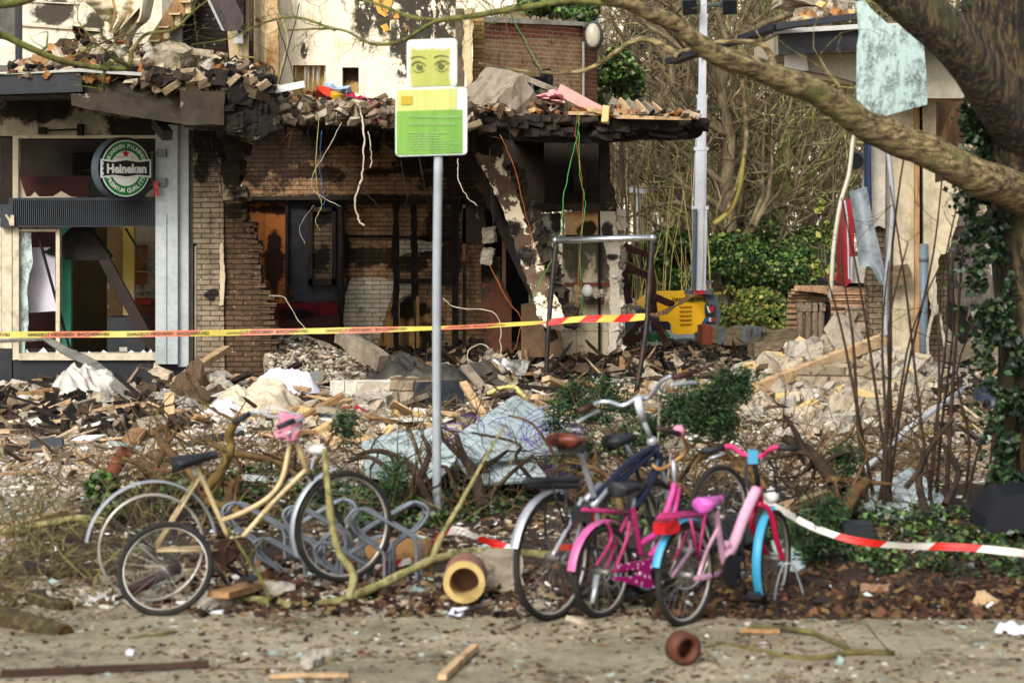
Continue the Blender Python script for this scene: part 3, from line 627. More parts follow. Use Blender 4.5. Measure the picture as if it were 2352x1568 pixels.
for k in range(330):
    t = R.random(); z_ = R.choice((.4, .6, 1)); b.rock(P(345 + 262 * t + R.uniform(-8, 8), 174 + 14 * t + R.uniform(-4, 46) * R.random(), 27.46 + R.uniform(-.08, .25)), (R.uniform(.07, .3) * z_, .15 * z_, R.uniform(.04, .12) * z_), rrot(.9), 2, .04 * z_)
part('broken_edge', b, M('edge_mix', ['3a3026', '6a5b47', '15110d', '857559', '211a14', '4c3f30', '0e0c0a', '9c8c70'], 12, .95, .9, 40, island=True), can)
b = MB(); p = P(470, 250, DC - .25); b.rock((p.x, p.y + .6, p.z), (.5, 1.5, .40), None, 9, .045, fr=4); part('concrete_beam', b, conc_burnt, can, label='broken end of the concrete beam')
b = MB(); p = P(562, 240, DC - .3)
for k in range(70): b.rock(P(R.uniform(505, 618), R.uniform(175, 300), DC - .3 + R.uniform(-.02, .3)), (R.uniform(.05, .22), .2, R.uniform(.05, .2)), rrot(.4), 3, .03)
b.rock((p.x, p.y + .5, p.z), (.56, 1.0, .58), rot(.05, 0, .02), 14, .08, fr=7); part('corner_block', b, plaster('black_block', ['0e0c0b', '241f1a', '080706'], peel=True, peelcol='5d5446', pt=.6, pscale=5, bmp=1.4), can, label='black charred corner block')
b = MB(); p = P(300, 190, DC); b.box((p.x, DC + 1.3, p.z), (1.6, 1.2, .2)); part('void_shade_block', b, char_m, can)  # black block stands in for the shade inside the torn void
b = MB(); b.bar(P(360, 282, 28.4), P(385, 312, 28.0), .12, .12); part('pipe_stub', b, conc_burnt, can)

# ---- Heineken-lettered sign
fc = bpy.data.curves
def text(s, size, mat, parent, loc, rt, ext=.002, off=0, sx=1, name='lettering', align='CENTER', sp=1, into=None, sy=1):
    """lettering as real mesh; into = a list that collects several runs for one mesh"""
    c = fc.new(name, 'FONT'); c.body = s; c.size = size; c.extrude = ext; c.offset = off; c.align_x = align; c.align_y = 'CENTER'; c.space_character = sp; c.resolution_u = 2
    o = bpy.data.objects.new(name, c); COL.objects.link(o); me = o.to_mesh(); vs = [V(loc) + rt @ V((q.co.x * sx, q.co.y * sy, q.co.z)) for q in me.vertices]; fs = [list(p.vertices) for p in me.polygons]
    o.to_mesh_clear(); bpy.data.objects.remove(o); bpy.data.curves.remove(c)
    b = into if into is not None else MB(); b.add(vs, fs)
    return b if into is not None else b.build(name, mat, parent)
SA = rad(40); SP = P(288, 387, 28.9); SR = .375
sr = V((math.cos(SA), math.sin(SA), 0)); sn = V((math.sin(SA), -math.cos(SA), 0)); SB = Matrix((sr, V((0, 0, 1)), sn)).transposed()
def s3(x, y, z=0): return SP + sr * x * SR + V((0, 0, y * SR)) + sn * z
sg = thing('pub_sign', 'round green beer sign with black band and red star on the grey column bracket', 'sign', s3(0, -1))
grn = M('sign_green', ['0b5a22', '0e6a2a'], 3, .35, .05); wht = M('sign_white', ['c9ccc6', 'b2b5ae'], 3, .35, .05); blk = M('sign_black', '0c0e0e', 3, .35, .05); redm = M('sign_red', 'a3151c', 3, .4, 0)
rimm = M('sign_rim', ['39434a', '4e5a60'], 3, .4, .1)
def arcpts(r, a0, a1, n, z=0, sq=1): return [s3(r * math.cos(a0 + (a1 - a0) * i / n), r * math.sin(a0 + (a1 - a0) * i / n), z) for i in range(n + 1)]
def ring(r0, r1, a0, a1, z, th=.003, n=30):
    b = MB(); A = arcpts(r0, a0, a1, n, z); B = arcpts(r1, a0, a1, n, z)
    for i in range(n): b.prism([A[i], A[i + 1], B[i + 1], B[i]], sn * th)
    return b
b = MB(); b.prism(arcpts(1, 0, 2 * math.pi, 48, -.16)[:-1], sn * .155); b.build('housing', rimm, sg)
b = MB(); b.prism(arcpts(.985, 0, 2 * math.pi, 48, -.004)[:-1], sn * .010); face = b.build('black_edge', blk, sg)
b = MB(); b.prism(arcpts(.9, 0, 2 * math.pi, 48, .006)[:-1], sn * .004); b.build('face', wht, sg)
ring(.56, .86, rad(13), rad(167), .010).build('green_arc', grn, sg); ring(.56, .86, rad(193), rad(347), .010).build('green_arc', grn, sg)
b = MB(); b.prism([s3(x, y, .0135) for x, y in [(-.86, -.24), (-.80, -.17), (-.86, -.06), (-.8, 0), (-.86, .06), (-.8, .17), (-.86, .24), (-.45, .2), (0, .26), (.45, .2), (.86, .24), (.86, -.24), (.45, -.2), (0, -.26), (-.45, -.2)]], sn * .004); b.build('black_band', blk, sg)
b = MB(); b.prism([s3(x, y, .0125) for x, y in [(-.93, -.30), (-.93, .30), (-.45, .26), (0, .32), (.45, .26), (.93, .30), (.93, -.30), (.45, -.26), (0, -.32), (-.45, -.26)]], sn * .001); b.build('band_border', wht, sg)
b = MB(); b.prism([s3((.155 if i % 2 == 0 else .062) * math.cos(rad(90 + 36 * i)), .47 + (.155 if i % 2 == 0 else .062) * math.sin(rad(90 + 36 * i)), .0105) for i in range(10)], sn * .003); b.build('star', redm, sg)
text('Heineken', .40 * SR, wht, sg, s3(.02, -.02, .019), SB, .001, .006, sx=.95)
def arctext(s, r, a0, a1, size, flip, mat):
    AB = MB()
    for i, ch in enumerate(s):
        if ch == ' ': continue
        a = a0 + (a1 - a0) * i / (len(s) - 1); t = a - math.pi / 2 if not flip else a + math.pi / 2
        text(ch, size, mat, sg, s3(r * math.cos(a), r * math.sin(a), .015), SB @ Matrix.Rotation(t, 3, 'Z'), .0008, .002, into=AB)
    AB.build('lettering', mat, sg)
arctext('HEINEKEN PILSENER', .71, rad(158), rad(24), .17 * SR, False, wht)
arctext('PREMIUM QUALITY', .71, rad(206), rad(334), .19 * SR, True, wht)
text('TRADE', .06 * SR, redm, sg, s3(-.24, .36, .012), SB, .0006); text('MARK', .06 * SR, redm, sg, s3(.24, .36, .012), SB, .0006)
b = MB()
for y in (.52, -.52): b.tube([s3(.8, y * .7, -.08), s3(1.05, y, -.08), P(360, 387 - y * 70 * 1.0, 29.28)], .012, 6)
b.box(P(371, 352, 29.27), (.11, .04, .1)); b.box(P(371, 418, 29.27), (.11, .04, .1)); b.tube([s3(1.12, .5, -.08), s3(1.12, -.5, -.08)], .01, 6); b.build('bracket', M('bracket_grey', '5d6568', 3, .5), sg)
b = MB()
for i in range(5): b.tube(pline([(352 + 3 * i, 415, 29.2), (354 + 2 * i, 432, 29.18), (355 + 3 * i + R.uniform(-3, 3), 448 + R.uniform(-8, 10), 29.2)], 3), .006, 4)
one('red_string', b, redm, 'tuft of red string hanging below the sign bracket', 'string')
# ---------------------------------------------------------------- brick pier between pub and burnt shop
D1 = 29.4
pier = thing('brick_pier', 'taupe and brown brick pier with a stepped broken right edge', 'masonry', P(520, 855, D1))
b = MB(); b.uv(rag([(444, 300), (512, 300)], 3, 8) + rag([(512, 300), (515, 860)], 1, 12) + [(452, 860), (452, 560), (444, 560)], D1, .4)
part('painted_brick', b, brick('taupe_brick', '8f8270', '7c6f5d', '4a3f31', blotch=.55, soot=[(478, 290, D1, .4, .5), (465, 380, D1, .1, .3), (488, 675, D1, .08, .08)], bmp=.9), pier)
b = MB(); b.uv(rag([(512, 558), (517, 640)], 1, 9) + rag([(517, 640), (513, 700), (506, 702)], 1, 9) + rag([(504, 702), (505, 560)], 1.5, 9), D1 - .03, .05); part('plaster_strip', b, plaster('strip_cream', ['b9ab8f', 'a3957c']), pier)
st = [(515, 300), (556, 300)]
y = 300; xr = 552
prof = [(300, 556), (330, 552), (345, 535), (372, 552), (395, 548), (420, 543), (440, 556), (478, 556), (500, 560), (512, 578), (545, 580), (562, 596), (575, 584), (588, 590), (610, 592), (640, 594), (655, 604), (668, 616), (690, 621), (730, 616), (760, 620), (800, 624), (860, 624)]
def prx(yy):
    for (a, xa), (c, xc) in zip(prof, prof[1:]):
        if a <= yy < c: return xa + (xc - xa) * (yy - a) / (c - a)
    return 620
poly = [(515, 300)]; yy = 300
while yy < 856:
    x = prx(yy) + R.uniform(-7, 7); h_ = 11.75; poly += [(x, yy + .6), (x + R.uniform(-1, 1), yy + h_ - .6)]; yy += h_
poly += [(515, 858)]
b = MB(); b.uv(poly, D1 + .05, .38)
part('bare_brick', b, brick('brown_brick', '5f4c38', '4b3a2a', '2a2017', blotch=.5, soot=[(535, 320, D1, .3, .9)], spall=None, bmp=1.0, sootmix=.8), pier)
b = MB(); yy = 480
for k in range(26):
    x = prx(yy); b.box(P(x - R.uniform(0, 8), yy + 6, D1 + .2), (R.uniform(.12, .22), .34, .052), rot(R.uniform(-.12, .12), 0, R.uniform(-.05, .05)), .006); yy += 14.1
part('loose_brick_edge', b, brick('brown_brick', '', '', ''), pier)
b = MB(); p = P(548, 360, D1 - .05)
for k in range(9): b.rock(P(540 + R.uniform(-12, 10), 305 + k * 18, D1 - .02), (.2, .3, .12), rrot(.3), 4, .03)
part('mortar_lump', b, plaster('pale_mortar', ['8f7f66', 'a8987c', '6a5a45'], soot=[(545, 330, D1, .25, .6)], bmp=1), pier)

# ---------------------------------------------------------------- floor slab and upper storey
bs = thing('burnt_shop', 'burnt out shop with a torn first floor slab and sooty brick walls', 'building', P(900, 860, 31.5))
slab_m = plaster('slab_concrete', ['857661', '9f9079', '5c4f3f'], soot=[(1000, 270, 28.4, 1.0, .12), (700, 300, 28.4, 1.2, .12)], bmp=1.2, streak=.4)
def poly_slab(u0, u1, top, bot, amp, step=7):
    t = rag([(u0 + (u1 - u0) * i / 6, top(i / 6)) for i in range(7)], amp, step); q = rag([(u1 - (u1 - u0) * i / 6, bot(1 - i / 6)) for i in range(7)], amp * 1.6, step); return t + q
for k in range(5):   # laminated, uneven slab edge
    b = MB(); b.uv(poly_slab(612 - k * 1, 1086, lambda t: 232 + 24 * t + k * 7, lambda t: 247 + 24 * t + k * 8, 3.0), 28.35 + .05 * R.random() + k * .05, 5.4)
    part('floor_slab', b, slab_m if k < 4 else conc_burnt, bs)
b = MB()
for k in range(260):
    u = R.uniform(615, 1085); t = (u - 612) / 474; b.rock(P(u, 238 + 24 * t + R.uniform(-8, 32), 28.28 + R.uniform(-.05, .2)), (R.uniform(.04, .2), .12, R.uniform(.04, .1)), rrot(.7), 2, .025)
part('broken_slab_edge', b, M('slab_chunks', ['857661', '5c4f3f', '9f9079', '3a3026', '6e604c', 'b0a48e', '4a3e30'], 12, .95, .9, 40, island=True), bs)
b = MB()
for k in range(60):
    u = R.uniform(620, 1085); t = (u - 612) / 474; p = P(u, 283 + 18 * t, 28.5 + R.uniform(0, .4)); b.tube([p, p + V((R.uniform(-.04, .04), 0, -R.uniform(.05, .22)))], [.02, .006], 4, cap=False)
tag(part('hanging_scraps', b, char_m, bs), kind='stuff')
# burnt roof edge to the right
b = MB(); b.uv(rag([(1086, 262), (1180, 268), (1400, 274), (1612, 276)], 2.5, 9) + rag([(1612, 276), (1616, 300), (1604, 316)], 4, 8) + rag([(1600, 318), (1500, 320), (1390, 326), (1200, 322), (1086, 306)], 3, 10), 28.7, 1.4, d2=29.6, u0=1086, u1=1612); part('burnt_roof_edge', b, char_m, bs, label='black charred roof edge')
b = MB()
for k in range(110):
    u = R.uniform(1090, 1612); b.rock(P(u, 272 + 8 * (u - 1090) / 520 + R.uniform(-3, 40) * R.random(), 28.6 + .9 * (u - 1086) / 526 + R.uniform(-.06, .05)), (R.uniform(.1, .4), .2, R.uniform(.04, .1)), rot(R.uniform(-.3, .3), R.uniform(-.2, .2), R.uniform(-.15, .15)), 3, .03)
part('charred_flakes', b, M('char_flake', ['0c0a09', '1e1712', '3f3122'], 6, .8, 1, 20, bd=.03), bs)
b = MB(); b.uv([(1086, 258), (1395, 268), (1612, 272), (1625, 276), (1395, 276), (1086, 268)], 28.6, 1.6, d2=29.5, u0=1086, u1=1612); part('roof_sheet', b, M('roof_sheet', ['5a4a3a', '7c6b58', '2d241c'], 4, .9, .6), bs)
b = MB(); b.uv(rect(1180, 275, 1400, 320), 30.5, 3.2); part('roof_deck', b, char_m, bs)
# upper storey wall left of chimney: white room walls
D3 = 32.5
ups = thing('upper_storey', 'roofless upper storey with scorched white plaster walls open to the air', 'building', P(500, 225, D3))
b = MB(); b.uv([(-160, -60), (372, -60), (372, 190), (-160, 190)], D3, .25)
part('wall', b, plaster('white_room', ['c9bfa9', 'd8cfbb', 'b3a78f'], peel=True, peelcol='8c7a60', pt=.66, pscale=2.2, soot=[(120, 30, D3, .35, .2), (215, 60, D3, .15, .3)], sootcol='2a2119', streak=.25), ups)
b = MB(); b.uv([(30, 52), (230, 66), (230, 73), (30, 58)], D3 - .04, .05); b.uv([(30, 0), (180, 8), (180, 11), (30, 3)], D3 - .03, .04); part('picture_rail', b, cream_pt, ups)
b = MB(); b.uv([(372, -60), (418, -60), (418, 200), (372, 200)], D3 - .3, .5); part('plastered_pier', b, plaster('grey_plaster', ['6f6a60', '8b857a', '5a554b']), ups)
b = MB(); b.uv([(418, -60), (560, -60), (560, 210), (418, 210)], D3 - .2, .5); part('chimney_breast', b, brick('sooty_brick', '2b2119', '1e1712', '110d0a', blotch=.6), ups, label='soot black brick chimney breast')
b = MB()
b.uv([(300, 105), (335, 100), (398, 0), (420, -40), (452, -40), (440, 15), (424, 35), (370, 110), (345, 150), (330, 120)], D3 - .5, .12); part('stair_string', b, wood_m, ups)
b = MB()
for k, (x, y) in enumerate([(340, 92), (362, 60), (388, 30), (412, 2)]): b.uv([(x, y), (x + 24, y + 1), (x + 24, y + 4), (x, y + 4)], D3 - .7, .6); b.uv([(x + 14, y + 4), (x + 26, y - 2), (x + 26, y + 28), (x + 14, y + 30)], D3 - .6, .4)
part('stair_tread', b, M('cream_stair', ['b59e78', 'c9b48f'], 4, .7, .2), ups)
b = MB(); b.uv([(462, -40), (515, 66), (522, 72), (552, 70), (560, 40), (520, -40)], D3 - 1.2, .06); b2 = MB(); b2.uv([(456, -40), (463, -40), (516, 72), (509, 70)], D3 - 1.25, .1)
o1 = part('hanging_roof_panel', b, M('plum_panel', ['2b2124', '3d2f33', '1c1517'], 4, .6, .3), ups); part('panel_edge', b2, M('panel_edge', '8e8c86', 3, .5), o1)
b = MB(); b.uv(rag([(560, -60), (560, 205)], 2, 12) + [(640, 215), (640, -60)], D3 + .02, .2); part('wall', b, plaster('tan_room', ['b39d78', 'c7b594', '8d7757'], peel=True, peelcol='6b4a2c', pt=.6, streak=.5), ups, label='tan stained wall piece behind the posts')
b = MB(); b.uv(rect(571, -60, 580, 175), D3 - .25, .15); part('timber_post', b, M('dark_red_post', ['2c1a14', '3b241a'], 4, .7, .3), ups, label='dark red timber post')
b = MB(); b.uv(rag([(614, -60), (612, 175)], 1.5, 14) + rag([(640, 175), (638, -60)], 1.5, 14), D3 - .15, .12); part('timber_post', b, plaster('split_post', ['b59a70', '8a6238', 'c9b48c'], streak=.9), ups, label='split pale timber post')
b = MB(); b.uv([(522, 70), (552, 68), (570, 75), (570, 170), (528, 140)], D3 - .45, .1); part('board', b, M('tan_board', ['a8926c', 'bca683'], 4, .7, .2), ups)
b = MB(); b.box(P(558, 78, D3 - .5), (.14, .08, .08)); part('junction_box', b, navy, ups); b = MB(); b.box(P(548, 90, D3 - .55), (.12, .08, .12)); part('junction_box', b, white_m, ups)
b = MB(); b.tube(pline([(546, 98, D3 - .56), (548, 118, D3 - .56), (552, 128, D3 - .56), (585, 133, D3 - .5)], 4), .012, 6); part('conduit', b, M('conduit_y', 'a39a5a', 3, .5), ups)
# the long white scorched wall with two recesses
D4 = 33
wm = plaster('scorched_white', ['cdbf9f', 'e0d5bd', 'b39f78'], soot=[(985, 20, D4, .52, .75), (930, 110, D4, .30, .45), (880, 40, D4, .16, .35), (1030, 150, D4, .13, .9), (840, 30, D4, .14, .5), (700, 110, D4, .05, .25), (990, -30, D4, .7, .3)], sootcol='15100c', flake=.55, streak=.3, pscale=3)
b = MB()
for r_ in [(640, -60, 672, 232), (672, -60, 748, 150), (748, -60, 786, 236), (786, -60, 824, 155), (824, -60, 1046, 246), (672, 232, 748, 240), (786, 214, 824, 240)]: b.uv(rect(*r_), D4, .3)
part('wall', b, wm, ups, label='white wall with black scorch marks and two square recesses')
b = MB(); b.uv(rect(668, 148, 828, 238), D4 + .2, .1); part('recess_back', b, plaster('recess_tan', ['7a6238', '9c8250', '5a4526'], streak=.8, soot=[(806, 170, D4, .25, .12)]), ups)
b = MB()
for k in range(26): x = R.uniform(655, 748); y0 = 148 + R.uniform(-2, 4); b.uv([(x, y0), (x + R.uniform(.8, 2.2), y0), (x + .6, y0 + R.uniform(15, 75))], D4 + .12, .01)
part('paint_drip', b, white_m, ups)
b = MB(); b.box(P(733, 208, D4 + .15), (.05, .05, .12)); part('socket', b, white_m, ups)
b = MB(); b.uv([(860, -60), (905, -60), (900, 10), (885, 40), (868, 30), (858, 0)], D4 - .02, .03); b.uv([(900, 30), (915, 28), (918, 42), (905, 44)], D4 - .02, .03); b.uv([(873, 60), (888, 54), (896, 70), (885, 74)], D4 - .02, .03); b.uv([(930, 58), (936, 66), (932, 74)], D4 - .02, .03)
part('yellow_paint_patch', b, plaster('ochre_patch', ['b5873a', 'c99c4c', '8a5f24'], peel=True, peelcol='5a4630', pt=.58), ups)
b = MB(); b.uv(rag([(1046, 20), (1046, 250)], 1, 12) + [(1066, 250), (1066, 20)], D4 - .2, .3); part('timber_post', b, M('grey_burn_post', ['2a221b', '5a4d3f', '15110e'], 3, .8, .5), ups, label='half burnt door post')
b = MB(); b.uv(rag([(1068, 20), (1062, 100), (1074, 240)], 3, 10) + rag([(1088, 240), (1082, 120), (1090, 20)], 2, 10), D4 - .35, .3); part('plaster_edge', b, plaster('tan_edge', ['a8946c', 'bfae88', '6f5a3c'], streak=.6), ups)
b = MB(); b.uv(rag([(1086, 34), (1084, 250)], 2, 7) + [(1112, 250), (1112, 34)], 33.2, .4); part('torn_brick_edge', b, brick('yellow_brick', '9c8250', '7f6238', '5a4a34', blotch=.4), ups)
part('downpipe', MB().uv(rect(35, -60, 46, 168), 29.9, .15), navy, ups)
b = MB(); b.uv(rect(-160, -60, 33, 90), 30.2, .1); b.uv(rect(-160, 150, 38, 165), 29.9, .1); part('window_panel', b, M('grey_pane', ['43413c', '56534c', '2e2c28'], 2, .3, .1), ups)
# torn wallpaper and cloth hanging from above
def drape(pts_l, pts_r, d, mat, name, label, cat='cloth', seed=0, nu=14, nv=26, amp=.16, group=None):
    L = crv([P(a, c, d) for a, c in pts_l], 8); Rr = crv([P(a, c, d) for a, c in pts_r], 8); nL = len(L) - 1; nR = len(Rr) - 1
    def fn(s, t):
        a = L[min(nL, int(t * nL))]; c = Rr[min(nR, int(t * nR))]; p = a.lerp(c, s)
        p = V(p); p.y += amp * NZ.noise(V((s * 5 + seed, t * 2, seed))) + amp * .5 * math.sin(s * 14 + seed + 2 * t); p.x += .03 * NZ.noise(V((s * 3, t * 5, seed + 4))); return p
    b = MB(); b.sheet(fn, nu, nv); o = b.build(name, mat, None, True); return tag(o, label, cat, group)
lin = M('linen_mat', ['b8aa8c', 'cabd9f', '9d8f72'], 3, .9, .3, 12, bd=.02)
drape([(150, -30), (215, 25), (250, 75)], [(330, -30), (320, 20), (265, 80)], 31.4, lin, 'hanging_cloth', 'cream cloth pulled to a point above the brick heap on the canopy', seed=1)
drape([(255, -30), (262, 40), (258, 80), (268, 118)], [(350, -30), (345, 30), (310, 75), (292, 118)], 31.5, lin, 'hanging_cloth', 'second cream cloth hanging beside the stair, twisted at its foot', seed=5, amp=.25)
drape([(165, 60), (175, 85), (183, 110)], [(195, 62), (197, 85), (196, 108)], 31.8, M('brown_rag', ['5c4a34', '3b2c1e'], 4, .9, .4), 'hanging_rag', 'brown scorched rag hanging over the brick heap', 'rag', seed=3)

# ---------------------------------------------------------------- brick storey right of the upper wall
bh = thing('brick_storey', 'orange brick storey with concrete coping behind the burnt roof', 'building', P(1230, 270, 35))
red_b = brick('orange_brick', '9c7854', '8a6748', '9c9078', blotch=.25, ms=.009, streak=.15)
b = MB(); b.uv([(1094, 50), (1338, 60), (1338, 330), (1094, 330)], 34, 3, d2=36.1, u0=1094, u1=1338); part('wall', b, red_b, bh)
b = MB(); b.uv([(1095, 50), (1338, 60), (1338, 85), (1095, 88)], 33.99, .02, d2=36.09, u0=1095, u1=1338); part('red_course', b, brick('red_course', '8a4c38', '7a4230', '8f7f6c', blotch=.25, ms=.009), bh)
b = MB(); b.uv([(1338.5, 60), (1372, 62), (1372, 330), (1338.5, 330)], 36.0, 1, d2=36.5, u0=1338, u1=1372); part('corner_pier', b, brick('pier_brick', '7d4a30', '693c27', '75644e', blotch=.4, ms=.009), bh)
b = MB(); b.uv([(1092, 37), (1342, 51), (1342, 60), (1092, 50)], 33.85, 1, d2=36, u0=1095, u1=1340); b.uv([(1340, 51), (1376, 52), (1376, 63), (1340, 62)], 35.7, 1, d2=36.3, u0=1340, u1=1375); part('coping', b, plaster('coping', ['8b867b', 'a39e90', '6a655a'], streak=.3), bh)
b = MB(); b.tube([P(1352, 92, 35.95), P(1340, 98, 35.9), P(1340, 245, 35.9)], .018, 6); part('drain_pipe', b, M('grey_pipe', '8d8d88', 3, .5), bh)
wl = thing('wall_lamp', 'oval bulkhead lamp on the corner of the brick storey', 'lamp', P(1362, 108, 35.8))
b = MB(); b.ball(P(1363, 84, 35.8), .2, (.75, .5, 1.15), 14); b.build('housing', M('lamp_grey', '3d3b36', 3, .5), wl, True); b = MB(); b.ball(P(1362, 82, 35.72), .16, (.7, .5, 1.15), 14); b.build('lamp_glass', M('lamp_glass', ['8f8a78', 'b5b09c'], 5, .25, .2), wl, True)

# ---------------------------------------------------------------- inside of the burnt shop (ground floor)
D5 = 33.4
bb = brick('scorched_brick', 'bd9a72', 'a68260', '5f4b36', blotch=.6, streak=.5, sootmix=.88,
           soot=[(640, 340, D5, .75, .5), (760, 300, D5, 1.6, .25), (1000, 330, D5, .6, .6), (700, 395, D5, .55, .13), (1060, 420, D5, .35, .6), (870, 395, D5, .3, .05), (860, 590, D5, .5, .14), (800, 720, D5, .15, .6), (940, 610, D5, .35, .12), (1020, 560, D5, .3, .5), (760, 560, D5, .3, .6)])
b = MB(); b.uv(rect(555, 285, 1112, 850), D5, .3); part('back_wall', b, bb, bs)
b = MB(); b.uv(rag([(806, 640), (850, 636), (905, 642)], 2, 7) + rag([(905, 660), (893, 700), (880, 740), (868, 790)], 2, 7) + rag([(800, 800), (788, 740), (792, 680), (806, 640)], 2, 7), D5 - .02, .03)
b.uv(rag([(907, 640), (955, 638)], 2, 7) + rag([(950, 672), (908, 690)], 2, 7), D5 - .02, .03); b.uv(rag([(905, 545), (1030, 560)], 2, 7) + rag([(1030, 560), (1000, 572), (930, 585), (908, 600)], 3, 7), D5 - .02, .03)
part('whitewashed_patch', b, brick('white_brick', 'ddd3bf', 'd0c4ac', '8a7a62', blotch=.35, streak=.25), bs, label='patch of whitewashed brick')
door_m = plaster('scorched_door', ['8c5228', 'a86530', '6a3c1a'], soot=[(628, 590, D5 - .4, .12, .42), (618, 480, D5 - .4, .3, .07)], sootcol='080606', bmp=.3, streak=.4)
b = MB(); b.uv(rect(560, 465, 655, 702), D5 - .4, .1); part('door_panel', b, door_m, bs, label='rusty orange panel with a burn mark')
b = MB(); b.uv(rag([(655, 465), (790, 465)], 1, 10) + rag([(790, 690), (735, 695), (680, 690), (668, 670), (662, 640)], 3, 8), D5 - .42, .12); part('charred_panel', b, M('charred_panel', ['16161a', '24242a', '34333a'], 5, .7, .5), bs)
b = MB(); b.uv(rect(716, 485, 765, 640), D5 - .45, .05); part('panel_window', b, brick('pane_brick', '7d6a54', '5f4f3d', '2f251b', soot=[(740, 600, D5, .16, .2), (735, 500, D5, .2, .1)]), bs)
b = MB()
for r_ in [(708, 476, 718, 655), (762, 476, 771, 655), (708, 476, 771, 486), (708, 640, 771, 655), (776, 465, 786, 740), (560, 456, 1058, 468), (655, 468, 662, 690)]: b.uv(rect(*r_), D5 - .5, .08)
part('charred_frame', b, char_wood, bs)
b = MB(); b.uv(rag([(560, 452), (700, 450), (860, 447), (1058, 452)], 2.5, 6) + [(1058, 459), (560, 459)], D5 - .6, .5); part('ledge_rubble', b, conc_burnt, bs)
b = MB(); b.uv([(622, 698), (776, 694), (776, 722), (640, 737), (620, 732)], D5 - .7, .1); part('red_panel', b, plaster('burnt_red', ['4a0e14', '5e141b', '2a0a0c'], soot=[(690, 715, D5, .3, .08)]), bs, label='half burnt red panel')
b = MB(); b.uv([(640, 737), (780, 722), (780, 800), (640, 800)], D5 - .68, .1); part('lower_board', b, M('brown_lower', ['2c1812', '3d2116', '1b0f0b'], 4, .8, .3), bs)
for (a, c, dd, e) in [(902, 468, 917, 860), (944, 468, 957, 690), (560, 468, 566, 560)]:
    b = MB(); b.bar(P((a + c) / 2 if 0 else (a + dd) / 2, c, D5 - .45), P((a + dd) / 2 + R.uniform(-3, 6), e, D5 - .4), .085, .08, (0, 1, 0), jit=.012, seg=14); part('charred_post', b, char_m, bs)
b = MB(); b.uv(rect(905, 640, 1050, 652), D5 - .5, .1); b.uv(rect(1038, 470, 1052, 800), D5 - .9, .3); b.uv(rect(786, 540, 905, 546), D5 - .1, .08); b.uv(rect(905, 543, 1040, 548), D5 - .1, .08); part('charred_rail', b, char_m, bs)
b = MB(); b.uv([(915, 700), (935, 682), (950, 680), (953, 810), (917, 812)], D5 - .3, .04); b.uv([(961, 700), (990, 690), (992, 810), (962, 812)], D5 - .3, .04); b.uv([(868, 790), (905, 690), (905, 810), (860, 810)], D5 - .28, .04)
part('leaning_board', b, plaster('tan_boards', ['b08c5a', '9c7844', 'bfa678'], streak=.9, soot=[(950, 700, D5, .3, .2), (985, 780, D5, .15, .3)]), bs)
b = MB(); b.uv(rect(956, 680, 963, 820), D5 - .45, .07); b.uv(rect(915, 690, 918, 790), D5 - .45, .06); part('wooden_stud', b, wood_m, bs)
# dark doorways and partition
b = MB(); b.uv(rect(1000, 465, 1215, 850), D5 + .6, .1); part('doorway_shade_sheet', b, M('doorway_shade_black', ['060505', '0d0b0a'], 3, .95, .3), bs)  # near-black sheet puts the shade of the doorways into its colour
D6 = 31.8
b = MB(); b.uv(rag([(1062, 478), (1110, 476), (1112, 500), (1122, 540)], 3, 8) + [(1122, 560), (1062, 560)], D6, .15); part('plaster_rag', b, conc_burnt, bs)
b = MB(); b.uv(rect(1062, 470, 1070, 820), D6, .1); b.uv(rect(1153, 545, 1162, 700), D6 - .1, .1); part('door_jamb', b, plaster('jamb', ['8a7d68', '6b4a30', 'a3957c'], streak=.9, soot=[(1066, 700, D6, .05, .5)]), bs)
tile = brick('tile_wall', 'cfc2a6', 'c4b798', '8a7a60', bw=.31, rh=.62, ms=.006, blotch=.35, off=0, streak=.2, soot=[(1340, 560, 31.4, .5, .16), (1325, 590, 31.4, .14, .3), (1385, 600, 31.4, .1, .4)], sootmix=.8, bmp=.2)
b = MB(); b.uv(rect(1105, 590, 1150, 688), D6 + .6, .05); part('tile_panel', b, brick('tile_dark', '6f6552', '655b48', '3d3428', bw=.15, rh=.3, off=0, soot=[(1120, 600, 32.4, .2, .25)]), bs)
b = MB(); b.uv(rect(1103, 650, 1152, 660), D6 + .58, .02); part('tile_border', b, M('tile_border', ['4a1c14', '6b2e20', '8c5a44'], 30, .4, .05), bs)
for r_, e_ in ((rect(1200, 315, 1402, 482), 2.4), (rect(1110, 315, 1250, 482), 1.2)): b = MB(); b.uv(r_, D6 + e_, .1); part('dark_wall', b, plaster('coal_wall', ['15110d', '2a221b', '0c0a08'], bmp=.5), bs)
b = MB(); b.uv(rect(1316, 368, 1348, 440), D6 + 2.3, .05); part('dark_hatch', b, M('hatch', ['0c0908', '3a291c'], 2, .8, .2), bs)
b = MB(); b.uv(rag([(1195, 478), (1240, 468), (1285, 470), (1380, 466)], 2, 7) + rag([(1380, 486), (1290, 484), (1200, 494)], 2, 7), 31.2, .5); part('lintel', b, conc_burnt, bs)
b = MB(); b.uv(rag([(1212, 492), (1288, 490)], 1, 9) + rag([(1288, 548), (1260, 545), (1240, 556), (1218, 550)], 3, 7), 31.4, .1); part('wall_patch', b, plaster('grey_patch', ['a8a092', 'bcb4a6', '8a8074'], soot=[(1235, 540, 31.4, .18, .14), (1280, 500, 31.4, .1, .2)]), bs)
b = MB(); b.uv([(1298, 488), (1376, 486), (1376, 548), (1298, 548)], 31.4, .1); part('wall_patch', b, plaster('rust_patch', ['c0946a', 'd0a878', '9c6c44'], peel=True, peelcol='c9ab7c', pt=.6, soot=[(1350, 525, 31.4, .12, .08), (1310, 550, 31.4, .1, .05)]), bs)
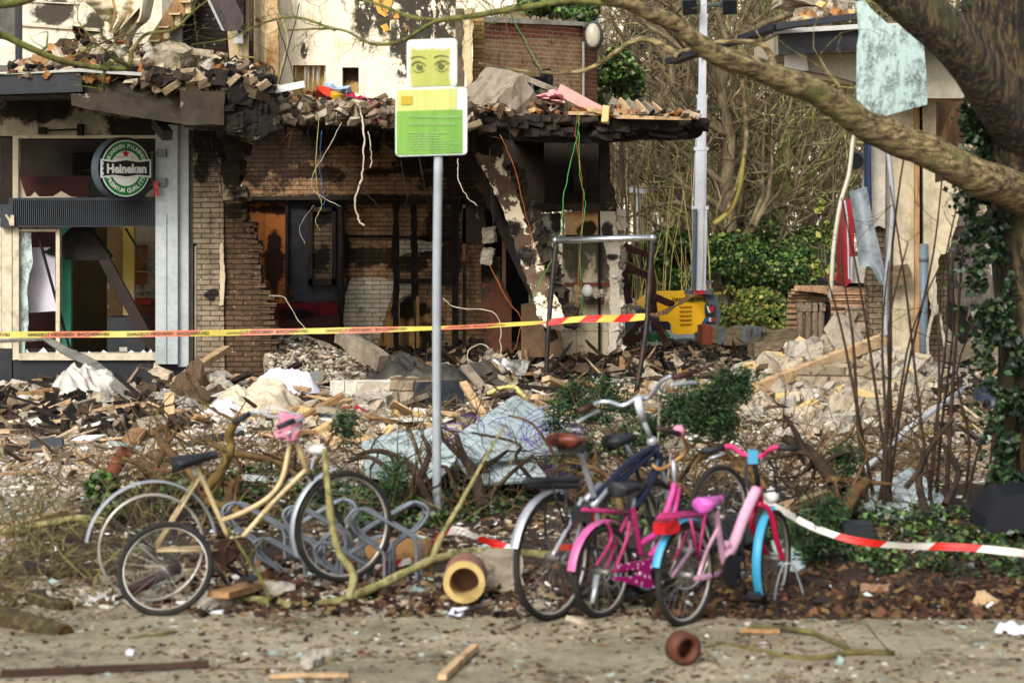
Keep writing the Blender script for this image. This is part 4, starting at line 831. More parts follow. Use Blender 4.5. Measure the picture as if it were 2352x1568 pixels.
b = MB(); b.uv(rect(1292, 548, 1405, 815), 31.4, .1); part('tile_wall', b, tile, bs)
b = MB(); b.uv(rect(1296, 649, 1416, 658), 31.38, .02); b.uv(rect(1325, 641, 1338, 663), 31.37, .02); part('tile_border', b, M('tile_border', []), bs)
b = MB(); b.uv(rag([(1378, 484), (1412, 486)], 2, 7) + rag([(1414, 500), (1424, 560), (1420, 640), (1428, 700), (1416, 800)], 3.5, 6) + rag([(1398, 812), (1402, 640), (1392, 580), (1380, 540)], 2.5, 7), 31.2, .5)
part('torn_wall_end', b, plaster('crumble_end', ['b3a998', 'c6bcaa', '8f8474'], soot=[(1395, 530, 31.2, .06, .12), (1405, 590, 31.2, .08, .04)], bmp=1.2), bs)
b = MB(); b.uv(rag([(1378, 320), (1398, 325)], 2, 7) + rag([(1400, 350), (1398, 400), (1412, 440), (1418, 486)], 3, 6) + [(1378, 486)], 31.3, .4); part('torn_wall_end', b, conc_burnt, bs)
b = MB()
for k in range(70):
    t = R.random(); b.rock(P(1418 + R.uniform(-5, 7), 490 + 310 * t, 31.25 + R.uniform(0, .4)), (R.uniform(.05, .13), .12, R.uniform(.05, .14)), rrot(.6), 3, .02)
part('crumbled_edge', b, plaster('crumble_end', []), bs)
b = MB(); b.uv([(1197, 700), (1280, 690), (1296, 820), (1197, 820)], 31.0, .2); part('column_foot', b, plaster('brown_foot', ['4a3a2c', '66513c', '2a1f16'], peel=True, peelcol='8a7450', pt=.62, pscale=3.5), bs)
b = MB(); b.uv(rag([(1106, 690), (1150, 640), (1175, 690)], 2, 8) + [(1175, 820), (1116, 820)], 31.6, .1); part('wall_patch', b, M('rusty_wall', ['3d2418', '5a3522', '21140e'], 4, .8, .4), bs, label='rust stained wall piece')
b = MB(); b.uv([(1300, 540), (1376, 540), (1376, 545), (1300, 545)], 31.2, .15); b.uv(rect(1374, 486, 1380, 815), 31.3, .05); part('black_trim', b, char_m, bs)
for (u, lab) in [(1353, 'wire basket with a white globe lamp hanging on the tiled wall'), (1376, 'second wire basket full of pale rubble on the tiled wall')]:
    bk = thing('wire_basket', lab, 'basket', P(u, 700, 31.2)); b = MB(); rr = .075
    for j in range(5): b.tube([P(u, 678 + j * 5, 31.2) + V((math.cos(a) * rr * (1 - .06 * j), math.sin(a) * rr, 0)) for a in [i * math.pi / 5 for i in range(11)][:10]], .004, 4, closed=True)
    for a in range(10): b.tube([P(u, 676, 31.2) + V((math.cos(a * .628) * rr, math.sin(a * .628) * rr, 0)), P(u, 698, 31.2) + V((math.cos(a * .628) * rr * .7, math.sin(a * .628) * rr * .7, 0))], .0035, 4)
    b.build('basket_wire', char_m, bk); b = MB()
    if u == 1353: b.ball(P(u - 4, 668, 31.15), .075, (1, 1, 1.15), 12); b.build('globe', white_m, bk, True)
    else:
        for i in range(9): b.rock(P(u + R.uniform(-9, 7), 676 + R.uniform(-6, 4), 31.15), (.06, .05, .04), rrot(), 3, .015)
        b.build('rubble_lump', M('pinkish', ['8f8276', 'b0a296'], 4), bk)
b = MB()
for i in range(9): b.rock(P(1325 + R.uniform(-5, 6), 665 + i * 8, 31.2), (.09, .07, .08), rrot(), 3, .03)
one('hanging_rag', b, M('rag_tan', ['8f7b5c', 'b09c7a', '6a5840'], 6), 'tan shredded rag hanging on the tiled wall left of the baskets', 'rag', smooth=True)

# ---------------------------------------------------------------- leaning column and beams
lc = thing('fallen_column', 'plaster flaked concrete column leaning in the burnt shop', 'column', P(1270, 810, 30.5))
cm = plaster('flaky_column', ['6a5644', '4f4034', '856f58'], peel=True, peelcol='e6d9bc', pscale=2.6, pt=.51, soot=[(1180, 520, 30, .12, .1), (1170, 380, 30, .08, .06), (1215, 590, 30, .12, .12)], sootcol='1a1512')
b = MB(); b.uv(rag([(1092, 352), (1150, 338)], 2, 8) + rag([(1152, 345), (1185, 440), (1212, 520), (1262, 640), (1302, 740)], 2.5, 8) + rag([(1290, 760), (1244, 752), (1196, 600), (1150, 470), (1092, 352)], 2.5, 8), 30.0, .35); part('shaft', b, cm, lc)
b = MB()
for k in range(55):
    t = R.random(); b.rock(P(1166 + 143 * t + R.uniform(-5, 12), 360 + 380 * t, 29.98 + R.uniform(0, .2)), (R.uniform(.06, .16), .14, R.uniform(.06, .18)), rrot(.5), 3, .025)
part('rough_edge', b, conc_burnt, lc)
b = MB(); b.rock(P(1118, 335, 30.1), (.42, .4, .2), rot(0, 0, .2), 6, .04); part('column_head', b, conc_burnt, lc)
b = MB(); b.bar(P(1075, 350, 30.4), P(1275, 780, 30.3), .12, .14, (0, 1, 0), jit=.02, seg=14); one('charred_beam', b, char_wood, 'charred timber leaning close along the fallen column', 'beam')
b = MB(); b.bar(P(1240, 600, 30.6), P(1296, 740, 30.2), .16, .14, (0, 1, 0), jit=.02, seg=8); one('concrete_beam', b, conc_burnt, 'stub of rough concrete at the foot of the fallen column', 'beam')
for (u, v, w_, h_) in [(1124, 540, 24, 34), (1120, 588, 26, 34)]:
    b = MB(); b.rock(P(u, v, 30.6), (w_ * .0054, .15, h_ * .0056), rrot(.2), 5, .035); one('hanging_lump', b, plaster('lump', ['8f8676', 'a89f8e', '6a6053'], bmp=1), ['blocky', 'pointed'][v > 560] + ' concrete lump hanging on wires left of the fallen column', 'concrete lump')
# ================================================================== RUBBLE: heaps, bricks, planks, fallen things
def hz_can(u):  # top of the heap on the canopy, frame units
    pr = [(-60, 168), (20, 166), (60, 150), (90, 130), (140, 112), (190, 96), (230, 108), (270, 92), (330, 112), (380, 124), (430, 126), (480, 128), (520, 138), (560, 150), (600, 168), (640, 190)]
    for (a, y0), (c, y1) in zip(pr, pr[1:]):
        if a <= u < c: return y0 + (y1 - y0) * (u - a) / (c - a)
    return 170
def ztop(u, d): return P(u, hz_can(u), d).z
rubble_dark = M('heap_core', ['1c1611', '3d3226', '63523d', '8a775c'], 9, .95, 1, 24, bd=.05)
b = MB()
def fn(s, t):
    u = 30 + 590 * s; d = 27.75 + 2.2 * t; base = P(u, 168 + 40 * max(0, (u - 185) / 430), 27.7).z; top = P(u, hz_can(u), 28.8).z
    p = P(u, 0, d); z = base + (top - base) * math.sin(min(1, t * 1.15) * math.pi / 2) ** .8 - .05 + .09 * NZ.noise(V((p.x * 5, d * 5, 2))); return V((p.x, d, z))
b.sheet(fn, 90, 26); tag(b.build('rubble_heap', rubble_dark, None, loc=(0, 0, 0)), 'dark core of the rubble heaped on the pub canopy', kind='stuff')
pt = []
for _ in range(2600):
    s, t = R.random(), R.random(); p = fn(s, t); pt.append((p.x, p.y, p.z + .01))
chips('canopy_rubble_crumbs', pt, (.025, .13), M('canopy_crumbs', ['6e5d48', '3b2f24', '8f7b60', '1b1511', 'a8977c', '57432f', '7d4f26', '2a211a', 'b9ab92', '8a5a2c', '14100d', '4a3c2e'], 9, .95, .5, 40, island=True), flat=(.35, .8), tilt=.6)
brick_o = M('loose_brick_orange', ['8a6036', '9c6e40', '6e4a28', '75492e'], 7, .9, .5, 30, dirt=.5, dcol='1c1410'); brick_t = M('loose_brick_tan', ['8f826c', 'a89b84', '6a5d4a'], 11, .9, .6, 30, dirt=.6, dcol='3a2d20')
brick_b = M('loose_brick_burnt', ['2c231b', '473828', '15110e'], 7, .9, .6, 30); brick_g = M('loose_block_grey', ['857e70', '9c9588', '5f594e'], 10, .9, .7, 26, dirt=.55, dcol='3a3128')
brick_y = M('loose_brick_yellow', ['a8905e', 'b59c6c', '8a7248'], 7, .9, .4, 30, dirt=.35, dcol='3a2d20')
def bricks(name, n, sampler, mats, size, label, group, tilt=.7, jit=.008, cat='brick', rock=0):
    protos = []
    for m in mats:
        for k in range(2 if rock else 1):
            b = MB()
            if rock: b.rock((0, 0, 0), size, None, 4, rock)
            else: b.box((0, 0, 0), size, None, jit)
            protos.append(b.build(name, m, None, False, loc=(0, 0, 0)).data); bpy.data.objects.remove(COL.objects[-1])
    for i in range(n):
        o = bpy.data.objects.new(name, R.choice(protos)); COL.objects.link(o); p, z = sampler()
        o.location = p + V((0, 0, z)); o.rotation_euler = (R.gauss(0, tilt), R.gauss(0, tilt), R.uniform(0, 6.28)); s = R.uniform(.75, 1.15); o.scale = (R.uniform(.5, 1.1), s, s); tag(o, label, cat, group)
def can_s(s0, s1, t0=0, t1=.7):
    def f(): return fn(R.uniform(s0, s1), R.uniform(t0, t1)), R.uniform(.0, .07)
    return f
bricks('loose_brick', 40, can_s(.03, .42, 0, .9), [brick_o, brick_o, brick_t], (.21, .1, .06), 'orange brick in the left part of the heap on the pub canopy', 'orange bricks on the left of the canopy')
bricks('loose_brick', 46, can_s(.4, .96, 0, .9), [brick_t, brick_b, brick_b, brick_y], (.21, .1, .06), 'sooty brick in the right part of the heap on the pub canopy', 'sooty bricks on the right of the canopy')
bricks('concrete_chunk', 18, can_s(.1, .95, .2, .9), [brick_g, brick_t, brick_b], (.3, .22, .16), 'broken concrete chunk sticking out of the heap on the pub canopy', 'concrete chunks on the canopy', cat='concrete chunk', rock=.05)
b = MB(); p = fn(.57, .45); b.rock(P(400, 132, 28.2), (.38, .3, .25), rrot(.4), 5, .05); one('boulder', b, M('boulder', ['7d735f', '978b74', '4a4032'], 9, .95, .8, 20, bd=.03, dirt=.4), 'large pale angular concrete lump with a black hole on the canopy heap', 'concrete chunk')
for q, (u, v, a, m, lab) in enumerate([(130, 150, .3, wood_m, 'short orange timber lying on the left end of the canopy heap'), (640, 205, -.2, white_m, 'white batten at the right end of the canopy heap'), (430, 118, .1, brick_t, 'long pale brick slab on the crest of the canopy heap')]):
    b = MB(); p = P(u, v, 28.2); b.box(p, (.6, .12, .08), rot(.2, 0, a)); one('plank' if q < 2 else 'slab', b, m, lab, 'plank' if q < 2 else 'slab')
# things along the torn first floor
def along(u0, u1, v0, v1, d0, d1):
    def f():
        t = R.random(); return P(u0 + (u1 - u0) * t, v0 + (v1 - v0) * t + R.uniform(-9, 4), R.uniform(d0, d1)), 0
    return f
bricks('loose_brick', 34, along(1180, 1430, 243, 268, 28.8, 29.6), [brick_b, brick_b, brick_y, brick_o], (.21, .1, .06), 'charred brick on the burnt roof edge below the brick storey', 'charred bricks on the burnt roof edge')
pt = []
for _ in range(1500):
    t = R.random(); u = 620 + 560 * t; p = P(u, 236 + 26 * t - abs(R.gauss(0, 6)), R.uniform(28.4, 31)); pt.append(tuple(p))
for _ in range(900):
    t = R.random(); u = 1100 + 500 * t; p = P(u, 262 + 8 * t - abs(R.gauss(0, 4)), R.uniform(28.9, 30.5)); pt.append(tuple(p))
chips('floor_edge_crumbs', pt, (.02, .10), M('canopy_crumbs', []), flat=(.3, .8), tilt=.6)
b = MB(); b.rock(P(1150, 232, 29.2), (.55, .9, .5), rot(.4, .2, -.7), 8, .08); b.rock(P(1100, 248, 29), (.6, .5, .25), None, 6, .06); one('broken_wall_lump', b, conc, 'torn concrete lump leaning at the foot of the scorched white wall', 'concrete lump')
wb = thing('wheelbarrow', 'black wheelbarrow standing on the burnt first floor before the brick storey', 'wheelbarrow', P(1200, 258, 30.4))
def T(L, r, m, parent, name, n=8, smooth=True, k=4): b = MB(); b.tube(crv(L, k) if k else L, r, n); return b.build(name, m, parent, smooth)
b = MB(); c = P(1200, 187, 30.4)
def wbf(s, t):
    a = 2 * math.pi * s; rr = .3 * (1 - .55 * t ** 2); return V((c.x + math.cos(a) * rr * 1.2, c.y + math.sin(a) * rr * .8, c.z + .05 - .17 * t))
b.sheet(wbf, 20, 5); b.build('tray', M('tray_black', ['101010', '1d1c1b'], 4, .4, .1), wb, True)
T([P(1177, 180, 30.2), P(1185, 200, 30.2), P(1184, 246, 30.1)], .016, M('tube_grey', '8a8f92', 4, .35, .05, metal=.6), wb, 'leg', k=0); T([P(1222, 195, 30.2), P(1225, 215, 30.1), P(1234, 250, 30.0)], .016, M('tube_grey', []), wb, 'leg', k=0); T([P(1170, 186, 30.3), P(1162, 200, 30), P(1150, 210, 29.9)], .016, M('tube_grey', []), wb, 'handle', k=0)
b = MB(); b.disc(P(1250, 183, 30.4), .14, (1, -.5, 0), .06, 18); b.build('wheel', char_m, wb)
gb = thing('green_bin', 'green plastic bin with a lid behind the wheelbarrow', 'bin', P(1202, 240, 30.9)); gm = M('bin_green', ['0c5c2c', '107038'], 4, .45, .1)
b = MB(); c = P(1202, 215, 30.9)
for (z0, z1, r0, r1) in [(-.16, .06, .19, .22), (.06, .09, .235, .235), (.09, .12, .23, .18)]: b.tube([c + V((0, 0, z0)), c + V((0, 0, z1))], [r0, r1], 16)
b.build('body', gm, gb); T([c + V((-.12, -.1, .12)), c + V((-.1, -.12, .17)), c + V((.1, -.12, .17)), c + V((.12, -.1, .12))], .014, gm, gb, 'handle')
pink = M('pink_cloth', ['b87478', 'c98f90', 'd8b0ae'], 9, .85, .4, 12, bd=.03)
drape([(1212, 216), (1235, 218), (1262, 212)], [(1222, 224), (1250, 232), (1275, 238)], 29.4, pink, 'pink_cloth', 'pink striped cloth crumpled flat left of the ridge plank', seed=2, nu=8, nv=16)
drape([(1254, 214), (1270, 205), (1290, 212)], [(1270, 238), (1290, 248), (1300, 250)], 29.2, pink, 'pink_cloth', 'pink cloth folded up to a ridge and sagging over charred bricks', seed=7, nu=12, nv=16, amp=.2)
b = MB(); b.bar(P(1285, 206, 29.3), P(1405, 270, 29.0), .07, .13, jit=.005, seg=3); one('pink_plank', b, M('pink_paint', ['c9958c', 'b97f78'], 4, .7, .2, dirt=.3), 'long pink painted plank sloping over the burnt roof', 'plank')
b = MB(); b.bar(P(1203, 178, 30), P(1282, 210, 29.6), .05, .06); one('batten', b, wood_grey, 'grey batten sloping from the wheelbarrow down to the pink cloth', 'batten')
sh = thing('wooden_pallet', 'tilted slatted wooden panel lying on the right end of the burnt roof', 'pallet', P(1470, 270, 29.4))
for k in range(6): b = MB(); x = 1404 + k * 19; b.bar(P(x, 230 + k * 2.4, 29.6), P(x + 30, 268, 29.2), .1, .02, (0, 1, .4)); b.build('slat', [wood_grey, wood_pale][k % 2], sh)
b = MB(); b.bar(P(1403, 230, 29.65), P(1505, 242, 29.7), .04, .04); b.bar(P(1430, 266, 29.2), P(1545, 268, 29.1), .05, .05); b.build('rail', wood_grey, sh)
for (u, v, w_, lab) in [(1380, 262, .8, 'tan board lying below the pink plank end'), (1500, 271, .9, 'thin pale board under the slatted panel'), (1440, 262, .3, 'orange timber block at the foot of the slatted panel')]:
    b = MB(); b.box(P(u, v, 29), (w_, .16, .04 if w_ > .5 else .12), rot(.1, 0, .02)); one('board', b, wood_pale if w_ > .5 else wood_m, lab, 'board')
b = MB(); b.tube([P(1350, 252, 29.9), P(1368, 254, 29.5)], .11, 14); one('black_pipe', b, char_m, 'short black pipe lying on the roof right of the pink plank', 'pipe')
b = MB(); b.tube([P(1352, 260, 30.4), P(1352, 249, 30.4)], [.08, .1], 14); one('blue_pot', b, M('blue_pot', '1c3f63', 4, .4, .05), 'small blue pot at the foot of the brick storey drain pipe', 'pot')
cols = [('c23a22', 'red'), ('b08a1c', 'yellow'), ('8f9fb8', 'pale blue'), ('303a2a', 'olive'), ('a02040', 'crimson')]
for k, (h_, nm) in enumerate(cols):
    b = MB(); b.rock(P([755, 765, 776, 800, 822][k], [222, 214, 209, 226, 231][k], 28.8), (.3, .2, .06), rrot(.5), 5, .06); one('rag', b, M('rag_' + nm.replace(' ', '_'), h_, 5, .8), nm + ' rag or paper on the torn floor edge left of the metal sign', 'rag')

# ---------------------------------------------------------------- wires, cables and rods hanging in the ruin
wire_cols = {'black': M('wire_black', '0e0d0c', 4, .5, 0), 'copper': M('wire_copper', ['7d3f1a', '94501f'], 4, .5, 0), 'white': M('wire_white', ['9a917e', 'b5ab95'], 4, .6, .1), 'green': M('wire_green', '3f8f3a', 4, .5, 0), 'yellow': M('wire_yellow', ['a09a58', 'b5ad6c'], 4, .5, 0), 'blue': M('wire_blue', '31608c', 4, .5, 0), 'magenta': M('wire_magenta', 'a0234a', 4, .5, 0)}
WIRES = [
 ('white', .022, 28.2, [(823, 240), (830, 262), (836, 330), (830, 400), (815, 460), (822, 500), (835, 518)], 'thick white pipe hanging from the torn floor and curling at its end', 'pipe'),
 ('magenta', .012, 28.2, [(838, 222), (858, 240), (866, 262), (866, 280)], 'magenta strap hanging over the torn floor edge', 'strap'),
 ('black', .010, 28.2, [(655, 265), (632, 310), (640, 320)], 'short dark wire hanging at the left end of the torn floor', 'wire'),
 ('black', .008, 28.3, [(712, 282), (706, 310), (722, 365), (722, 395)], 'thin dark wire dangling in front of the sooty brick', 'wire'),
 ('white', .008, 28.1, [(784, 280), (750, 345), (720, 400), (726, 440), (780, 475)], 'pale wire sweeping left and down to the doorway panel', 'wire'),
 ('blue', .006, 28.1, [(738, 300), (737, 400), (747, 460), (730, 480)], 'thin blue wire hanging beside the charred frame', 'wire'),
 ('yellow', .006, 28.1, [(733, 268), (726, 380), (728, 440), (738, 470), (725, 505), (737, 530)], 'thin yellow wire looping in front of the charred panel', 'wire'),
 ('black', .009, 28.2, [(700, 270), (730, 300), (716, 360)], 'dark wire bent beside the blue wire', 'wire'),
 ('copper', .010, 28.15, [(646, 325), (652, 320), (672, 303), (662, 340)], 'rusty bent rod under the torn floor', 'rod'),
 ('copper', .010, 28.15, [(553, 320), (582, 331)], 'rusty rod end poking out of the brick pier', 'rod'),
 ('black', .012, 28.1, [(780, 370), (830, 430), (896, 500)], 'dark rod slanting down behind the sign pole', 'rod'),
 ('white', .012, 28.1, [(845, 302), (852, 330), (856, 372), (850, 385)], 'pale torn strip hanging below the magenta strap', 'strip'),
 ('white', .010, 28.1, [(1050, 362), (1052, 410), (1070, 450), (1094, 472)], 'pale cable curving right of the sign pole', 'cable'),
 ('copper', .008, 28.2, [(1148, 310), (1180, 390), (1215, 530), (1240, 600)], 'long copper wire running along the fallen column', 'wire'),
 ('copper', .010, 28.6, [(1122, 605), (1160, 680), (1196, 730), (1190, 770), (1178, 810)], 'orange cable dropping from the hanging concrete lump', 'cable'),
 ('green', .008, 28.2, [(1326, 255), (1328, 290), (1324, 320), (1296, 440), (1280, 560), (1240, 650), (1222, 690)], 'green cable sweeping left across the dark room', 'cable'),
 ('copper', .007, 28.2, [(1328, 262), (1326, 330), (1338, 420), (1342, 470), (1330, 600), (1328, 700)], 'rusty cable hanging straight down before the tiled wall', 'cable'),
 ('green', .007, 28.3, [(1330, 300), (1332, 400), (1344, 465), (1334, 560), (1334, 690), (1342, 720)], 'second green cable hanging beside the rusty cable', 'cable'),
 ('black', .009, 30.5, [(1166, 12), (1190, 70), (1240, 160), (1290, 220), (1326, 262)], 'long black cable slanting across the brick storey', 'cable'),
 ('green', .008, 30.5, [(1160, 12), (1200, 85), (1250, 160), (1290, 215), (1326, 258)], 'green cable slanting across the brick storey', 'cable'),
 ('copper', .006, 30.8, [(1155, 12), (1178, 110), (1210, 170), (1230, 215)], 'thin rusty cable slanting before the brick storey', 'cable'),
 ('black', .011, 28.2, [(1170, 290), (1175, 330), (1182, 345)], 'dark cable with a tool shaped end under the burnt roof', 'cable'),
 ('white', .012, 29.6, [(1018, 686), (1050, 706), (1140, 720), (1148, 790), (1150, 812)], 'bent galvanised strip lying across the dark doorway', 'metal strip'),
 ('white', .012, 29.0, [(1074, 830), (1075, 805), (1090, 795), (1110, 790), (1122, 800)], 'white wire loop sticking out of the charred rubble', 'wire'),
 ('black', .012, 28.3, [(690, 10), (640, 200), (625, 250)], 'black cable hanging before the white wall', 'cable'),
 ('yellow', .010, 31, [(625, 10), (660, 80), (640, 180)], 'yellow cable looping before the split timber post', 'cable'),
 ('black', .010, 28.4, [(635, 40), (680, 190), (720, 232)], 'second dark cable slanting right over the white wall', 'cable'),
 ('black', .016, 27.9, [(580, 168), (612, 152), (628, 165), (626, 210), (612, 228)], 'thick black cable bent like a hook at the canopy corner', 'cable'),
 ('black', .010, 28.6, [(440, 296), (446, 350), (460, 390), (475, 405)], 'dark wire hanging beside the grey column', 'wire'),
 ('black', .010, 28.6, [(466, 315), (480, 350), (502, 400), (508, 440)], 'dark wire hanging down the taupe brick', 'wire'),
 ('black', .010, 28.6, [(485, 310), (490, 350), (506, 395)], 'short dark wire beside the broken brick edge', 'wire'),
 ('white', .010, 29.3, [(618, 680), (650, 685), (700, 752), (780, 760), (930, 755)], 'pale cable trailing over the grey rubble slope', 'cable'),
 ('white', .009, 29.3, [(700, 560), (690, 520), (722, 470)], 'pale wire hanging in front of the rusty panel', 'wire'),
 ('black', .009, 28.2, [(960, 330), (975, 420), (985, 470)], 'dark wire hanging left of the sign pole', 'wire'),
 ('black', .009, 28.2, [(920, 370), (935, 450), (930, 480)], 'dark thin cable hanging before the burnt brick', 'wire'),
 ('black', .013, 28.6, [(1128, 340), (1130, 420), (1132, 520)], 'straight black wire holding up the hanging concrete lumps', 'wire'),
 ('yellow', .045, 27, [(1122, 905), (1150, 892), (1180, 890), (1205, 910), (1215, 918)], 'thick yellow hose arching out of the rubble behind the sign pole', 'hose'),
 ('black', .018, 27.1, [(1180, 900), (1195, 880), (1208, 878), (1222, 895), (1232, 915)], 'rusty bent tube standing beside the yellow hose', 'tube'),
]
for (c, r_, d, L, lab, cat) in WIRES:
    b = MB(); b.tube([p + V((R.gauss(0, .005), 0, R.gauss(0, .005))) for p in pline([(u + R.gauss(0, 1.5), v, d + R.uniform(-.04, .04)) for u, v in L], 7)], [r_ * R.uniform(.38, .7) for _ in range(7 * (len(L) - 1) + 1)], 6); one(cat.replace(' ', '_') + ('' if cat != 'wire' else ''), b, wire_cols[c], lab, cat, smooth=True)

# ---------------------------------------------------------------- street heaps
b = MB(); L = rag([(612, 742), (640, 736), (700, 756), (760, 772), (830, 800), (862, 830)], 3, 9) + rag([(864, 850), (800, 884), (700, 890), (612, 870)], 4, 12)
def slopef(s, t):
    u = 606 + 270 * s; z1 = (744 + 100 * s ** 1.3); z2 = 885 - 4 * s; v = z1 + (z2 - z1) * t; d = 30.6 - 2.3 * t; p = P(u, v, d); p.z += .05 * NZ.noise(V((p.x * 4, t * 6, 3))); p.y += .12 * NZ.noise(V((p.x * 3, t * 4, 7))); return p
b = MB(); b.sheet(slopef, 50, 26); one('fallen_slab', b, plaster('slope_conc', ['887b66', '9e917a', '6b5f4d'], bmp=1.4), 'broad sloping sheet of crumbled grey concrete right of the brown brick pier', 'concrete slab', smooth=True)
b = MB(); b.bar(P(782, 768, 29.2), P(880, 835, 28.6), .16, .2, jit=.015, seg=6); one('concrete_beam', b, conc, 'narrow concrete beam lying aslant on the crumbled grey slope', 'beam')
def cracked(name, u, v, d, sz, rt, m, lab, cat, n=7, amp=.05): b = MB(); b.rock(P(u, v, d), sz, rt, n, amp); return one(name, b, m, lab, cat)
blockw = brick('pale_block', '9a8d78', '857963', '5a4d3c', bw=.3, rh=.13, ms=.012, world=False, blotch=.3)
cracked('masonry_block', 205, 1000, 25.0, (.42, .3, .36), rot(-.25, 0, 0), blockw, 'tan masonry block with a navy painted end at the left of the street', 'masonry block', 9, .035)
b = MB(); b.box(P(165, 998, 24.85), (.16, .1, .36), rot(-.1)); one('navy_tile', b, navy, 'navy painted plate on the end of the tan masonry block', 'plate')
cracked('masonry_block', 258, 985, 25.3, (.38, .4, .32), rot(.2, 0, 0), plaster('blk2', ['8a7e69', 'a09580', '6a5f4d']), 'plain tan stone block right behind the navy ended one', 'masonry block', 8, .03)
cracked('burnt_board', 372, 978, 25.6, (1.35, .6, .09), rot(-.12, 0, .16), M('bark_board', ['4a3d2d', '6e5d46', '2b2118'], 8, .95, 1, 24, bd=.04), 'long dark fibrous board lying across the street left of centre', 'board', 12, .05)
cracked('masonry_block', 955, 905, 27.0, (.55, .3, .36), rot(-.1, 0, .05), blockw, 'pale masonry block with a flat grey top left of the sign pole', 'masonry block', 9, .04)
cracked('masonry_block', 870, 905, 27.1, (.5, .3, .28), rot(.1, 0, 0), plaster('blk3', ['a89d8b', 'b5ab9a', '857a68']), 'square pale concrete block with a white tile side', 'masonry block', 6, .03)
b = MB(); b.box(P(1008, 910, 26.8), (.56, .06, .34), rot(.1, .1, -.06)); one('tile_slab', b, M('blue_black', ['15191f', '20262e'], 9, .5, .2, dirt=.3, dcol='77726a'), 'blue black tile slab standing behind the sign pole', 'slab')
cracked('masonry_block', 858, 925, 26.4, (.4, .2, .2), rot(-.4, .3, 0), brick_g, 'grey concrete fragment with a ragged underside by the red rags', 'concrete fragment', 7, .05)
b = MB(); b.box(P(840, 897, 27.2), (.8, .1, .24), rot(.1)); one('white_tile_wall', b, brick('white_tiles', 'c9c3b8', 'bdb7ab', '7a7264', bw=.3, rh=.3, off=0, world=False, blotch=.15), 'low piece of white tiled wall in the rubble', 'wall piece')
# right heap of sand-lime brick
heap_m = M('heap_stone', ['857c6a', 'a09582', '5a5144'], 9, .9, .9, 22, bd=.03, dirt=.5, dcol='3a3126')
SLABS = [(1985, 745, 28.3, (.4, .3, .3), (.3, .2, .2), 'pale stone block perched beside the brick stub'),
         (1855, 900, 26.0, (.95, .3, .5), (-.2, .1, -.12), 'big slab of grey brickwork standing on edge in the right heap'), (1935, 872, 26.5, (.55, .4, .5), (.1, .2, .3), 'broken brickwork lump at the crest of the right heap'),
         (2020, 905, 26.1, (.5, .4, .36), (.4, .3, .6), 'slanted brickwork lump against the cream pillar foot'), (1975, 945, 25.9, (.45, .35, .3), (.2, .1, .1), 'toothed brickwork lump low in the right heap'),
         (1905, 955, 25.5, (.4, .3, .28), (-.3, .1, .2), 'grey stone lump in the front of the right heap'), (2005, 985, 24.9, (.36, .3, .42), (.2, .0, .1), 'upright broken brickwork stub in front of the right heap'),
         (1765, 930, 25.9, (.42, .25, .2), (.6, .3, .2), 'tan block tipped up at the left foot of the right heap'), (2110, 930, 25.8, (.36, .3, .36), (.2, .2, .4), 'brown stone lump right of the drain pipe foot'),
         (1850, 985, 24.8, (.5, .4, .2), (.3, .1, .15), 'flat stone slab in front of the toothed lump')]
for (u, v, d, sz, (a, bb_, c_), lab) in SLABS: cracked('stone_block', u, v, d, sz, rot(a, bb_, c_), blockw if 'brick' in lab else heap_m, lab, 'stone block', 9, .045)
def ell(u, v, d, ru, rv, rd):
    def f():
        a = R.uniform(0, 6.28); q = math.sqrt(R.random()); p = P(u + ru * q * math.cos(a), v, d + rd * q * math.sin(a)); return V((p.x, p.y, hz(p.x, p.y))), R.uniform(.0, .09)
    return f
bricks('loose_brick', 100, ell(1900, 900, 26.4, 240, 0, 2.0), [brick_t, brick_g, brick_y, brick_t], (.28, .14, .10), 'pale loose brick in the big heap before the cream pillar', 'pale bricks of the right heap', tilt=.5, jit=.014)
bricks('loose_brick', 55, ell(760, 980, 24.2, 260, 0, 1.8), [brick_t, brick_y, brick_g], (.2, .1, .07), 'tan loose brick on the street behind the cream bicycle', 'tan bricks on the street', tilt=.35, jit=.01)
bricks('stone_chunk', 50, ell(1350, 870, 29.5, 400, 0, 2.8), [brick_g, brick_b, brick_t], (.26, .2, .12), 'brown grey stone chunk in the charred rubble field', 'stone chunks of the charred rubble field', tilt=.5, cat='stone chunk', rock=.045)
bricks('masonry_chunk', 60, ell(1890, 900, 26, 220, 0, 1.6), [heap_m, brick_g, brick_t], (.40, .26, .2), 'large broken piece of masonry in the right heap', 'large masonry pieces of the right heap', tilt=.5, cat='masonry chunk', rock=.04)
bricks('stone_chunk', 40, ell(1900, 950, 25, 260, 0, 1.5), [brick_g, brick_t], (.2, .16, .12), 'pale stone chunk at the foot of the right heap', 'stone chunks at the foot of the right heap', tilt=.6, cat='stone chunk', rock=.04)
bricks('stone_chunk', 26, ell(330, 890, 27.6, 220, 0, 1.4), [brick_g, brick_t, brick_b], (.24, .2, .12), 'pale stone chunk before the pub plinth', 'stone chunks before the pub', tilt=.5, cat='stone chunk', rock=.045)
b = MB(); b.bar(P(1925, 745, 27.4), P(2012, 885, 26.4), .27, .24, (.6, 1, 0), jit=.014, seg=6); one('concrete_beam', b, heap_m, 'smooth concrete beam leaning steeply against the cream pillar', 'beam')
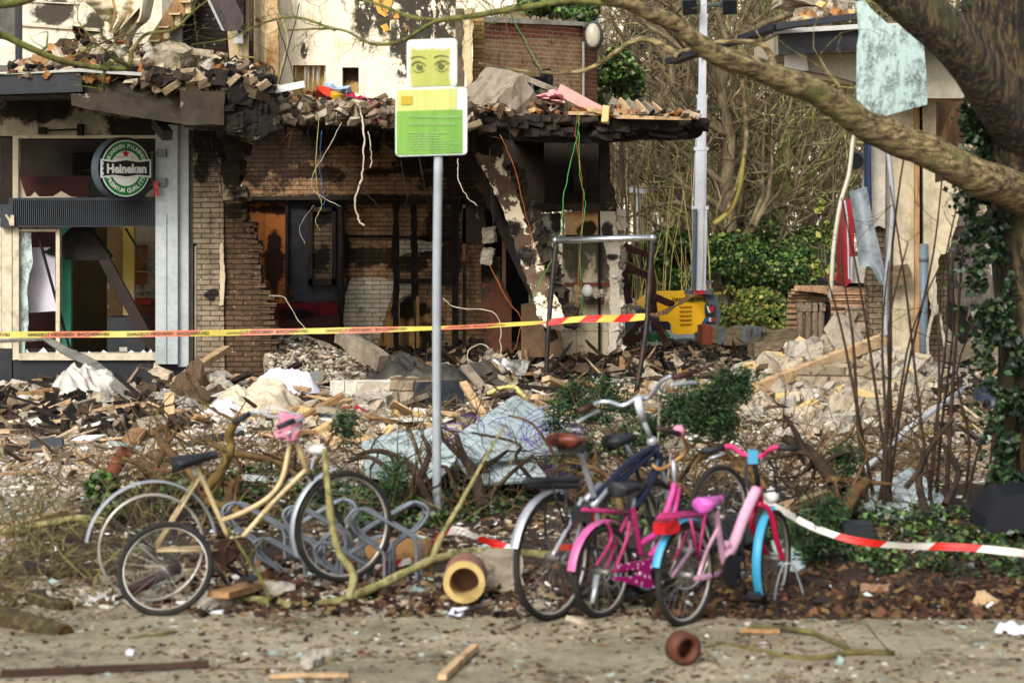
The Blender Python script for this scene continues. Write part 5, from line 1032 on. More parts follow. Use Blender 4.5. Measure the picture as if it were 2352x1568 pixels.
# planks and boards (u1, v1, u2, v2, d1, d2, w, h, material, label)
PL = [(1735, 893, 2032, 778, 25.5, 26.9, .1, .12, wood_pale, 'long pale beam sloping up the right heap to the cream pillar'),
 (405, 875, 520, 800, 27.4, 28.9, .1, .07, wood_pale, 'pale plank leaning up against the brown brick pier'),
 (389, 1003, 389, 902, 25.2, 25.4, .1, .03, wood_pale, 'upright pale board standing before the dark fibrous board'),
 (30, 940, 115, 925, 27, 27.2, .12, .1, wood_m, 'orange timber lying left of the clear plastic'),
 (20, 955, 100, 948, 26.6, 26.8, .08, .06, wood_pale, 'thin timber lying just before the thicker orange one'),
 (188, 882, 290, 896, 27.6, 27.2, .1, .08, M('red_wood', ['5a2f18', '744024', '3d1f10'], 4, .7, .3), 'reddish brown timber across the clear plastic'),
 (255, 858, 340, 930, 27.5, 26.6, .08, .05, char_wood, 'charred batten leaning down from the plastic'),
 (430, 915, 530, 955, 27, 26, .12, .07, wood_pale, 'pale board poking from under the cream blanket'),
 (300, 1050, 330, 985, 22.9, 24.5, .16, .05, wood_m, 'orange board leaning in the broken shrub left of the saddle'),
 (0, 1225, 160, 1208, 17.4, 18.2, .09, .08, wood_pale, 'pale squared timber at the left edge behind the twigs'),
 (500, 1366, 610, 1338, 14.6, 15.3, .14, .04, wood_m, 'orange board under the cream bicycle'),
 (1800, 1175, 1925, 1140, 18.6, 19.6, .09, .06, wood_pale, 'pale timber between the pink bicycle and the glass'),
 (1715, 915, 1760, 880, 26, 26.6, .12, .1, wood_m, 'orange timber end left of the long pale beam'),
 (1650, 940, 1745, 915, 25.4, 26, .14, .03, wood_pale, 'pale board lying flat at the left end of the right heap'),
 (1800, 965, 2160, 935, 24.6, 25.8, .06, .04, wood_pale, 'long thin lath running across the foot of the right heap'),
 (1880, 930, 1940, 985, 25.8, 24.8, .1, .05, wood_m, 'short orange board sliding down the right heap'),
 (2190, 960, 2195, 1010, 25.2, 24.6, .12, .04, wood_pale, 'short pale board standing near the tree trunk'),
 (2120, 1010, 2352, 1000, 24, 24.6, .08, .05, M('gold_frame', ['7d6a2c', '9c8740'], 4, .4, .1, metal=.4), 'gilded frame rail lying by the tree trunk'),
 (2160, 985, 2352, 990, 24.6, 25, .06, .05, M('gold_frame', []), 'second gilded frame rail behind the first one'),
 (430, 855, 600, 900, 28.4, 27.6, .1, .1, M('zinc_strip', ['7a7d7c', '9a9d9c'], 4, .4, .1, metal=.5), 'zinc profile lying between the blanket and the pier'),
 (650, 878, 735, 862, 27.4, 27.7, .12, .1, M('grey_paint', ['8b8d88', '75776f'], 4, .6, .1, dirt=.3), 'grey painted profile lying right of the cream blanket'),
 (1740, 1010, 1860, 985, 24, 24.6, .14, .04, wood_grey, 'weathered board on the street behind the pink bicycle'),
 (640, 1000, 760, 985, 23.2, 23.8, .12, .04, wood_pale, 'pale board lying flat behind the cream handlebar'),
 (250, 1030, 380, 1058, 22.8, 22.2, .05, .05, M('grey_rail', ['8f9492', 'a5aaa8'], 4, .5, .1), 'pale grey rail lying in the shrub left of the saddle'),
 (560, 1095, 700, 1125, 20.6, 20.2, .05, .05, M('grey_rail', []), 'pale grey rail lying behind the cream bicycle frame'),
 (440, 1020, 552, 1010, 23, 23.6, .09, .06, M('dark_profile', ['2c3136', '3a4046'], 4, .5, .1), 'dark grey profile on the street above the black saddle'),
 (0, 1052, 120, 1022, 22.3, 23.4, .06, .05, wood_grey, 'weathered lath at the left street edge'),
 (72, 1048, 145, 1048, 22.6, 22.6, .1, .1, M('dark_profile', []), 'dark grey kerb piece at the left of the street'),
 (0, 1020, 90, 1005, 23.6, 24.4, .2, .03, wood_pale, 'pale board sheet lying at the left street edge'),
 (0, 1552, 480, 1532, 12.7, 12.95, .035, .03, M('dark_lath', ['2b1c12', '3d291a'], 4, .8, .3), 'long dark lath lying along the bottom left of the path'),
 (520, 1538, 690, 1532, 12.9, 12.95, .022, .014, wood_grey, 'thin grey splinter on the path right of the dark lath'),
 (620, 1562, 800, 1558, 12.65, 12.7, .028, .02, wood_pale, 'pale splinter at the very bottom of the path'),
 (1015, 1560, 1090, 1500, 12.6, 13.4, .045, .035, wood_pale, 'split pale piece of timber on the path below the sign'),
 (1790, 1455, 1700, 1458, 13.9, 13.9, .03, .02, wood_m, 'thin orange sliver on the path under the pink bicycle')]
for (a, c, e, f, d1, d2, w_, h_, m, lab) in PL:
    p, q = P(a, c, d1), P(e, f, d2); 
    if min(p.z, q.z) < -.05 or (p.z < .12 and q.z < .12): p.z = max(hz(p.x, p.y) + h_ / 2 + .015, p.z); q.z = max(hz(q.x, q.y) + h_ / 2 + .015, q.z)
    b = MB(); b.bar(p, q, w_, h_, jit=.004, seg=4); one(('rail' if 'rail' in lab or 'profile' in lab else 'plank'), b, m, lab, 'rail' if 'rail' in lab or 'profile' in lab else 'plank')
bricks('plank', 46, ell(1300, 860, 29.5, 430, 0, 3), [char_wood, wood_grey, wood_m], (.9, .07, .03), 'short charred lath lying in the charred rubble field', 'laths in the charred rubble field', tilt=.18, cat='plank')
bricks('plank', 30, ell(1000, 940, 25, 900, 0, 2.2), [wood_grey, wood_pale, wood_m], (.6, .08, .03), 'short broken lath lying on the rubble street', 'laths on the rubble street', tilt=.15, cat='plank')
bricks('plank', 24, ell(200, 920, 26.6, 230, 0, 1.6), [char_wood, wood_pale, char_wood], (.7, .07, .03), 'broken lath in the ash before the pub', 'laths in the ash before the pub', tilt=.2, cat='plank')
bricks('board_piece', 46, ell(800, 940, 25, 800, 0, 2.6), [white_m, wood_grey, brick_t, wood_pale, M('pale_board', ['a8a396', 'bdb8ac'], 6, .8, .3, dirt=.4)], (.5, .3, .022), 'flat broken board piece lying on the rubble street', 'flat board pieces on the rubble street', tilt=.22, cat='board')
bricks('plank', 40, ell(900, 900, 27, 850, 0, 2.0), [wood_pale, wood_grey, char_wood, wood_m], (1.3, .09, .05), 'long broken batten tossed on the rubble behind the bicycles', 'long battens on the rubble', tilt=.16, cat='plank')
# cloths and plastic on the ground
def heapcloth(name, u, v, d, rx, ry, h_, m, lab, cat, seed, fr=3.2, th=.5):
    c = P(u, v, d); c.z = hz(c.x, c.y)
    def fn2(s, t):
        a = 2 * math.pi * s; q = t; rr = 1 + .25 * NZ.noise(V((math.cos(a) * 1.5, math.sin(a) * 1.5, seed)))
        x = math.cos(a) * rx * q * rr; y = math.sin(a) * ry * q * rr; k_ = (1 - q ** 4) ; fo = 1 - abs(NZ.noise(V((x * fr * 1.2 + 2, y * fr * 2.2 + x * 3, seed)))) * 2.4
        z = k_ * (h_ * .62 * (.75 + th * .8 * NZ.noise(V((x * fr * .8, y * fr * .8, seed + 2)))) + min(.11, h_ * .3) * fo + .03 * NZ.noise(V((x * 16, y * 16, seed)))) - .02
        return c + V((x, y, z))
    b = MB(); b.sheet(fn2, 90, 30); return one(name, b, m, lab, cat, smooth=True)
blk_m = M('blanket', ['a89c84', 'bcb098', '8f8269'], 3, .95, .5, 14, bd=.03, dirt=.4, dcol='5a4a34')
heapcloth('blanket', 600, 945, 26.2, .58, .5, .42, blk_m, 'big crumpled cream blanket heaped in the middle of the rubble', 'blanket', 1, 3.4, .8)
heapcloth('white_sheet', 520, 948, 26.0, .24, .3, .26, M('sheet_white', ['c3c0d0', 'd4d2dc'], 3, .9, .4, 9, bd=.03), 'white lilac sheet under the left end of the cream blanket', 'sheet', 3)
heapcloth('white_sheet', 650, 912, 27, .36, .3, .34, M('sheet_white', []), 'white sheet showing over the back of the cream blanket', 'sheet', 4)
plast = M('plastic', ['9c988e', 'b8b4aa', '7d786d'], 4, .35, .6, 12, bd=.04, spec=.7)
heapcloth('plastic_sheet', 205, 912, 27.4, .5, .45, .48, plast, 'crumpled clear plastic sheet before the pub plinth', 'plastic sheet', 6, 4, .9)
heapcloth('plastic_bag', 70, 915, 27.0, .26, .2, .16, plast, 'small crumpled plastic bag left of the plastic sheet', 'plastic bag', 8, 5, .9)
heapcloth('cement_bag', 380, 935, 26.4, .34, .3, .26, M('grey_bag', ['77736a', '8f8a80'], 4, .8, .3), 'grey paper sack among the timbers before the pub', 'sack', 9)
heapcloth('straw_bundle', 435, 905, 27.4, .22, .3, .44, M('brown_wool', ['4a3828', '6a5440', '332619'], 14, .95, 1, 30, bd=.05), 'shaggy brown bundle left of the cream blanket', 'bundle', 11, 6, 1)
heapcloth('paper_bag', 2330, 1432, 14.0, .13, .1, .10, M('paper_white', ['b9b9c4', 'cccbd2'], 5, .8, .3, 10, bd=.02), 'crumpled white plastic bag at the right edge of the path', 'plastic bag', 12, 12, 1)
heapcloth('red_rag', 815, 940, 25.8, .22, .16, .16, M('red_rag', ['7d1420', '94202c'], 4, .8, .3), 'dark red rag on the rubble behind the handlebar', 'rag', 13, 8)
heapcloth('blue_rag', 770, 945, 25.7, .2, .18, .13, M('blue_rag', ['8f9db0', 'a9b3c4'], 4, .8, .3), 'pale blue rag beside the dark red rag', 'rag', 14, 8)
heapcloth('root_ball', 1835, 890, 28.0, .3, .25, .2, M('roots', ['2f2117', '4a3626', '1b130d'], 16, .95, 1, 30, bd=.05), 'dark ball of roots left of the long pale beam', 'roots', 15, 9, 1)
heapcloth('roof_felt', 950, 850, 28.8, .75, .4, .5, M('felt', ['23211f', '37342f', '5c574e'], 3, .7, .6, 16, bd=.03), 'sheet of dark roofing felt bunched up behind the sign pole', 'roofing felt', 16, 3, .8)
heapcloth('roof_felt', 1075, 838, 29.0, .55, .35, .42, M('felt', []), 'rolled grey black roofing felt right of the sign pole', 'roofing felt', 17, 3, .8)
drape([(1125, 820), (1140, 835), (1165, 850)], [(1215, 828), (1210, 850), (1195, 865)], 29.2, M('crumpled_white', ['9a9a94', 'b0b0aa', '6b6b66'], 3, .35, .5, 8, metal=.3), 'metal_sheet', 'crumpled whitish metal sheet in the charred rubble', 'metal sheet', seed=9, nu=10, nv=10, amp=.2)
heapcloth('tarpaulin', 2310, 985, 25.5, .42, .4, .34, M('tarp', ['1b2531', '2a3745'], 3, .4, .4, 9), 'dark blue tarpaulin behind the tree trunk', 'tarpaulin', 18, 3)
b = MB(); b.tube([P(2080, 963, 25.4), P(2205, 968, 24.9)], .065, 16); b.tube([P(2205, 968, 24.9), P(2214, 969, 24.88)], .075, 16); one('drain_pipe', b, M('pipe_grey', ['4a4c4d', '5f6263'], 4, .5, .1), 'grey plastic drain pipe lying before the tree trunk', 'pipe', smooth=True)
b = MB(); b.tube([P(1915, 1150, 19.5), P(1990, 1075, 21), P(2085, 985, 23), P(2218, 890, 25)], .028, 8); one('white_pipe', b, M('pipe_white', ['b9bcbe', 'cfd2d3'], 4, .4, .1), 'long white pipe rising aslant through the saplings', 'pipe', smooth=True)
pt = []
for _ in range(2200): p = slopef(R.uniform(.02, .98), R.uniform(.05, .98)); pt.append(tuple(p))
chips('slope_grit', pt, (.012, .06), mix_mat, flat=(.3, .7), tilt=.5)
# bundle of bent window profiles
pf = M('profile', ['4f4e48', '77756c', '2c2b27'], 4, .5, .2, metal=.2)
for k in range(4):
    b = MB(); b.tube(pline([(98 + k * 4, 776, 28.6), (150 + 3 * k, 812 - k * 3, 28.2), (200 + 7 * k, 838 - k * 2, 27.8), (250 + 6 * k, 880 - k * 2, 27.2), (304 + 5 * k, 926 - k * 2, 26.6)], 6), [.022, .02], 5); one('window_profile', b, pf, ['lowest', 'second lowest', 'second highest', 'highest'][k] + ' of the four bent window profiles sagging from the pub window to the ground', 'window profile', 'bent window profiles', smooth=True)
b = MB(); b.tube([P(0, 783, 28.6), P(100, 778, 28.6)], .025, 6); one('rail', b, pf, 'dark rail running level to the left edge below the barrier tape', 'rail')
# timbers stacked right
TB = [((1610, 768, 33.8), (1925, 778, 34.2), .26, .24, 'thick old timber beam with an orange painted end on top of the stack', 'd'), ((1600, 782, 34.4), (1910, 790, 34.6), .3, .24, 'dark timber beam behind the orange ended one', 'd'), ((1725, 805, 32.8), (1930, 808, 33), .3, .24, 'short thick timber in front of the stack', 'g')]
oldw = M('old_timber', ['5f5442', '8a7a60', '2c241a'], 9, .9, 1, 24, stretch=(.25, 1, 1), bd=.04)
for p, q, w_, h_, lab, k in TB:
    b = MB(); b.bar(P(*p), P(*q), w_, h_, jit=.024, seg=14); t = tag(b.build('timber_beam', oldw), lab, 'timber beam', 'stacked timber beams')
    if 'orange painted' in lab:
        b = MB(); b.bar(P(1609, 768, 33.78), P(1630, 768.6, 33.8), w_ + .03, h_ + .03, jit=.01, seg=2); b.build('painted_end', M('orange_paint', ['7d3a22', '94482c'], 5, .7, .4, dirt=.3), t)
        for u0, u1 in ((1640, 1655), (1700, 1712), (1722, 1733)): b = MB(); b.bar(P(u0, 769, 33.8), P(u1, 770, 33.85), w_ + .012, h_ + .012, jit=.012); b.build('painted_band', M('blue_grey_band', ['5f6462', '7a8080'], 9, .8, .6, dirt=.85, dcol='4a3f30'), t)
for p, q, lab in [((2160, 800, 30), (2300, 802, 30.2), 'grey timber sleeper behind the cream pillar, upper one'), ((2160, 820, 29.6), (2300, 826, 29.8), 'grey timber sleeper behind the cream pillar, lower one')]:
    b = MB(); b.bar(P(*p), P(*q), .2, .1, jit=.006, seg=8); one('timber_beam', b, M('sleeper', ['7d705a', '95876e', '5f5442'], 4, .9, .5, stretch=(.3, 1, 1)), lab, 'timber beam')
# ================================================================== RIGHT RUIN, MACHINES
D7 = 27.6
rr_ = thing('ruined_pillar_building', 'cream wall stubs and grey canopy of the collapsed building behind the big tree', 'building', P(2090, 925, D7))
cr = plaster('cream_wall_r', ['9c9078', 'b0a48a', '857a62'], peel=True, peelcol='6a5d48', pscale=1.6, pt=.70, streak=.2, bmp=.3)
def rp(name, poly, d, th, mat, label=None): b = MB(); b.uv(poly, d, th); return part(name, b, mat, rr_, label=label)
rp('wall_stub', [(2000, 330), (2034, 340)] + rag([(2034, 525), (2018, 518), (2003, 524)], 2, 6), D7, .3, plaster('pale_grey_wall', ['a39d8f', 'b5afa1', '8b8577'], bmp=.3))
rp('grey_gap_strip', rect(2035, 300, 2047, 925), D7 + .05, .3, M('grey_gap_strip', ['6a655c', '827c71'], 4, .7, .3))  # grey strip stands for the dark gap between the wall stubs
rp('wall_stub', rag([(2048, 225), (2100, 225)], 1, 12) + [(2100, 900)] + rag([(2096, 925), (2070, 890), (2048, 885)], 3, 10), D7 - .1, .35, cr, 'tall cream wall stub with cracks')
rp('brick_stub', rag([(2002, 515), (2040, 520)], 2, 8) + [(2040, 560), (2040, 900)] + rag([(2036, 890), (2000, 800), (1994, 640), (2002, 520)], 3, 8), D7 + .15, .3, brick('grey_tan_brick', '7a6d58', '6a5d49', '3a3126', blotch=.5), 'taupe brick behind the torn plaster')
rp('timber_upright', rect(2101, 225, 2112, 928), D7 - .16, .1, wood_m); rp('gap_shade_strip', rect(2112, 225, 2118, 925), D7 - .05, .1, char_m)  # black strip beside the timber paints the shade of the open gap
b = MB(); b.tube([P(2121, 560, D7 - .15), P(2121, 900, D7 - .15)], .05, 12); b.tube([P(2121, 585, D7 - .15), P(2121, 600, D7 - .15)], .057, 12); part('drain_pipe', b, M('blue_grey_pipe', ['4e5960', '5e6a72'], 4, .5, .1), rr_, True)
rp('wall_stub', [(2119, 232), (2150, 232), (2150, 330)] + rag([(2150, 330), (2148, 420)], 1, 9) + rag([(2205, 410), (2202, 500), (2192, 530), (2178, 580), (2160, 585), (2150, 640), (2152, 720), (2143, 735), (2135, 690), (2122, 640)], 2.5, 8), D7 - .12, .3, cr, 'cream wall stub with a ragged right edge')
rp('brick_stub', rag([(2130, 500), (2190, 520), (2180, 620), (2170, 740), (2160, 930)], 2.5, 8) + [(2125, 930)], D7 + .3, .3, brick('grey_tan_brick', '', '', ''), 'taupe brick under the ragged plaster')
rp('wall_piece', [(2150, 230), (2215, 225), (2215, 420), (2150, 420)], D7 + 1.2, .2, plaster('brown_inside', ['5a4632', '6f5840', '3f3022'], streak=.8))
b = MB(); b.bar(P(2160, 330, D7 + .6), P(2190, 250, D7 + .6), .08, .06); b.bar(P(2165, 300, D7 + .7), P(2172, 400, D7 + .7), .08, .06); part('broken_lath', b, wood_m, rr_)
b = MB(); b.uv(rect(1993, 325, 1999, 505), D7 - .2, .3); part('blue_edge', b, M('navy_blue', ['10233f', '16305a'], 4, .5, .1), rr_)
b = MB(); b.bar(P(2058, 610, D7 - .3), P(2066, 655, D7 - .3), .28, .1, (0, 1, 0), jit=.02, seg=4); part('plaster_fragment', b, M('brown_frag', ['4f4231', '665640'], 5), rr_)
for k, L in enumerate([[(2148, 650), (2146, 700), (2130, 780), (2138, 850), (2155, 905)], [(2152, 700), (2165, 760), (2172, 810)]]):
    b = MB(); b.tube(pline([(u, v, D7 - .3) for u, v in L], 6), .022, 4); part('metal_bead', b, M('bead', ['7d7768', '9a9484'], 30, .6, .6), rr_)
# canopy
b = MB(); b.uv([(1789, 78), (1968, 67), (2230, 60), (2230, 112), (1968, 116), (1791, 125)], 26.2, .12); part('fascia', b, navy, rr_)
b = MB(); b.uv([(1776, 68), (1968, 56), (2230, 48), (2230, 60), (1968, 67), (1777, 78)], 26.1, .4); part('roof_trim', b, M('trim_white', ['a3a29c', 'b9b8b2'], 4, .5, .1, dirt=.2), rr_)
b = MB(); b.uv([(1795, 78), (2230, 62), (2230, 108), (1795, 122)], 26.35, 3.0); part('deck', b, plaster('soffit_tan', ['9c917c', 'ada28c', '7f7460']), rr_)
b = MB(); b.uv([(1802, 127), (1852, 126), (1857, 163), (1840, 162), (1802, 154)], 26.6, .02); part('white_beam_end', b, M('beam_white', ['b3b1aa', 'c5c3bc'], 3, .7, .2), rr_)
b = MB(); b.uv([(1852, 126), (2215, 114), (2215, 226), (2060, 226)] + rag([(2000, 196), (1960, 187), (1900, 172), (1857, 162)], 1, 12), 26.75, .5); part('beam', b, plaster('grey_cream_beam', ['8c8777', '9c9786', '757060']), rr_)
b = MB(); b.uv([(1800, 155), (1960, 186), (1958, 196), (1850, 176), (1812, 164)], 26.9, .4); part('beam_underside', b, cr, rr_)
b = MB(); b.uv(rect(2030, 226, 2215, 232), 26.9, .5); part('wooden_edge', b, wood_m, rr_)
b = MB(); b.bar(P(1541, 142, 27.5), P(1788, 62, 26), .16, .06); b.bar(P(1788, 62, 26), P(1990, 36, 25.6), .16, .06, jit=.004, seg=4); one('metal_flashing', b, navy, 'long navy metal flashing torn loose from the right canopy, its end over the light mast', 'flashing')
for k in range(3):
    b = MB(); b.rock(P([1880, 1930, 1850][k], [28, 22, 8][k], 27), ([.5, .4, .6][k], .4, [.14, .2, .12][k]), rrot(.3), 6, .05); one('concrete_chunk', b, heap_m, ['flat pale lump on the right canopy', 'lumpy pale chunk on the right canopy near the glass', 'tilted pale slab at the very top of the right canopy'][k], 'concrete chunk')
def rcs():
    u = R.uniform(1825, 1985); return P(u, 62 - .1 * (u - 1825) - R.uniform(0, 42) * math.sin((u - 1815) / 180 * 3.1), R.uniform(26.4, 27.2)), 0
bricks('loose_brick', 40, rcs, [brick_t, brick_y, brick_g, brick_o], (.21, .11, .07), 'loose brick heaped on the right canopy', 'bricks on the right canopy')
zs = M('zinc', ['6a7276', '9aa3a7', '4a5256'], 3.5, .5, .4, 12, metal=.3, bd=.02, dirt=.3)
b = MB(); pts = []
def zf(s, t):
    lft = [(1950, 440), (1964, 520), (1973, 612), (2000, 612), (2022, 655)]; rgt = [(1990, 428), (2004, 500), (2018, 560), (2030, 610), (2038, 652)]
    i = min(3, int(t * 4)); f = t * 4 - i; a = [lft[i][k] + (lft[i + 1][k] - lft[i][k]) * f for k in (0, 1)]; c = [rgt[i][k] + (rgt[i + 1][k] - rgt[i][k]) * f for k in (0, 1)]
    return P(a[0] + (c[0] - a[0]) * s, a[1] + (c[1] - a[1]) * s, 27 + .12 * math.sin(3.1 * s) + .2 * t)
b.sheet(zf, 8, 24); one('zinc_sheet', b, zs, 'bent grey zinc sheet hanging at the left side of the cream pillar', 'metal sheet', smooth=True)
# work lamp on its arm
wl = thing('work_lamp', 'small black spot lamp on a white arm beside the glass sheet', 'lamp', P(1989, 465, 28.5)); wm_ = M('arm_white', ['a3a6a8'], 3, .4, .05)
b = MB(); b.tube(pline([(1984, 460, 28.5), (1984, 395, 28.5), (1983, 362, 28.5), (1990, 362, 28.5)], 3), .022, 6); b.box(P(1984, 385, 28.5), (.08, .06, .04)); b.box(P(1982, 440, 28.5), (.2, .06, .03)); b.build('arm', wm_, wl)
b = MB(); b.tube([P(1975, 362, 28.4), P(1964, 370, 28.2)], [.07, .1], 12); b.build('lamp_head', navy, wl)
# ---- excavator seen left of the pillar: red body edge and track
DE = 34.0
ex = thing('excavator', 'red tracked excavator standing behind the cream pillar, one rusty track toward the street', 'excavator', P(1915, 815, DE))
redp = M('machine_red', ['7d0f1c', '98162a'], 4, .4, .1, dirt=.3, dcol='3a2418'); trk = M('track_steel', ['86674c', 'a88768', '5c4430'], 5, .6, .5, 24, metal=.3)
b = MB(); b.uv([(1938, 520), (1950, 455), (1960, 470), (1965, 640), (1940, 660)], DE - .5, .8); b.uv([(1936, 650), (2010, 640), (2010, 690), (1945, 690), (1932, 672)], DE + .1, 2); b.build('body', redp, ex)
b = MB(); b.tube([P(1940, 460, DE - .7), P(1946, 500, DE - .7), P(1950, 640, DE - .7), P(1956, 642, DE - .7), P(1956, 590, DE - .7)], .014, 6); b.build('handrail', wm_, ex)
b = MB(); b.uv(rect(1955, 590, 1990, 650), DE - .6, .4); b.build('side_panel', M('panel_tan', ['8f8a80', 'a09b90'], 4, .6, .3), ex)
b = MB(); b.uv([(1925, 655), (2040, 640), (2040, 690), (1932, 690)], DE - .2, 2.4); b.build('undercarriage', char_m, ex)
# track: a rounded loop of plates, its near end facing the street
x1 = P(1996, 700, DE).x; xw0 = P(1893, 700, DE).x; zt = P(0, 670, DE).z; D_ = V((-.56, .83, 0)); yb = DE - .6
prof_ = [(0, -.86), (-.02, -.5), (-.02, -.16), (.05, -.03), (.16, .02), (.74, .03), (.84, -.02), (.9, -.12), (.92, -.86)]; pc_ = crv([V((a_, 0, e_)) for a_, e_ in prof_], 6); dense = []; acc_ = 0
for p, q in zip(pc_, pc_[1:]):
    n_ = max(1, round((q - p).length / .01)); dense += [p.lerp(q, i / n_) for i in range(n_)]
b = MB()
for i in range(0, len(dense) - 6, 8):
    p, q = dense[i], dense[i + 6]; A_ = V((xw0, yb, zt)) + D_ * p.x + V((0, 0, p.z)); B_ = V((xw0, yb, zt)) + D_ * q.x + V((0, 0, q.z)); m_ = (A_ + B_) / 2; d_ = B_ - A_
    b.bar(m_, m_ + V((x1 - xw0, 0, 0)), .035, d_.length * 1.05, d_, jit=.004); nr = V((1, 0, 0)).cross(d_).normalized(); nr = nr if nr.dot(V((0, -1, .6))) > 0 else -nr; b.bar(m_ + nr * .035, m_ + V((x1 - xw0, 0, 0)) + nr * .035, .05, .022, d_)
b.build('track', trk, ex)
b = MB(); b.box(V(((xw0 + x1) / 2 - .2, yb + .45, zt - .5)), (x1 - xw0 - .1, .5, .7)); b.build('track_frame', char_m, ex)
for k, u in enumerate([1838, 1856, 1872, 1886]): b = MB(); b.tube([P(u, 695, DE - .45), P(u, 785, DE - .45)], .05, 10); b.box(P(u, 706, DE - .45), (.11, .12, .1)); b.build('roller', M('roller', ['4a3d30', '8a7a66', '2c241c'], 8, .5, .4, metal=.4), ex)
# ---- black demolition grab seen right of the pillar
DG = 31
gr = thing('demolition_grab', 'dirty black demolition grab of a digger seen between the cream pillar and the big tree', 'excavator grab', P(2235, 800, DG)); gm_ = M('grab_steel', ['1d1b19', '45403a', '7d7468', '100f0e'], 3, .5, .5, 14, metal=.4)
b = MB(); b.uv(rect(2196, 495, 2272, 520), DG, .7); b.uv(rect(2200, 521, 2268, 545), DG + .1, .5); b.uv(rect(2200, 560, 2262, 600), DG + .1, .5); b.uv(rect(2192, 601, 2272, 618), DG, .6); b.build('rotator', gm_, gr)
b = MB(); b.uv([(2195, 618), (2270, 622), (2290, 650), (2296, 660), (2280, 700), (2230, 706), (2195, 700), (2188, 660)], DG - .1, .5); b.build('yoke', gm_, gr)
b = MB(); b.disc(P(2214, 640, DG - .2), .09, (0, 1, 0), .1, 16); b.disc(P(2214, 640, DG - .22), .05, (0, 1, 0), .1, 12); b.build('pivot_bolt', M('bolt', ['5a544a', '8a8172'], 8, .5, .3, metal=.5), gr)
b = MB(); b.uv([(2180, 695), (2300, 700), (2300, 790), (2270, 805), (2185, 790)], DG + .1, .4); b.build('jaw_body', M('grab_black', ['161616', '24211f'], 4, .5, .3), gr)
b = MB(); b.tube([P(2228, 706 + 0, DG - .1), P(2222, 735, DG - .15), P(2230, 745, DG - .15), P(2238, 735, DG - .15), P(2232, 706, DG - .1)], .02, 6); b.build('shackle', M('shackle', ['5a4636', '7d654c'], 5, .5, .3), gr)
b = MB(); b.uv([(2168, 742), (2180, 755), (2212, 796), (2206, 800), (2176, 780), (2168, 762)], DG - .1, .15); b.build('claw', M('claw', ['8a8478', 'a39c8f', '5f594f'], 6, .4, .3, metal=.4), gr); b = MB(); b.uv([(2212, 800), (2240, 765), (2290, 722), (2292, 735), (2262, 770), (2226, 800)], DG - .1, .15); b.build('claw', M('claw', []), gr)
b = MB()
for u in (2278, 2290): b.tube([P(u, 500, 33), P(u, 640, 33)], .02, 5)
for v in (530, 570, 610): b.tube([P(2270, v, 33), P(2300, v, 33)], .015, 5)
b.build('hose_rack', wm_, gr)

# ---- yellow generator with light mast
DL = 35.6
lt = thing('light_tower', 'yellow and grey trailer generator carrying a tall light mast', 'light tower', P(1575, 808, DL))
yel = M('machine_yellow', ['dca206', 'e6b010'], 3, .4, .1); dgr = M('machine_grey', ['3a3f44', '464c52'], 3, .5, .1); alu = M('mast_alu', ['9a9fa6', 'b3b8bf'], 3, .4, .1, metal=.4)
b = MB(); b.uv([(1472, 705), (1488, 692), (1510, 680), (1615, 678), (1623, 690), (1620, 730), (1600, 765), (1560, 768), (1500, 752), (1478, 735)], DL, 1.5); b.build('hood', yel, lt)
b = MB()
for k in range(5): b.uv([(1560, 703 + k * 10), (1590, 702 + k * 10), (1587, 706 + k * 10), (1563, 707 + k * 10)], DL - .02, .03)
b.build('louvre', M('louvre_dark', ['a87606'], 3), lt)
b = MB(); b.uv([(1612, 676), (1648, 681), (1656, 715), (1654, 742), (1630, 760), (1600, 770), (1604, 756), (1624, 722), (1624, 694)], DL - .04, 1.56); b.build('end_cover', dgr, lt)
b = MB(); b.uv([(1619, 698), (1643, 701), (1642, 725), (1619, 721)], DL - .08, .04); cp = b.build('control_panel', M('panel_dark', '2a2d31', 3, .4, 0), lt)
b = MB(); b.uv([(1622, 702), (1626, 702), (1632, 718), (1628, 718)], DL - .1, .02); b.build('badge', wht, cp); b = MB(); b.uv([(1628, 704), (1632, 703), (1635, 711), (1638, 703), (1642, 704), (1637, 717), (1633, 717)], DL - .11, .02); b.build('badge', redm, cp)
for u, m in ((1624, M('sock_blue', '124f9c', 3, .4, 0)), (1631, wht), (1637, redm)): b = MB(); b.disc(P(u, 734, DL - .06), .03, (0, -1, 0), .03, 10); b.build('socket', m, lt)
text('VAN LEEUWEN', .085, blk, lt, P(1588, 688, DL - .03), rot(0, rad(90), 0), .003, .002)
b = MB(); b.disc(P(1609, 797, DL - .1), .17, (0, -1, 0), .14, 20); wh = b.build('wheel', M('tyre', ['0d0d0d', '1a1918'], 6, .8, .3), lt); b = MB(); b.disc(P(1609, 797, DL - .24), .105, (0, -1, 0), .03, 16); b.build('rim', wht, wh)
b = MB(); b.uv([(1462, 712), (1475, 706), (1540, 770), (1540, 778), (1470, 752)], DL - .4, .6); b.uv([(1425, 745), (1470, 738), (1540, 772), (1540, 784), (1440, 760)], DL - .3, .1); b.build('chassis', dgr, lt)
b = MB(); b.tube(pline([(1520, 790, DL - .6), (1550, 778, DL - .6), (1580, 775, DL - .6), (1605, 778, DL - .6)], 4), .05, 8); b.build('mudguard', M('guard_grey', ['7d8184'], 3, .5, .1), lt)
mast = None; secs = [(672, 480, .20), (480, 345, .165), (345, 225, .14), (225, 40, .11), (40, -60, .09)]
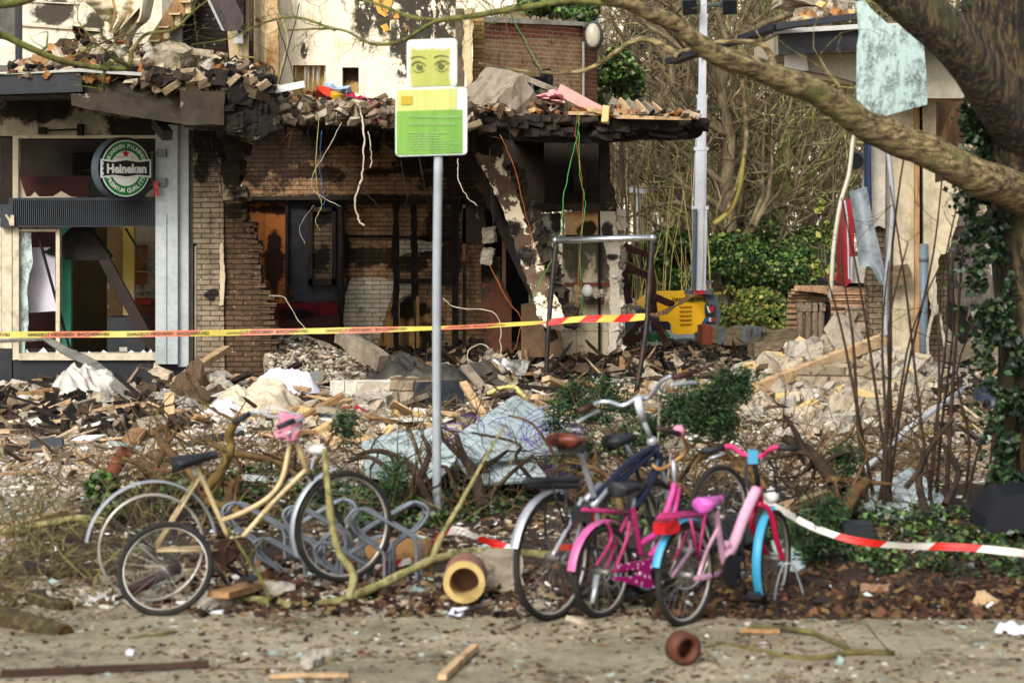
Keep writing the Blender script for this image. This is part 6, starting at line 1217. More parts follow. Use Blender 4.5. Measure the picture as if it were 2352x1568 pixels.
for k, (va, vb, w_) in enumerate(secs):
    ua = 1604 - (672 - va) * .0 + (672 - va) * .018; ub = 1604 + (672 - vb) * .018; b = MB(); b.bar(P(ua, va, DL), P(ub, vb, DL), w_, w_, (0, 1, 0)); b.box(P(ua, va - 3, DL), (w_ * 1.5, w_ * 1.3, .05)); b.build('mast_section', alu, lt)
b = MB(); b.tube([P(1594, 670, DL - .15), P(1597, 480, DL - .15)], .03, 8); b.build('hydraulic_rod', dgr, lt)
b = MB(); b.tube([P(1612, 668, DL - .15), P(1622, 100, DL - .15)], .008, 4); b.tube([P(1590, 480, DL), P(1602, 235, DL)], .006, 4); b.build('mast_cable', wire_cols['white'], lt)
b = MB(); b.box(P(1604, 670, DL), (.4, .3, .06)); b.box(P(1625, 648, DL), (.12, .1, .05)); b.build('mast_foot', dgr, lt)
for u in (1582, 1674): b = MB(); b.bar(P(u - 16, 10, DL - .2), P(u + 16, 8, DL - .2), .3, .22, (.1, -.5, 1)); lh = b.build('lamp_head', M('lamp_black', ['14161a', '1e2126'], 3, .4, .1), lt)
b = MB(); b.tube([P(1575, 15, DL), P(1680, 10, DL)], .03, 6); b.build('lamp_bar', dgr, lt)
b = MB()
for k in range(10): b.tube([P(1590 + R.uniform(0, 30), 667 + R.uniform(-3, 6), DL - .3), P(1590 + R.uniform(0, 30), 672 + R.uniform(-3, 3), DL - .3)], .02, 4)
one('tape_knot', b, redm, 'red and yellow tape wound round the foot of the light mast', 'tape')
# chairs, crate and frame by the generator
ch = thing('folding_chair', 'black folding chair standing before the yellow generator', 'chair', P(1515, 800, 34))
b = MB(); b.uv([(1494, 745), (1500, 738), (1535, 738), (1541, 745), (1541, 758), (1494, 758)], 34, .04); b.build('backrest', M('chair_pad', ['1c2026', '262b32'], 3, .6, .1), ch)
for u0, u1 in ((1494, 1492), (1541, 1544)): b = MB(); b.tube([P(u0, 748, 34), P(u1, 805, 33.8)], .012, 6); b.build('leg', M('tube_grey', []), ch)
b = MB(); b.box(P(1517, 779, 33.9), (.36, .3, .03)); b.build('seat', M('chair_pad', []), ch)
ch = thing('folding_chair', 'grey backed folding chair left of the crate at the torn wall end', 'chair', P(1450, 800, 34.4))
b = MB(); b.uv([(1425, 743), (1432, 738), (1466, 738), (1470, 744), (1470, 756), (1425, 756)], 34.4, .04); b.build('backrest', dgr, ch); b = MB(); b.box(P(1448, 779, 34.2), (.36, .3, .03)); b.build('seat', dgr, ch)
for u0, u1 in ((1426, 1424), (1469, 1472)): b = MB(); b.tube([P(u0, 748, 34.4), P(u1, 805, 34.2)], .012, 6); b.build('leg', M('tube_grey', []), ch)
cr_ = thing('beer_crate', 'green plastic beer crate lettered in white, before the folding chairs', 'crate', P(1495, 808, 33.4)); b = MB(); c = P(1492, 785, 33.4)
b.box(c, (.5, .3, .24)); b.box(c + V((0, -.16, .1)), (.52, .02, .04)); b.box(c + V((0, -.16, -.1)), (.52, .02, .04)); b.build('crate_body', gm, cr_); text('Heineken', .11, wht, cr_, P(1497, 788, 33.22), rot(0, rad(90), 0), .004, .003)
b = MB(); b.prism([P(1474, 777, 33.2) + V((math.sin(a * math.pi / 5) * (.045 if a % 2 == 0 else .018), 0, math.cos(a * math.pi / 5) * (.045 if a % 2 == 0 else .018))) for a in range(10)], (0, .01, 0)); b.build('star', redm, cr_)
sa = thing('burnt_chair_frame', 'rusty brown timber frame standing askew left of the generator', 'frame', P(1490, 800, 33)); rw = M('rust_wood', ['2c1610', '44241a', '1b0e0a'], 5, .7, .4)
for (a, c, e, f) in [(1430, 565, 1500, 590), (1430, 608, 1500, 640), (1492, 585, 1505, 735), (1432, 620, 1445, 695), (1500, 700, 1430, 790), (1490, 760, 1440, 790), (1500, 680, 1547, 700), (1505, 735, 1530, 790)]: b = MB(); b.bar(P(a, c, 33), P(e, f, 33.1), .09, .05, (0, 1, 0), jit=.008, seg=5); b.build('timber', rw, sa)
# lantern far away among the trees
sl_ = thing('street_lamp', 'small grey street lamp standing between the balconies and the light mast', 'street lamp', P(1466, 620, 44)); b = MB(); b.tube([P(1468, 640, 44), P(1467, 440, 44)], .045, 8); b.build('pole', alu, sl_); b = MB(); b.box(P(1464, 438, 44), (.3, .2, .09), rot(0, 0, .1)); b.build('lamp_head', alu, sl_)
# ---- black legged clothes-rail frame, chrome bar on top
cf = thing('clothes_rack', 'scorched black frame with a bright chrome bar on top, standing in the rubble', 'frame', P(1365, 900, 28))
chrome = M('chrome', ['b5b8ba', 'c9cccd'], 3, .15, .02, metal=.9); blm = M('black_tube', ['100f0f', '1e1b19', '4a2c16'], 9, .5, .4)
T([P(1276, 552, 28.2), P(1499, 546, 27.7)], .04, chrome, cf, 'top_bar', 10, k=0)
b = MB(); b.ball(P(1276, 552, 28.2), .045); b.ball(P(1499, 546, 27.7), .045); b.build('end_cap', chrome, cf, True)
T([P(1277, 556, 28.2), P(1268, 650, 28.1), P(1258, 780, 28.0), P(1254, 892, 28)], .028, blm, cf, 'leg', 8); T([P(1498, 550, 27.7), P(1489, 680, 27.6), P(1482, 770, 27.5), P(1461, 905, 27.4)], .03, blm, cf, 'leg', 8)
T([P(1480, 728, 27.6), P(1510, 732, 27.9)], .03, blm, cf, 'bracket', 8, k=0)

# ================================================================== BARRIER TAPE
def tape(name, pts, w_, label, colA, colB, period, twist=None, th=.0025, slant=.05):
    L = crv([P(*p) for p in pts], 24); s = 0; A = MB(); acc = [0]
    for a, c in zip(L, L[1:]): acc.append(acc[-1] + (c - a).length)
    tot = acc[-1]
    def at(x):
        x = min(max(x, 0), tot - 1e-6)
        for i in range(len(acc) - 1):
            if acc[i] <= x <= acc[i + 1]: return L[i].lerp(L[i + 1], (x - acc[i]) / (acc[i + 1] - acc[i]))
    def fr(x):
        p = at(x); d = (at(x + .02) - at(x - .02)).normalized(); t = twist(x / tot) if twist else .12 * math.sin(x * 1.3); up = V((0, math.sin(t), math.cos(t))); return p, up
    k = 0; x = 0; st = period / 2; fs = []
    while x < tot:
        n = 6; m = k % 2
        for i in range(n):
            xa = x + st * i / n; xb = x + st * (i + 1) / n
            for (lo, hi) in ((-.5, 0), (0, .5)):
                q = []
                for (xx, hh) in ((xa, lo), (xb, lo), (xb, hi), (xa, hi)): p, up = fr(xx + slant * hh); q.append(p + up * hh * w_)
                A.prism(q, (0, th, 0), m)
        x += st; k += 1
    o = A.build(name, [colA, colB]); tag(o, label, 'barrier tape'); return o, at, fr, tot
t_or = M('tape_orange', ['b06448', 'c0745a'], 5, .45, .1); t_ye = M('tape_yellow', ['a89a40', 'b8a950'], 5, .45, .1); t_rd = M('tape_red', ['a81a16', 'b8241e'], 5, .45, .1); t_wh = M('tape_white', ['b5b0a5', 'c9c5bb'], 5, .45, .1)
o, at_, fr_, tot = tape('barrier_tape', [(-120, 769, 27.8), (300, 767, 27.8), (620, 762, 27.9), (1010, 753, 28.0), (1255, 740, 28.0)], .072, 'long orange and yellow barrier tape with mirrored lettering stretched across the rubble', t_or, t_ye, 1.14, twist=lambda t: .1 + 1.9 * max(0, t - .45) + .15 * math.sin(t * 25), slant=.16)
TB = MB(); x = .25; rl = o.location
while x < tot - .6:
    p, up = fr_(x); q = fr_(x + .3)[0]; ax = (q - p).normalized(); nrm = ax.cross(up).normalized()
    text('GEVARENZONE  VERBODEN TOEGANG', .05, blk, None, p + V((0, -.006, 0)), Matrix((-ax, up, V((0, -1, 0)))).transposed(), .0006, .001, into=TB, sx=1.05); x += 1.14
TB.build('lettering', M('tape_print', '4a3a22', 3, .6, 0), o)
o, at_, fr_, tot = tape('barrier_tape', [(1258, 740, 28.0), (1330, 733, 27.9), (1420, 731, 27.7), (1482, 727, 27.5)], .085, 'red and yellow barrier tape tied between the two legs of the chrome railed frame', t_rd, t_ye, .42, twist=lambda t: .3 + .4 * math.sin(t * 7), slant=.1)
tape('barrier_tape', [(1478, 728, 27.5), (1530, 715, 30), (1570, 690, 33), (1600, 672, 35.2)], .08, 'red and yellow barrier tape running from the frame back to the light mast', t_rd, t_ye, .5, twist=lambda t: 1.1 * math.sin(t * 9))
tape('barrier_tape', [(1828, 1190, 15.9), (1880, 1215, 15.8), (1960, 1240, 15.7), (2060, 1252, 15.6), (2180, 1255, 15.5), (2260, 1260, 15.4), (2420, 1278, 15.2)], .05, 'red and white tape sagging over the ivy bed to the right edge', t_wh, t_rd, .62, twist=lambda t: .9 * math.sin(t * 11) * .6)
tape('barrier_tape', [(1695, 1110, 16.6), (1730, 1140, 16.4), (1790, 1168, 16.2), (1828, 1190, 15.9)], .05, 'pale end of red and white tape behind the pink bicycle front wheel', t_wh, t_wh, .6)
tape('barrier_tape', [(990, 1262, 16.4), (1015, 1225, 16.5), (1052, 1218, 16.6), (1090, 1232, 16.6), (1135, 1248, 16.5), (1185, 1262, 16.4)], .06, 'crumpled red and white tape over the end of the foam roll', t_rd, t_wh, .46, twist=lambda t: .7 * math.sin(t * 8))
tape('barrier_tape', [(820, 1308, 15.9), (870, 1304, 15.9), (930, 1290, 16), (985, 1280, 16.2)], .05, 'red and white tape trailing between the bicycle racks', t_wh, t_rd, .3, twist=lambda t: .8 * math.sin(t * 13))
# ================================================================== SIGN, GLASS, TREES, SHRUBS
DS = 18.3
sp = thing('information_sign', 'algae stained sign, two drawn eyes above a green text panel, on a grey pole', 'sign', P(1005, 1212, DS))
galv = M('galvanised', ['7d8286', '969ba0'], 4, .5, .15, dirt=.25, dcol='5f6a2c')
T([P(1004, 1225, DS), P(1003, 700, DS), P(1007, 345, DS)], .034, galv, sp, 'pole', 12)
g = NG('algae_panel'); o = g.pos()
c = g.ramp(g.noise(g.scl(o, (5, 5, .9)), 1.4, 6, .6), [(.3, srgb('848c30')), (.7, srgb('a0a350'))])
c0 = P(988, 150, DS - .05); q = g.n('ShaderNodeMapping', vector_type='TEXTURE'); q.inputs['Location'].default_value = (c0.x, 0, c0.z - .03); q.inputs['Scale'].default_value = (.172, 1e4, .175); g.link(o, q.inputs[0])
a_ = g.n('ShaderNodeVectorMath', operation='ABSOLUTE'); g.link(q.outputs[0], a_.inputs[0]); sx_ = g.n('ShaderNodeSeparateXYZ'); g.link(a_.outputs[0], sx_.inputs[0])
k = g.math('ADD', g.math('MAXIMUM', sx_.outputs[0], sx_.outputs[2]), g.math('MULTIPLY', g.math('SUBTRACT', g.noise(g.scl(o, (8, 8, 3)), 3, 5, .7), .5), .45))
c = g.mix(g.rng(k, .80, .98), c, srgb('c3cabc')); g.link(c, g.b.inputs['Base Color']); g.b.inputs['Roughness'].default_value = .5; algae = g.mat
def rrect(u0, v0, u1, v1, r, d, skew=0):
    out = []
    for (cx, cy, a0) in ((u1 - r, v0 + r, 0), (u0 + r, v0 + r, 1), (u0 + r, v1 - r, 2), (u1 - r, v1 - r, 3)):
        for i in range(5):
            a = math.pi / 2 * (a0 + i / 4); out.append(P(cx + r * math.cos(a), cy - r * math.sin(a) - skew * (cx - u0), d))
    return out
edge = M('sign_edge', ['b3b9b0', 'c5cac2'], 4, .5, .05, dirt=.4, dcol='8a9330')
b = MB(); b.prism(rrect(934, 92, 1050, 204, 10, DS - .05, .04), (0, .02, 0)); b.build('upper_plate', edge, sp); b = MB(); b.prism(rrect(938, 97, 1046, 200, 8, DS - .055, .04), (0, .004, 0)); up_ = b.build('eye_panel', algae, sp)
ink = M('ink', ['4a5426', '58602e'], 5, .6, 0)
b = MB()
for ex_, s_ in ((961, 1), (1014, -1)):
    cy = 155 - .04 * (ex_ - 934); f = lambda r, a0, a1, dy=0, sy=1: [P(ex_ + r * math.cos(rad(a)), cy + dy - r * sy * math.sin(rad(a)), DS - .062) for a in [a0 + (a1 - a0) * i / 10 for i in range(11)]]
    b.tube(f(16, 15, 165, 1, .8), .0045, 4); b.tube(f(14, 200, 340, 0, .9), .0025, 4); b.tube(f(20, 25, 150, -14, .5), [.002, .0045] , 4); b.disc(P(ex_ + s_ * 2, cy, DS - .06), .024, (0, -1, 0), .004, 14)
    for k in range(4): a = rad(150 - 20 * k if s_ > 0 else 30 + 20 * k); b.tube([P(ex_ + 15 * math.cos(a), cy - 12 * math.sin(a), DS - .062), P(ex_ + 20 * math.cos(a), cy - 17 * math.sin(a), DS - .062)], .002, 3)
b.build('eyes', ink, up_)
b = MB()
for ex_ in (962, 1016): b.disc(P(ex_ + 3, 150 - .04 * (ex_ - 934), DS - .066), .008, (0, -1, 0), .003, 8)
b.build('eye_glint', M('glint', 'a0a848', 3, .5, 0), up_)
b = MB(); b.prism(rrect(908, 204, 1073, 360, 10, DS - .05, .03), (0, .02, 0)); lp = b.build('lower_plate', edge, sp)
def vstr(name, cols): return M(name, cols, 2.2, .5, .1, stretch=(3.5, 3.5, .25))
b = MB(); b.prism([P(912, 208, DS - .056), P(1048, 204, DS - .056), P(1048, 252, DS - .056), P(912, 256, DS - .056)], (0, .005, 0)); b.build('stained_strip', vstr('alg_hi', ['8b8f38', 'b0b46a', 'a3a54c']), lp)
b = MB(); b.prism([P(911, 256, DS - .056), P(1062, 252, DS - .056), P(1062, 352, DS - .056), P(911, 356, DS - .056)], (0, .005, 0)); gp_ = b.build('green_panel', vstr('alg_green', ['2f7a44', '5a8a34', '6c9638', '3c8048']), lp)
tx = M('sign_text', ['7d9e62', '8eac74'], 4, .6, 0); TS = MB(); RM = Matrix(((1, 0, 0), (0, 0, -1), (0, 1, 0))); RM = rot(0, rad(90), 0)
for i, (s_, sz) in enumerate([('De meeste mensen houden', .036), ('hier afval in de container', .036)]): text(s_, sz, None, None, P(937, 268 + 17 * i, DS - .064), RM, .0006, .0003, into=TS, align='LEFT')
for i in range(7):
    w_ = R.uniform(60, 105); v = 305 + i * 6; x = 937
    while x < 937 + w_: l = R.uniform(4, 14); TS.uv([(x, v), (x + l, v), (x + l, v + 1.6), (x, v + 1.6)], DS - .064, .001); x += l + 2.5
# (illegible small print on the photographed panel is kept as strokes)
if 1: o_ = MB(); o_.v, o_.f, o_.m = TS.v, TS.f, [0] * len(TS.f); o_.build('lettering', tx, gp_)
b = MB(); b.uv([(921, 222), (946, 221), (946, 240), (921, 241)], DS - .064, .002); b.build('emblem', M('emblem', ['a08a1c'], 3, .5, 0), lp)

# ---- sheets of crazed safety glass
gl1 = glassmat('crazed_glass', '1c2a28', '9fb3ae', .25); gl2 = glassmat('crazed_glass_ground', '5a6c68', 'bccbc7', .5)
b = MB(); b.uv([(1966, 4), (1973, 80), (1968, 106), (1967, 200), (1969, 288), (1986, 284), (2050, 262), (2130, 240), (2127, 160), (2121, 96), (2090, 70), (2038, 54), (2000, 20), (1985, 0)], 19.6, .012)
one('glass_sheet', b, gl1, 'crazed safety glass sheet hanging high up in the big tree', 'glass sheet')
def gsheet(pts, label, th=.02, sag=.06, mat=None):
    b = MB(); b.prism([P(*p) for p in pts], (0, .01, -th)); one('glass_sheet', b, mat or gl2, label, 'glass sheet')
gsheet([(1045, 1000, 19.6), (1180, 908, 21.6), (1230, 930, 21.8), (1300, 975, 21.6), (1290, 1040, 20.4), (1080, 1060, 19.0)], 'wide crazed glass sheet behind the sign pole, tilted up to a point')
gsheet([(830, 1015, 20.6), (905, 990, 21.2), (1000, 985, 20.8), (1050, 1050, 19.4), (1010, 1100, 18.9), (900, 1100, 19.0), (840, 1090, 19.3)], 'crazed glass sheet lying left of the sign pole among the branches')
gsheet([(1980, 1150, 18.6), (2020, 1085, 19.4), (2040, 1105, 19.3), (2090, 1072, 19.7), (2150, 1115, 19.3), (2175, 1150, 18.8), (2170, 1190, 18.0), (2000, 1190, 18.0)], 'crazed glass sheet standing in the ivy behind the saplings')
gsheet([(1010, 1030, 20), (1060, 1020, 20.4), (1230, 1060, 20), (1260, 1100, 19.2), (1100, 1110, 18.9)], 'flat crazed glass piece under the purple ribbon')
gsheet([(1770, 1240, 16.6), (1830, 1230, 16.8), (1850, 1300, 15.9), (1800, 1330, 15.6)], 'small glass piece behind the blue mudguards')
b = MB()
for k in range(34):
    c = P(R.uniform(1030, 1310), R.uniform(985, 1050), R.uniform(19.8, 21)); r_ = R.uniform(.1, .3); a0 = R.uniform(0, 6); t_ = R.uniform(-.6, .6)
    b.tube([c + V((r_ * math.cos(a0 + i * .5), .3 * r_ * math.sin(a0 + i * .5), r_ * .7 * math.sin(a0 + i * .5) * math.cos(t_) + .02 * i * t_)) for i in range(12)], .0035, 4)
one('ribbon', b, M('purple', ['3a1c7a', '4e2c94'], 4, .5, 0), 'tangle of purple ribbon curls over the glass sheets', 'ribbon')
b = MB()
for k in range(16):
    c = P(R.uniform(900, 960), R.uniform(1108, 1128), 19.5); b.tube([c + V((.15 * math.cos(i * .5 + k), .1 * math.sin(i * .5), .1 * math.sin(i * .5 + k))) for i in range(9)], .004, 3)
# ---- big tree at the right edge
bark = plaster('big_bark', ['2b2216', '4d4028', '6e5e3e'], bmp=1, world=False)
g = NG('rough_bark'); o = g.obj(); nz = g.noise(g.scl(o, (1, 1, .14)), 26, 9, .75); n2 = g.noise(o, 2.2, 5)
c = g.ramp(nz, [(.42, srgb('0d0906')), (.5, srgb('3a2d1c')), (.6, srgb('75603e'))]); c = g.mix(g.rng(n2, .5, .7), c, srgb('4a4a22')); g.link(c, g.b.inputs['Base Color']); g.b.inputs['Roughness'].default_value = .95; g.link(g.bump(nz, 1, .06), g.b.inputs['Normal']); rbark = g.mat
g = NG('limb_bark'); o = g.obj(); nz = g.noise(g.scl(o, (.22, .7, 1)), 28, 9, .75); n2 = g.noise(o, 3, 5)
c = g.ramp(nz, [(.40, srgb('2b2112')), (.5, srgb('6b5a38')), (.60, srgb('9c8b62'))]); c = g.mix(g.rng(n2, .52, .7), c, srgb('5f6030')); g.link(c, g.b.inputs['Base Color']); g.b.inputs['Roughness'].default_value = .95; g.link(g.bump(nz, .8, .03), g.b.inputs['Normal']); lbark = g.mat
bt = thing('big_tree', 'big rough barked tree wound with ivy at the right edge, its long limb reaching left', 'tree', P(2330, 1175, 18.6))
def fluted(pts, rad_, n=22, amp=.1, seed=0):
    b = MB(); b.tube(pts, rad_, n, cap=False)
    for i, p in enumerate(b.v): q = pts[i // n]; d_ = (p - q); b.v[i] = q + d_ * (1 + amp * NZ.noise(V((math.cos(i % n / n * 6.28) * 2.4, math.sin(i % n / n * 6.28) * 2.4, (i // n) * .16 + seed))) * 1.6)
    return b
fluted(pline([(2335, 1215, 18.6), (2352, 1120, 18.6), (2372, 900, 18.6), (2368, 650, 18.6), (2352, 400, 18.5), (2325, 200, 18.4), (2300, -80, 18.2)], 6), [.34 - .10 * min(1, i / 8) + .09 * (i / 36) for i in range(37)], 24, .12).build('trunk', rbark, bt, True)
fluted(pline([(2345, 330, 18.4), (2275, 205, 17.8), (2190, 90, 17.4), (2085, 5, 17.2), (1990, -80, 17)], 7), [.195 - .0018 * i for i in range(29)], 20, .1, 4).build('limb', rbark, bt, True)
LM = pline([(2345, 450, 18.2), (2240, 400, 17.8), (2130, 350, 17.6), (2020, 300, 17.4), (1930, 250, 17.2), (1850, 200, 17), (1760, 170, 16.8), (1650, 125, 16.6), (1570, 70, 16.4), (1480, 25, 16.2), (1370, -20, 16), (1300, -60, 16)], 5)
LP_ = [V((p.x + R.uniform(-.01, .01), p.y, p.z + .035 * NZ.noise(p * 3))) for p in LM]
fluted(LP_, [.152 - .122 * (i / 55) ** .9 + .014 * NZ.noise(V((i * .55, 3, 1))) for i in range(len(LM))], 18, .08, 9).build('limb', lbark, bt, True)
def twig(b, pts, r0, r1, kids=6, sub=2, L=.5, droop=0, n=5):
    b.tube(pts, [r0 + (r1 - r0) * i / (len(pts) - 1) for i in range(len(pts))], n, cap=False)
    for _ in range(kids):
        i = R.randint(1, len(pts) - 1); t = (pts[i] - pts[i - 1]).normalized(); o_ = V((R.gauss(0, 1), R.gauss(0, .5), R.gauss(.1, 1))).normalized(); limb(b, pts[i], t * .6 + o_, L * R.uniform(.5, 1.2), max(.003, r1 * R.uniform(.4, .9)), sub, .35, -droop, (1, 3), .0025)
b = MB()
twig(b, pline([(1780, 170, 16.9), (1770, 130, 17), (1740, 100, 17), (1650, 98, 17), (1560, 120, 17.2)], 5), .03, .012, 3, 1)
twig(b, pline([(1930, 235, 17.2), (1928, 200, 17.3), (1905, 170, 17.3), (1880, 130, 17.4)], 4), .022, .006, 6, 1)
twig(b, pline([(1700, 145, 16.7), (1715, 300, 16.8), (1700, 400, 16.9), (1668, 490, 17)], 5), .018, .012, 1, 0)
b.build('side_branch', lbark, bt, True)
b = MB(); b.tube(pline([(1710, 350, 16.85), (1700, 430, 16.9), (1680, 480, 17), (1640, 515, 17)], 5), [.012, .02], 8); b.build('side_branch', M('pale_branch', ['8a7d3c', '6e6630'], 5, .8, .3), bt, True)
b = MB(); b.tube(pline([(1560, 130, 17.2), (1470, 90, 17.4), (1350, 160, 17.5), (1220, 165, 17.6), (1100, 145, 17.7)], 6), [.028, .006], 6, cap=False); b.tube(pline([(1790, 0, 17), (1700, 70, 17), (1640, 60, 17)], 4), [.01, .004], 4, cap=False); b.build('side_branch', lbark, bt, True)
# ivy on the trunk
pt = []
for _ in range(9000):
    v = R.uniform(-10, 1200); u = (2205 + 25 * math.sin(v / 60.)) if v > 250 else 2225
    uc = 2222 + max(0, (v - 250)) * .10; u = uc + R.gauss(0, 24) * (1.25 if v > 400 else .6); d_ = 18.25 + abs(u - uc) * .004 + R.uniform(-.12, .1)
    if v < 240 and R.random() < .75: continue
    if NZ.noise(V((u * .02, v * .02, 0))) < -.15: continue
    pt.append(tuple(P(u + (22 if v > 700 else 14), v, d_ - .1)))
leaves('ivy', pt, (.03, .075), ivy_dark, bt, .9)
# mossy boughs coming in at the top and left (from a tree outside the frame)
mt = thing('mossy_branch', 'thin mossy branch crossing the top of the picture behind the metal sign', 'branch', P(1000, 30, 18.5)); mg = M('moss_green_bark', ['262012', '44421f', '62632f', '33281a'], 7, .9, .4, 20)
b = MB(); twig(b, pline([(1480, 18, 17.8), (1330, 2, 18), (1200, 18, 18.2), (1080, 38, 18.4), (1000, 50, 18.5), (920, 95, 18.6), (850, 100, 18.7), (780, 68, 18.8), (660, 70, 19)], 6), .032, .007, 14, 2, .5)
twig(b, pline([(1010, 48, 18.5), (940, 38, 18.6), (860, 8, 18.8), (780, -10, 19)], 5), .02, .008, 8, 2, .4); twig(b, pline([(770, 70, 18.8), (680, 40, 19), (600, 55, 19.1), (530, 88, 19.2), (440, 103, 19.3)], 5), .012, .004, 12, 1, .35); b.build('wood', mg, mt, True)
mt = thing('mossy_branch', 'bent mossy branch entering at the left above the canopy rubble', 'branch', P(150, 130, 20)); b = MB()
twig(b, pline([(-60, 60, 19.8), (0, 78, 20), (80, 115, 20.1), (150, 142, 20.2), (240, 157, 20.3), (295, 156, 20.3)], 6), .034, .024, 5, 1, .35); twig(b, pline([(292, 155, 20.3), (300, 140, 20.3), (305, 118, 20.3), (335, 80, 20.3), (400, 68, 20.3), (440, 30, 20.3), (478, 0, 20.3)], 6), .026, .006, 10, 2, .5)
twig(b, pline([(165, 132, 20.2), (210, 110, 20.3), (270, 85, 20.3), (330, 76, 20.3)], 4), .012, .006, 4, 1, .3); twig(b, pline([(222, 96, 20.3), (195, 70, 20.3), (178, 45, 20.3), (180, 15, 20.3)], 4), .009, .003, 6, 1, .25); twig(b, pline([(235, 88, 20.3), (232, 60, 20.3), (258, 20, 20.3)], 4), .008, .003, 5, 1, .2); b.build('wood', mg, mt, True)
mt = thing('mossy_branch', 'short thick mossy branch in the top left corner', 'branch', P(30, 5, 19)); b = MB(); twig(b, pline([(-60, 8, 19), (0, 8, 19), (60, -2, 19), (120, -30, 19)], 4), .05, .04, 1, 0); b.build('wood', mg, mt, True)
# white cables dangling from the tree
wc = M('cable_white', ['a8a390', 'bdb8a6'], 5, .6, .2)
b = MB(); b.tube(pline([(1985, 275, 19.4), (1962, 310, 19.4), (1950, 400, 19.4), (1930, 470, 19.4), (1915, 570, 19.4), (1908, 685, 19.4)], 6), .018, 6); one('hanging_cable', b, wc, 'pale frayed cable hanging down from the glass sheet in the tree', 'cable', smooth=True)
b = MB(); b.tube(pline([(2040, 345, 19.4), (2050, 450, 19.4), (2046, 550, 19.4), (2036, 640, 19.4), (2034, 745, 19.4), (2036, 770, 19.3)], 6), .02, 6); one('hanging_cable', b, M('cable_grey', ['8a8f90', '9fa4a5'], 5, .6, .2), 'long grey metal strip hanging before the cream pillar', 'cable', smooth=True)
# saplings by the big tree
sapm = M('sapling', ['1b130c', '33261a', '4a3826'], 6, .85, .3)
for k in range(15):
    u = R.uniform(1985, 2240); t = thing('sapling', 'thin dark sapling of the thicket before the right ruin', 'sapling', G(u, R.uniform(1165, 1200)), 'saplings before the right ruin'); p = t.location.copy(); b = MB(); h_ = R.uniform(1.1, 3.0); l = R.gauss(0, .28)
    pts = crv([p, p + V((l * .3, R.uniform(-.1, .1), h_ * .35)), p + V((l * .6 + R.gauss(0, .05), 0, h_ * .7)), p + V((l, 0, h_))], 4); twig(b, pts, R.uniform(.012, .024), .005, 4, 1, .45); b.build('stem', sapm, t, True)
# broken shrubs: crooked stems
def snag(name, label, specs, mat, cat='shrub', group=None):
    c = P(*specs[0][0][0]); c.z = max(0, hz(c.x, c.y)); t = thing(name, label, cat, c, group)
    for k, (L, r0, r1, kids) in enumerate(specs): b = MB(); twig(b, pline(L, 6), r0, r1, kids, 1, .4, n=7); b.build('branch', mat, t, True)
    return t
brn = M('shrub_bark', ['2c1d10', '4f3a20', '6e5630'], 6, .9, .5, 18); drk = M('shrub_dark', ['140e09', '2c2016', '3f3020'], 6, .9, .5, 18); redb = M('red_bark', ['4a2416', '6b3a24', '35190f'], 6, .8, .4)
snag('broken_shrub', 'crooked broken shrub left of the black saddle', [([(330, 1108, 18.4), (355, 1075, 18.6), (385, 1010, 18.8), (375, 955 + 25, 18.8), (345, 1002, 18.7)], .04, .022, 3), ([(480, 1150, 17.8), (440, 1085, 18), (400, 1050, 18.2), (360, 995, 18.4)], .045, .025, 5), ([(380, 1110, 18), (340, 1075, 18.2), (280, 1050, 18.4)], .03, .015, 4)], brn)
snag('broken_shrub', 'red brown sawn stem left of the crooked shrub', [([(250, 1100, 18.4), (278, 1050, 18.6), (290, 1035, 18.6)], .06, .055, 0), ([(285, 1052, 18.6), (330, 1070, 18.5), (390, 1085, 18.4)], .02, .012, 3)], redb)
snag('broken_shrub', 'thick curved shrub stem rising to the cream handlebar', [([(470, 1125, 17.6), (505, 1085, 17.8), (530, 1030, 18), (525, 995, 18), (545, 965, 18)], .042, .03, 3), ([(475, 1150, 17.6), (560, 1180, 17.4)], .035, .02, 4), ([(480, 1140, 17.6), (510, 1090, 17.8), (515, 1065, 17.8)], .03, .02, 2)], M('olive_bark', ['3a2c14', '5f4c24', '7a6838'], 6, .9, .5))
snag('broken_shrub', 'sawn stump standing behind the cream bicycle', [([(525, 1175, 17.6), (535, 1130, 17.8), (545, 1098, 17.8)], .06, .05, 1)], brn)
snag('broken_shrub', 'low branch lying across behind the cream frame', [([(540, 1040, 19), (600, 1050, 18.8), (640, 1062, 18.6), (700, 1105, 18.2)], .03, .018, 6)], brn)
snag('broken_shrub', 'dark forked shrub left of the sign pole', [([(1000, 1190, 18), (960, 1100, 18.3), (930, 1060, 18.6), (870, 1035, 18.8), (820, 1045, 19)], .04, .015, 6), ([(960, 1110, 18.3), (985, 1040, 18.6), (970, 1000, 18.8)], .03, .014, 4), ([(940, 1160, 18), (900, 1090, 18.3), (850, 1050, 18.6), (800, 1060, 18.8)], .03, .012, 6)], drk)
snag('broken_shrub', 'dark knotted shrub right of the sign pole', [([(1110, 1170, 18.2), (1090, 1090, 18.5), (1060, 1040, 18.8), (1050, 1000, 19)], .06, .02, 5), ([(1085, 1085, 18.5), (1130, 1060, 18.6), (1165, 1035, 18.8)], .03, .012, 4), ([(1115, 1150, 18.3), (1170, 1090, 18.4), (1225, 1045, 18.6)], .025, .01, 5), ([(1060, 1050, 18.8), (1020, 1010, 19), (1010, 975, 19)], .025, .01, 3)], drk)
snag('broken_shrub', 'twisted brown shrub behind the pink handlebars', [([(1780, 1165, 17.6), (1740, 1100, 17.8), (1700, 1060, 18), (1620, 1045, 18.2), (1590, 1075, 18.2)], .04, .015, 7), ([(1740, 1110, 17.8), (1690, 1075, 18), (1650, 1100, 18)], .025, .01, 4), ([(1700, 1080, 18), (1660, 1030, 18), (1590, 1010, 18)], .025, .01, 4)], brn)
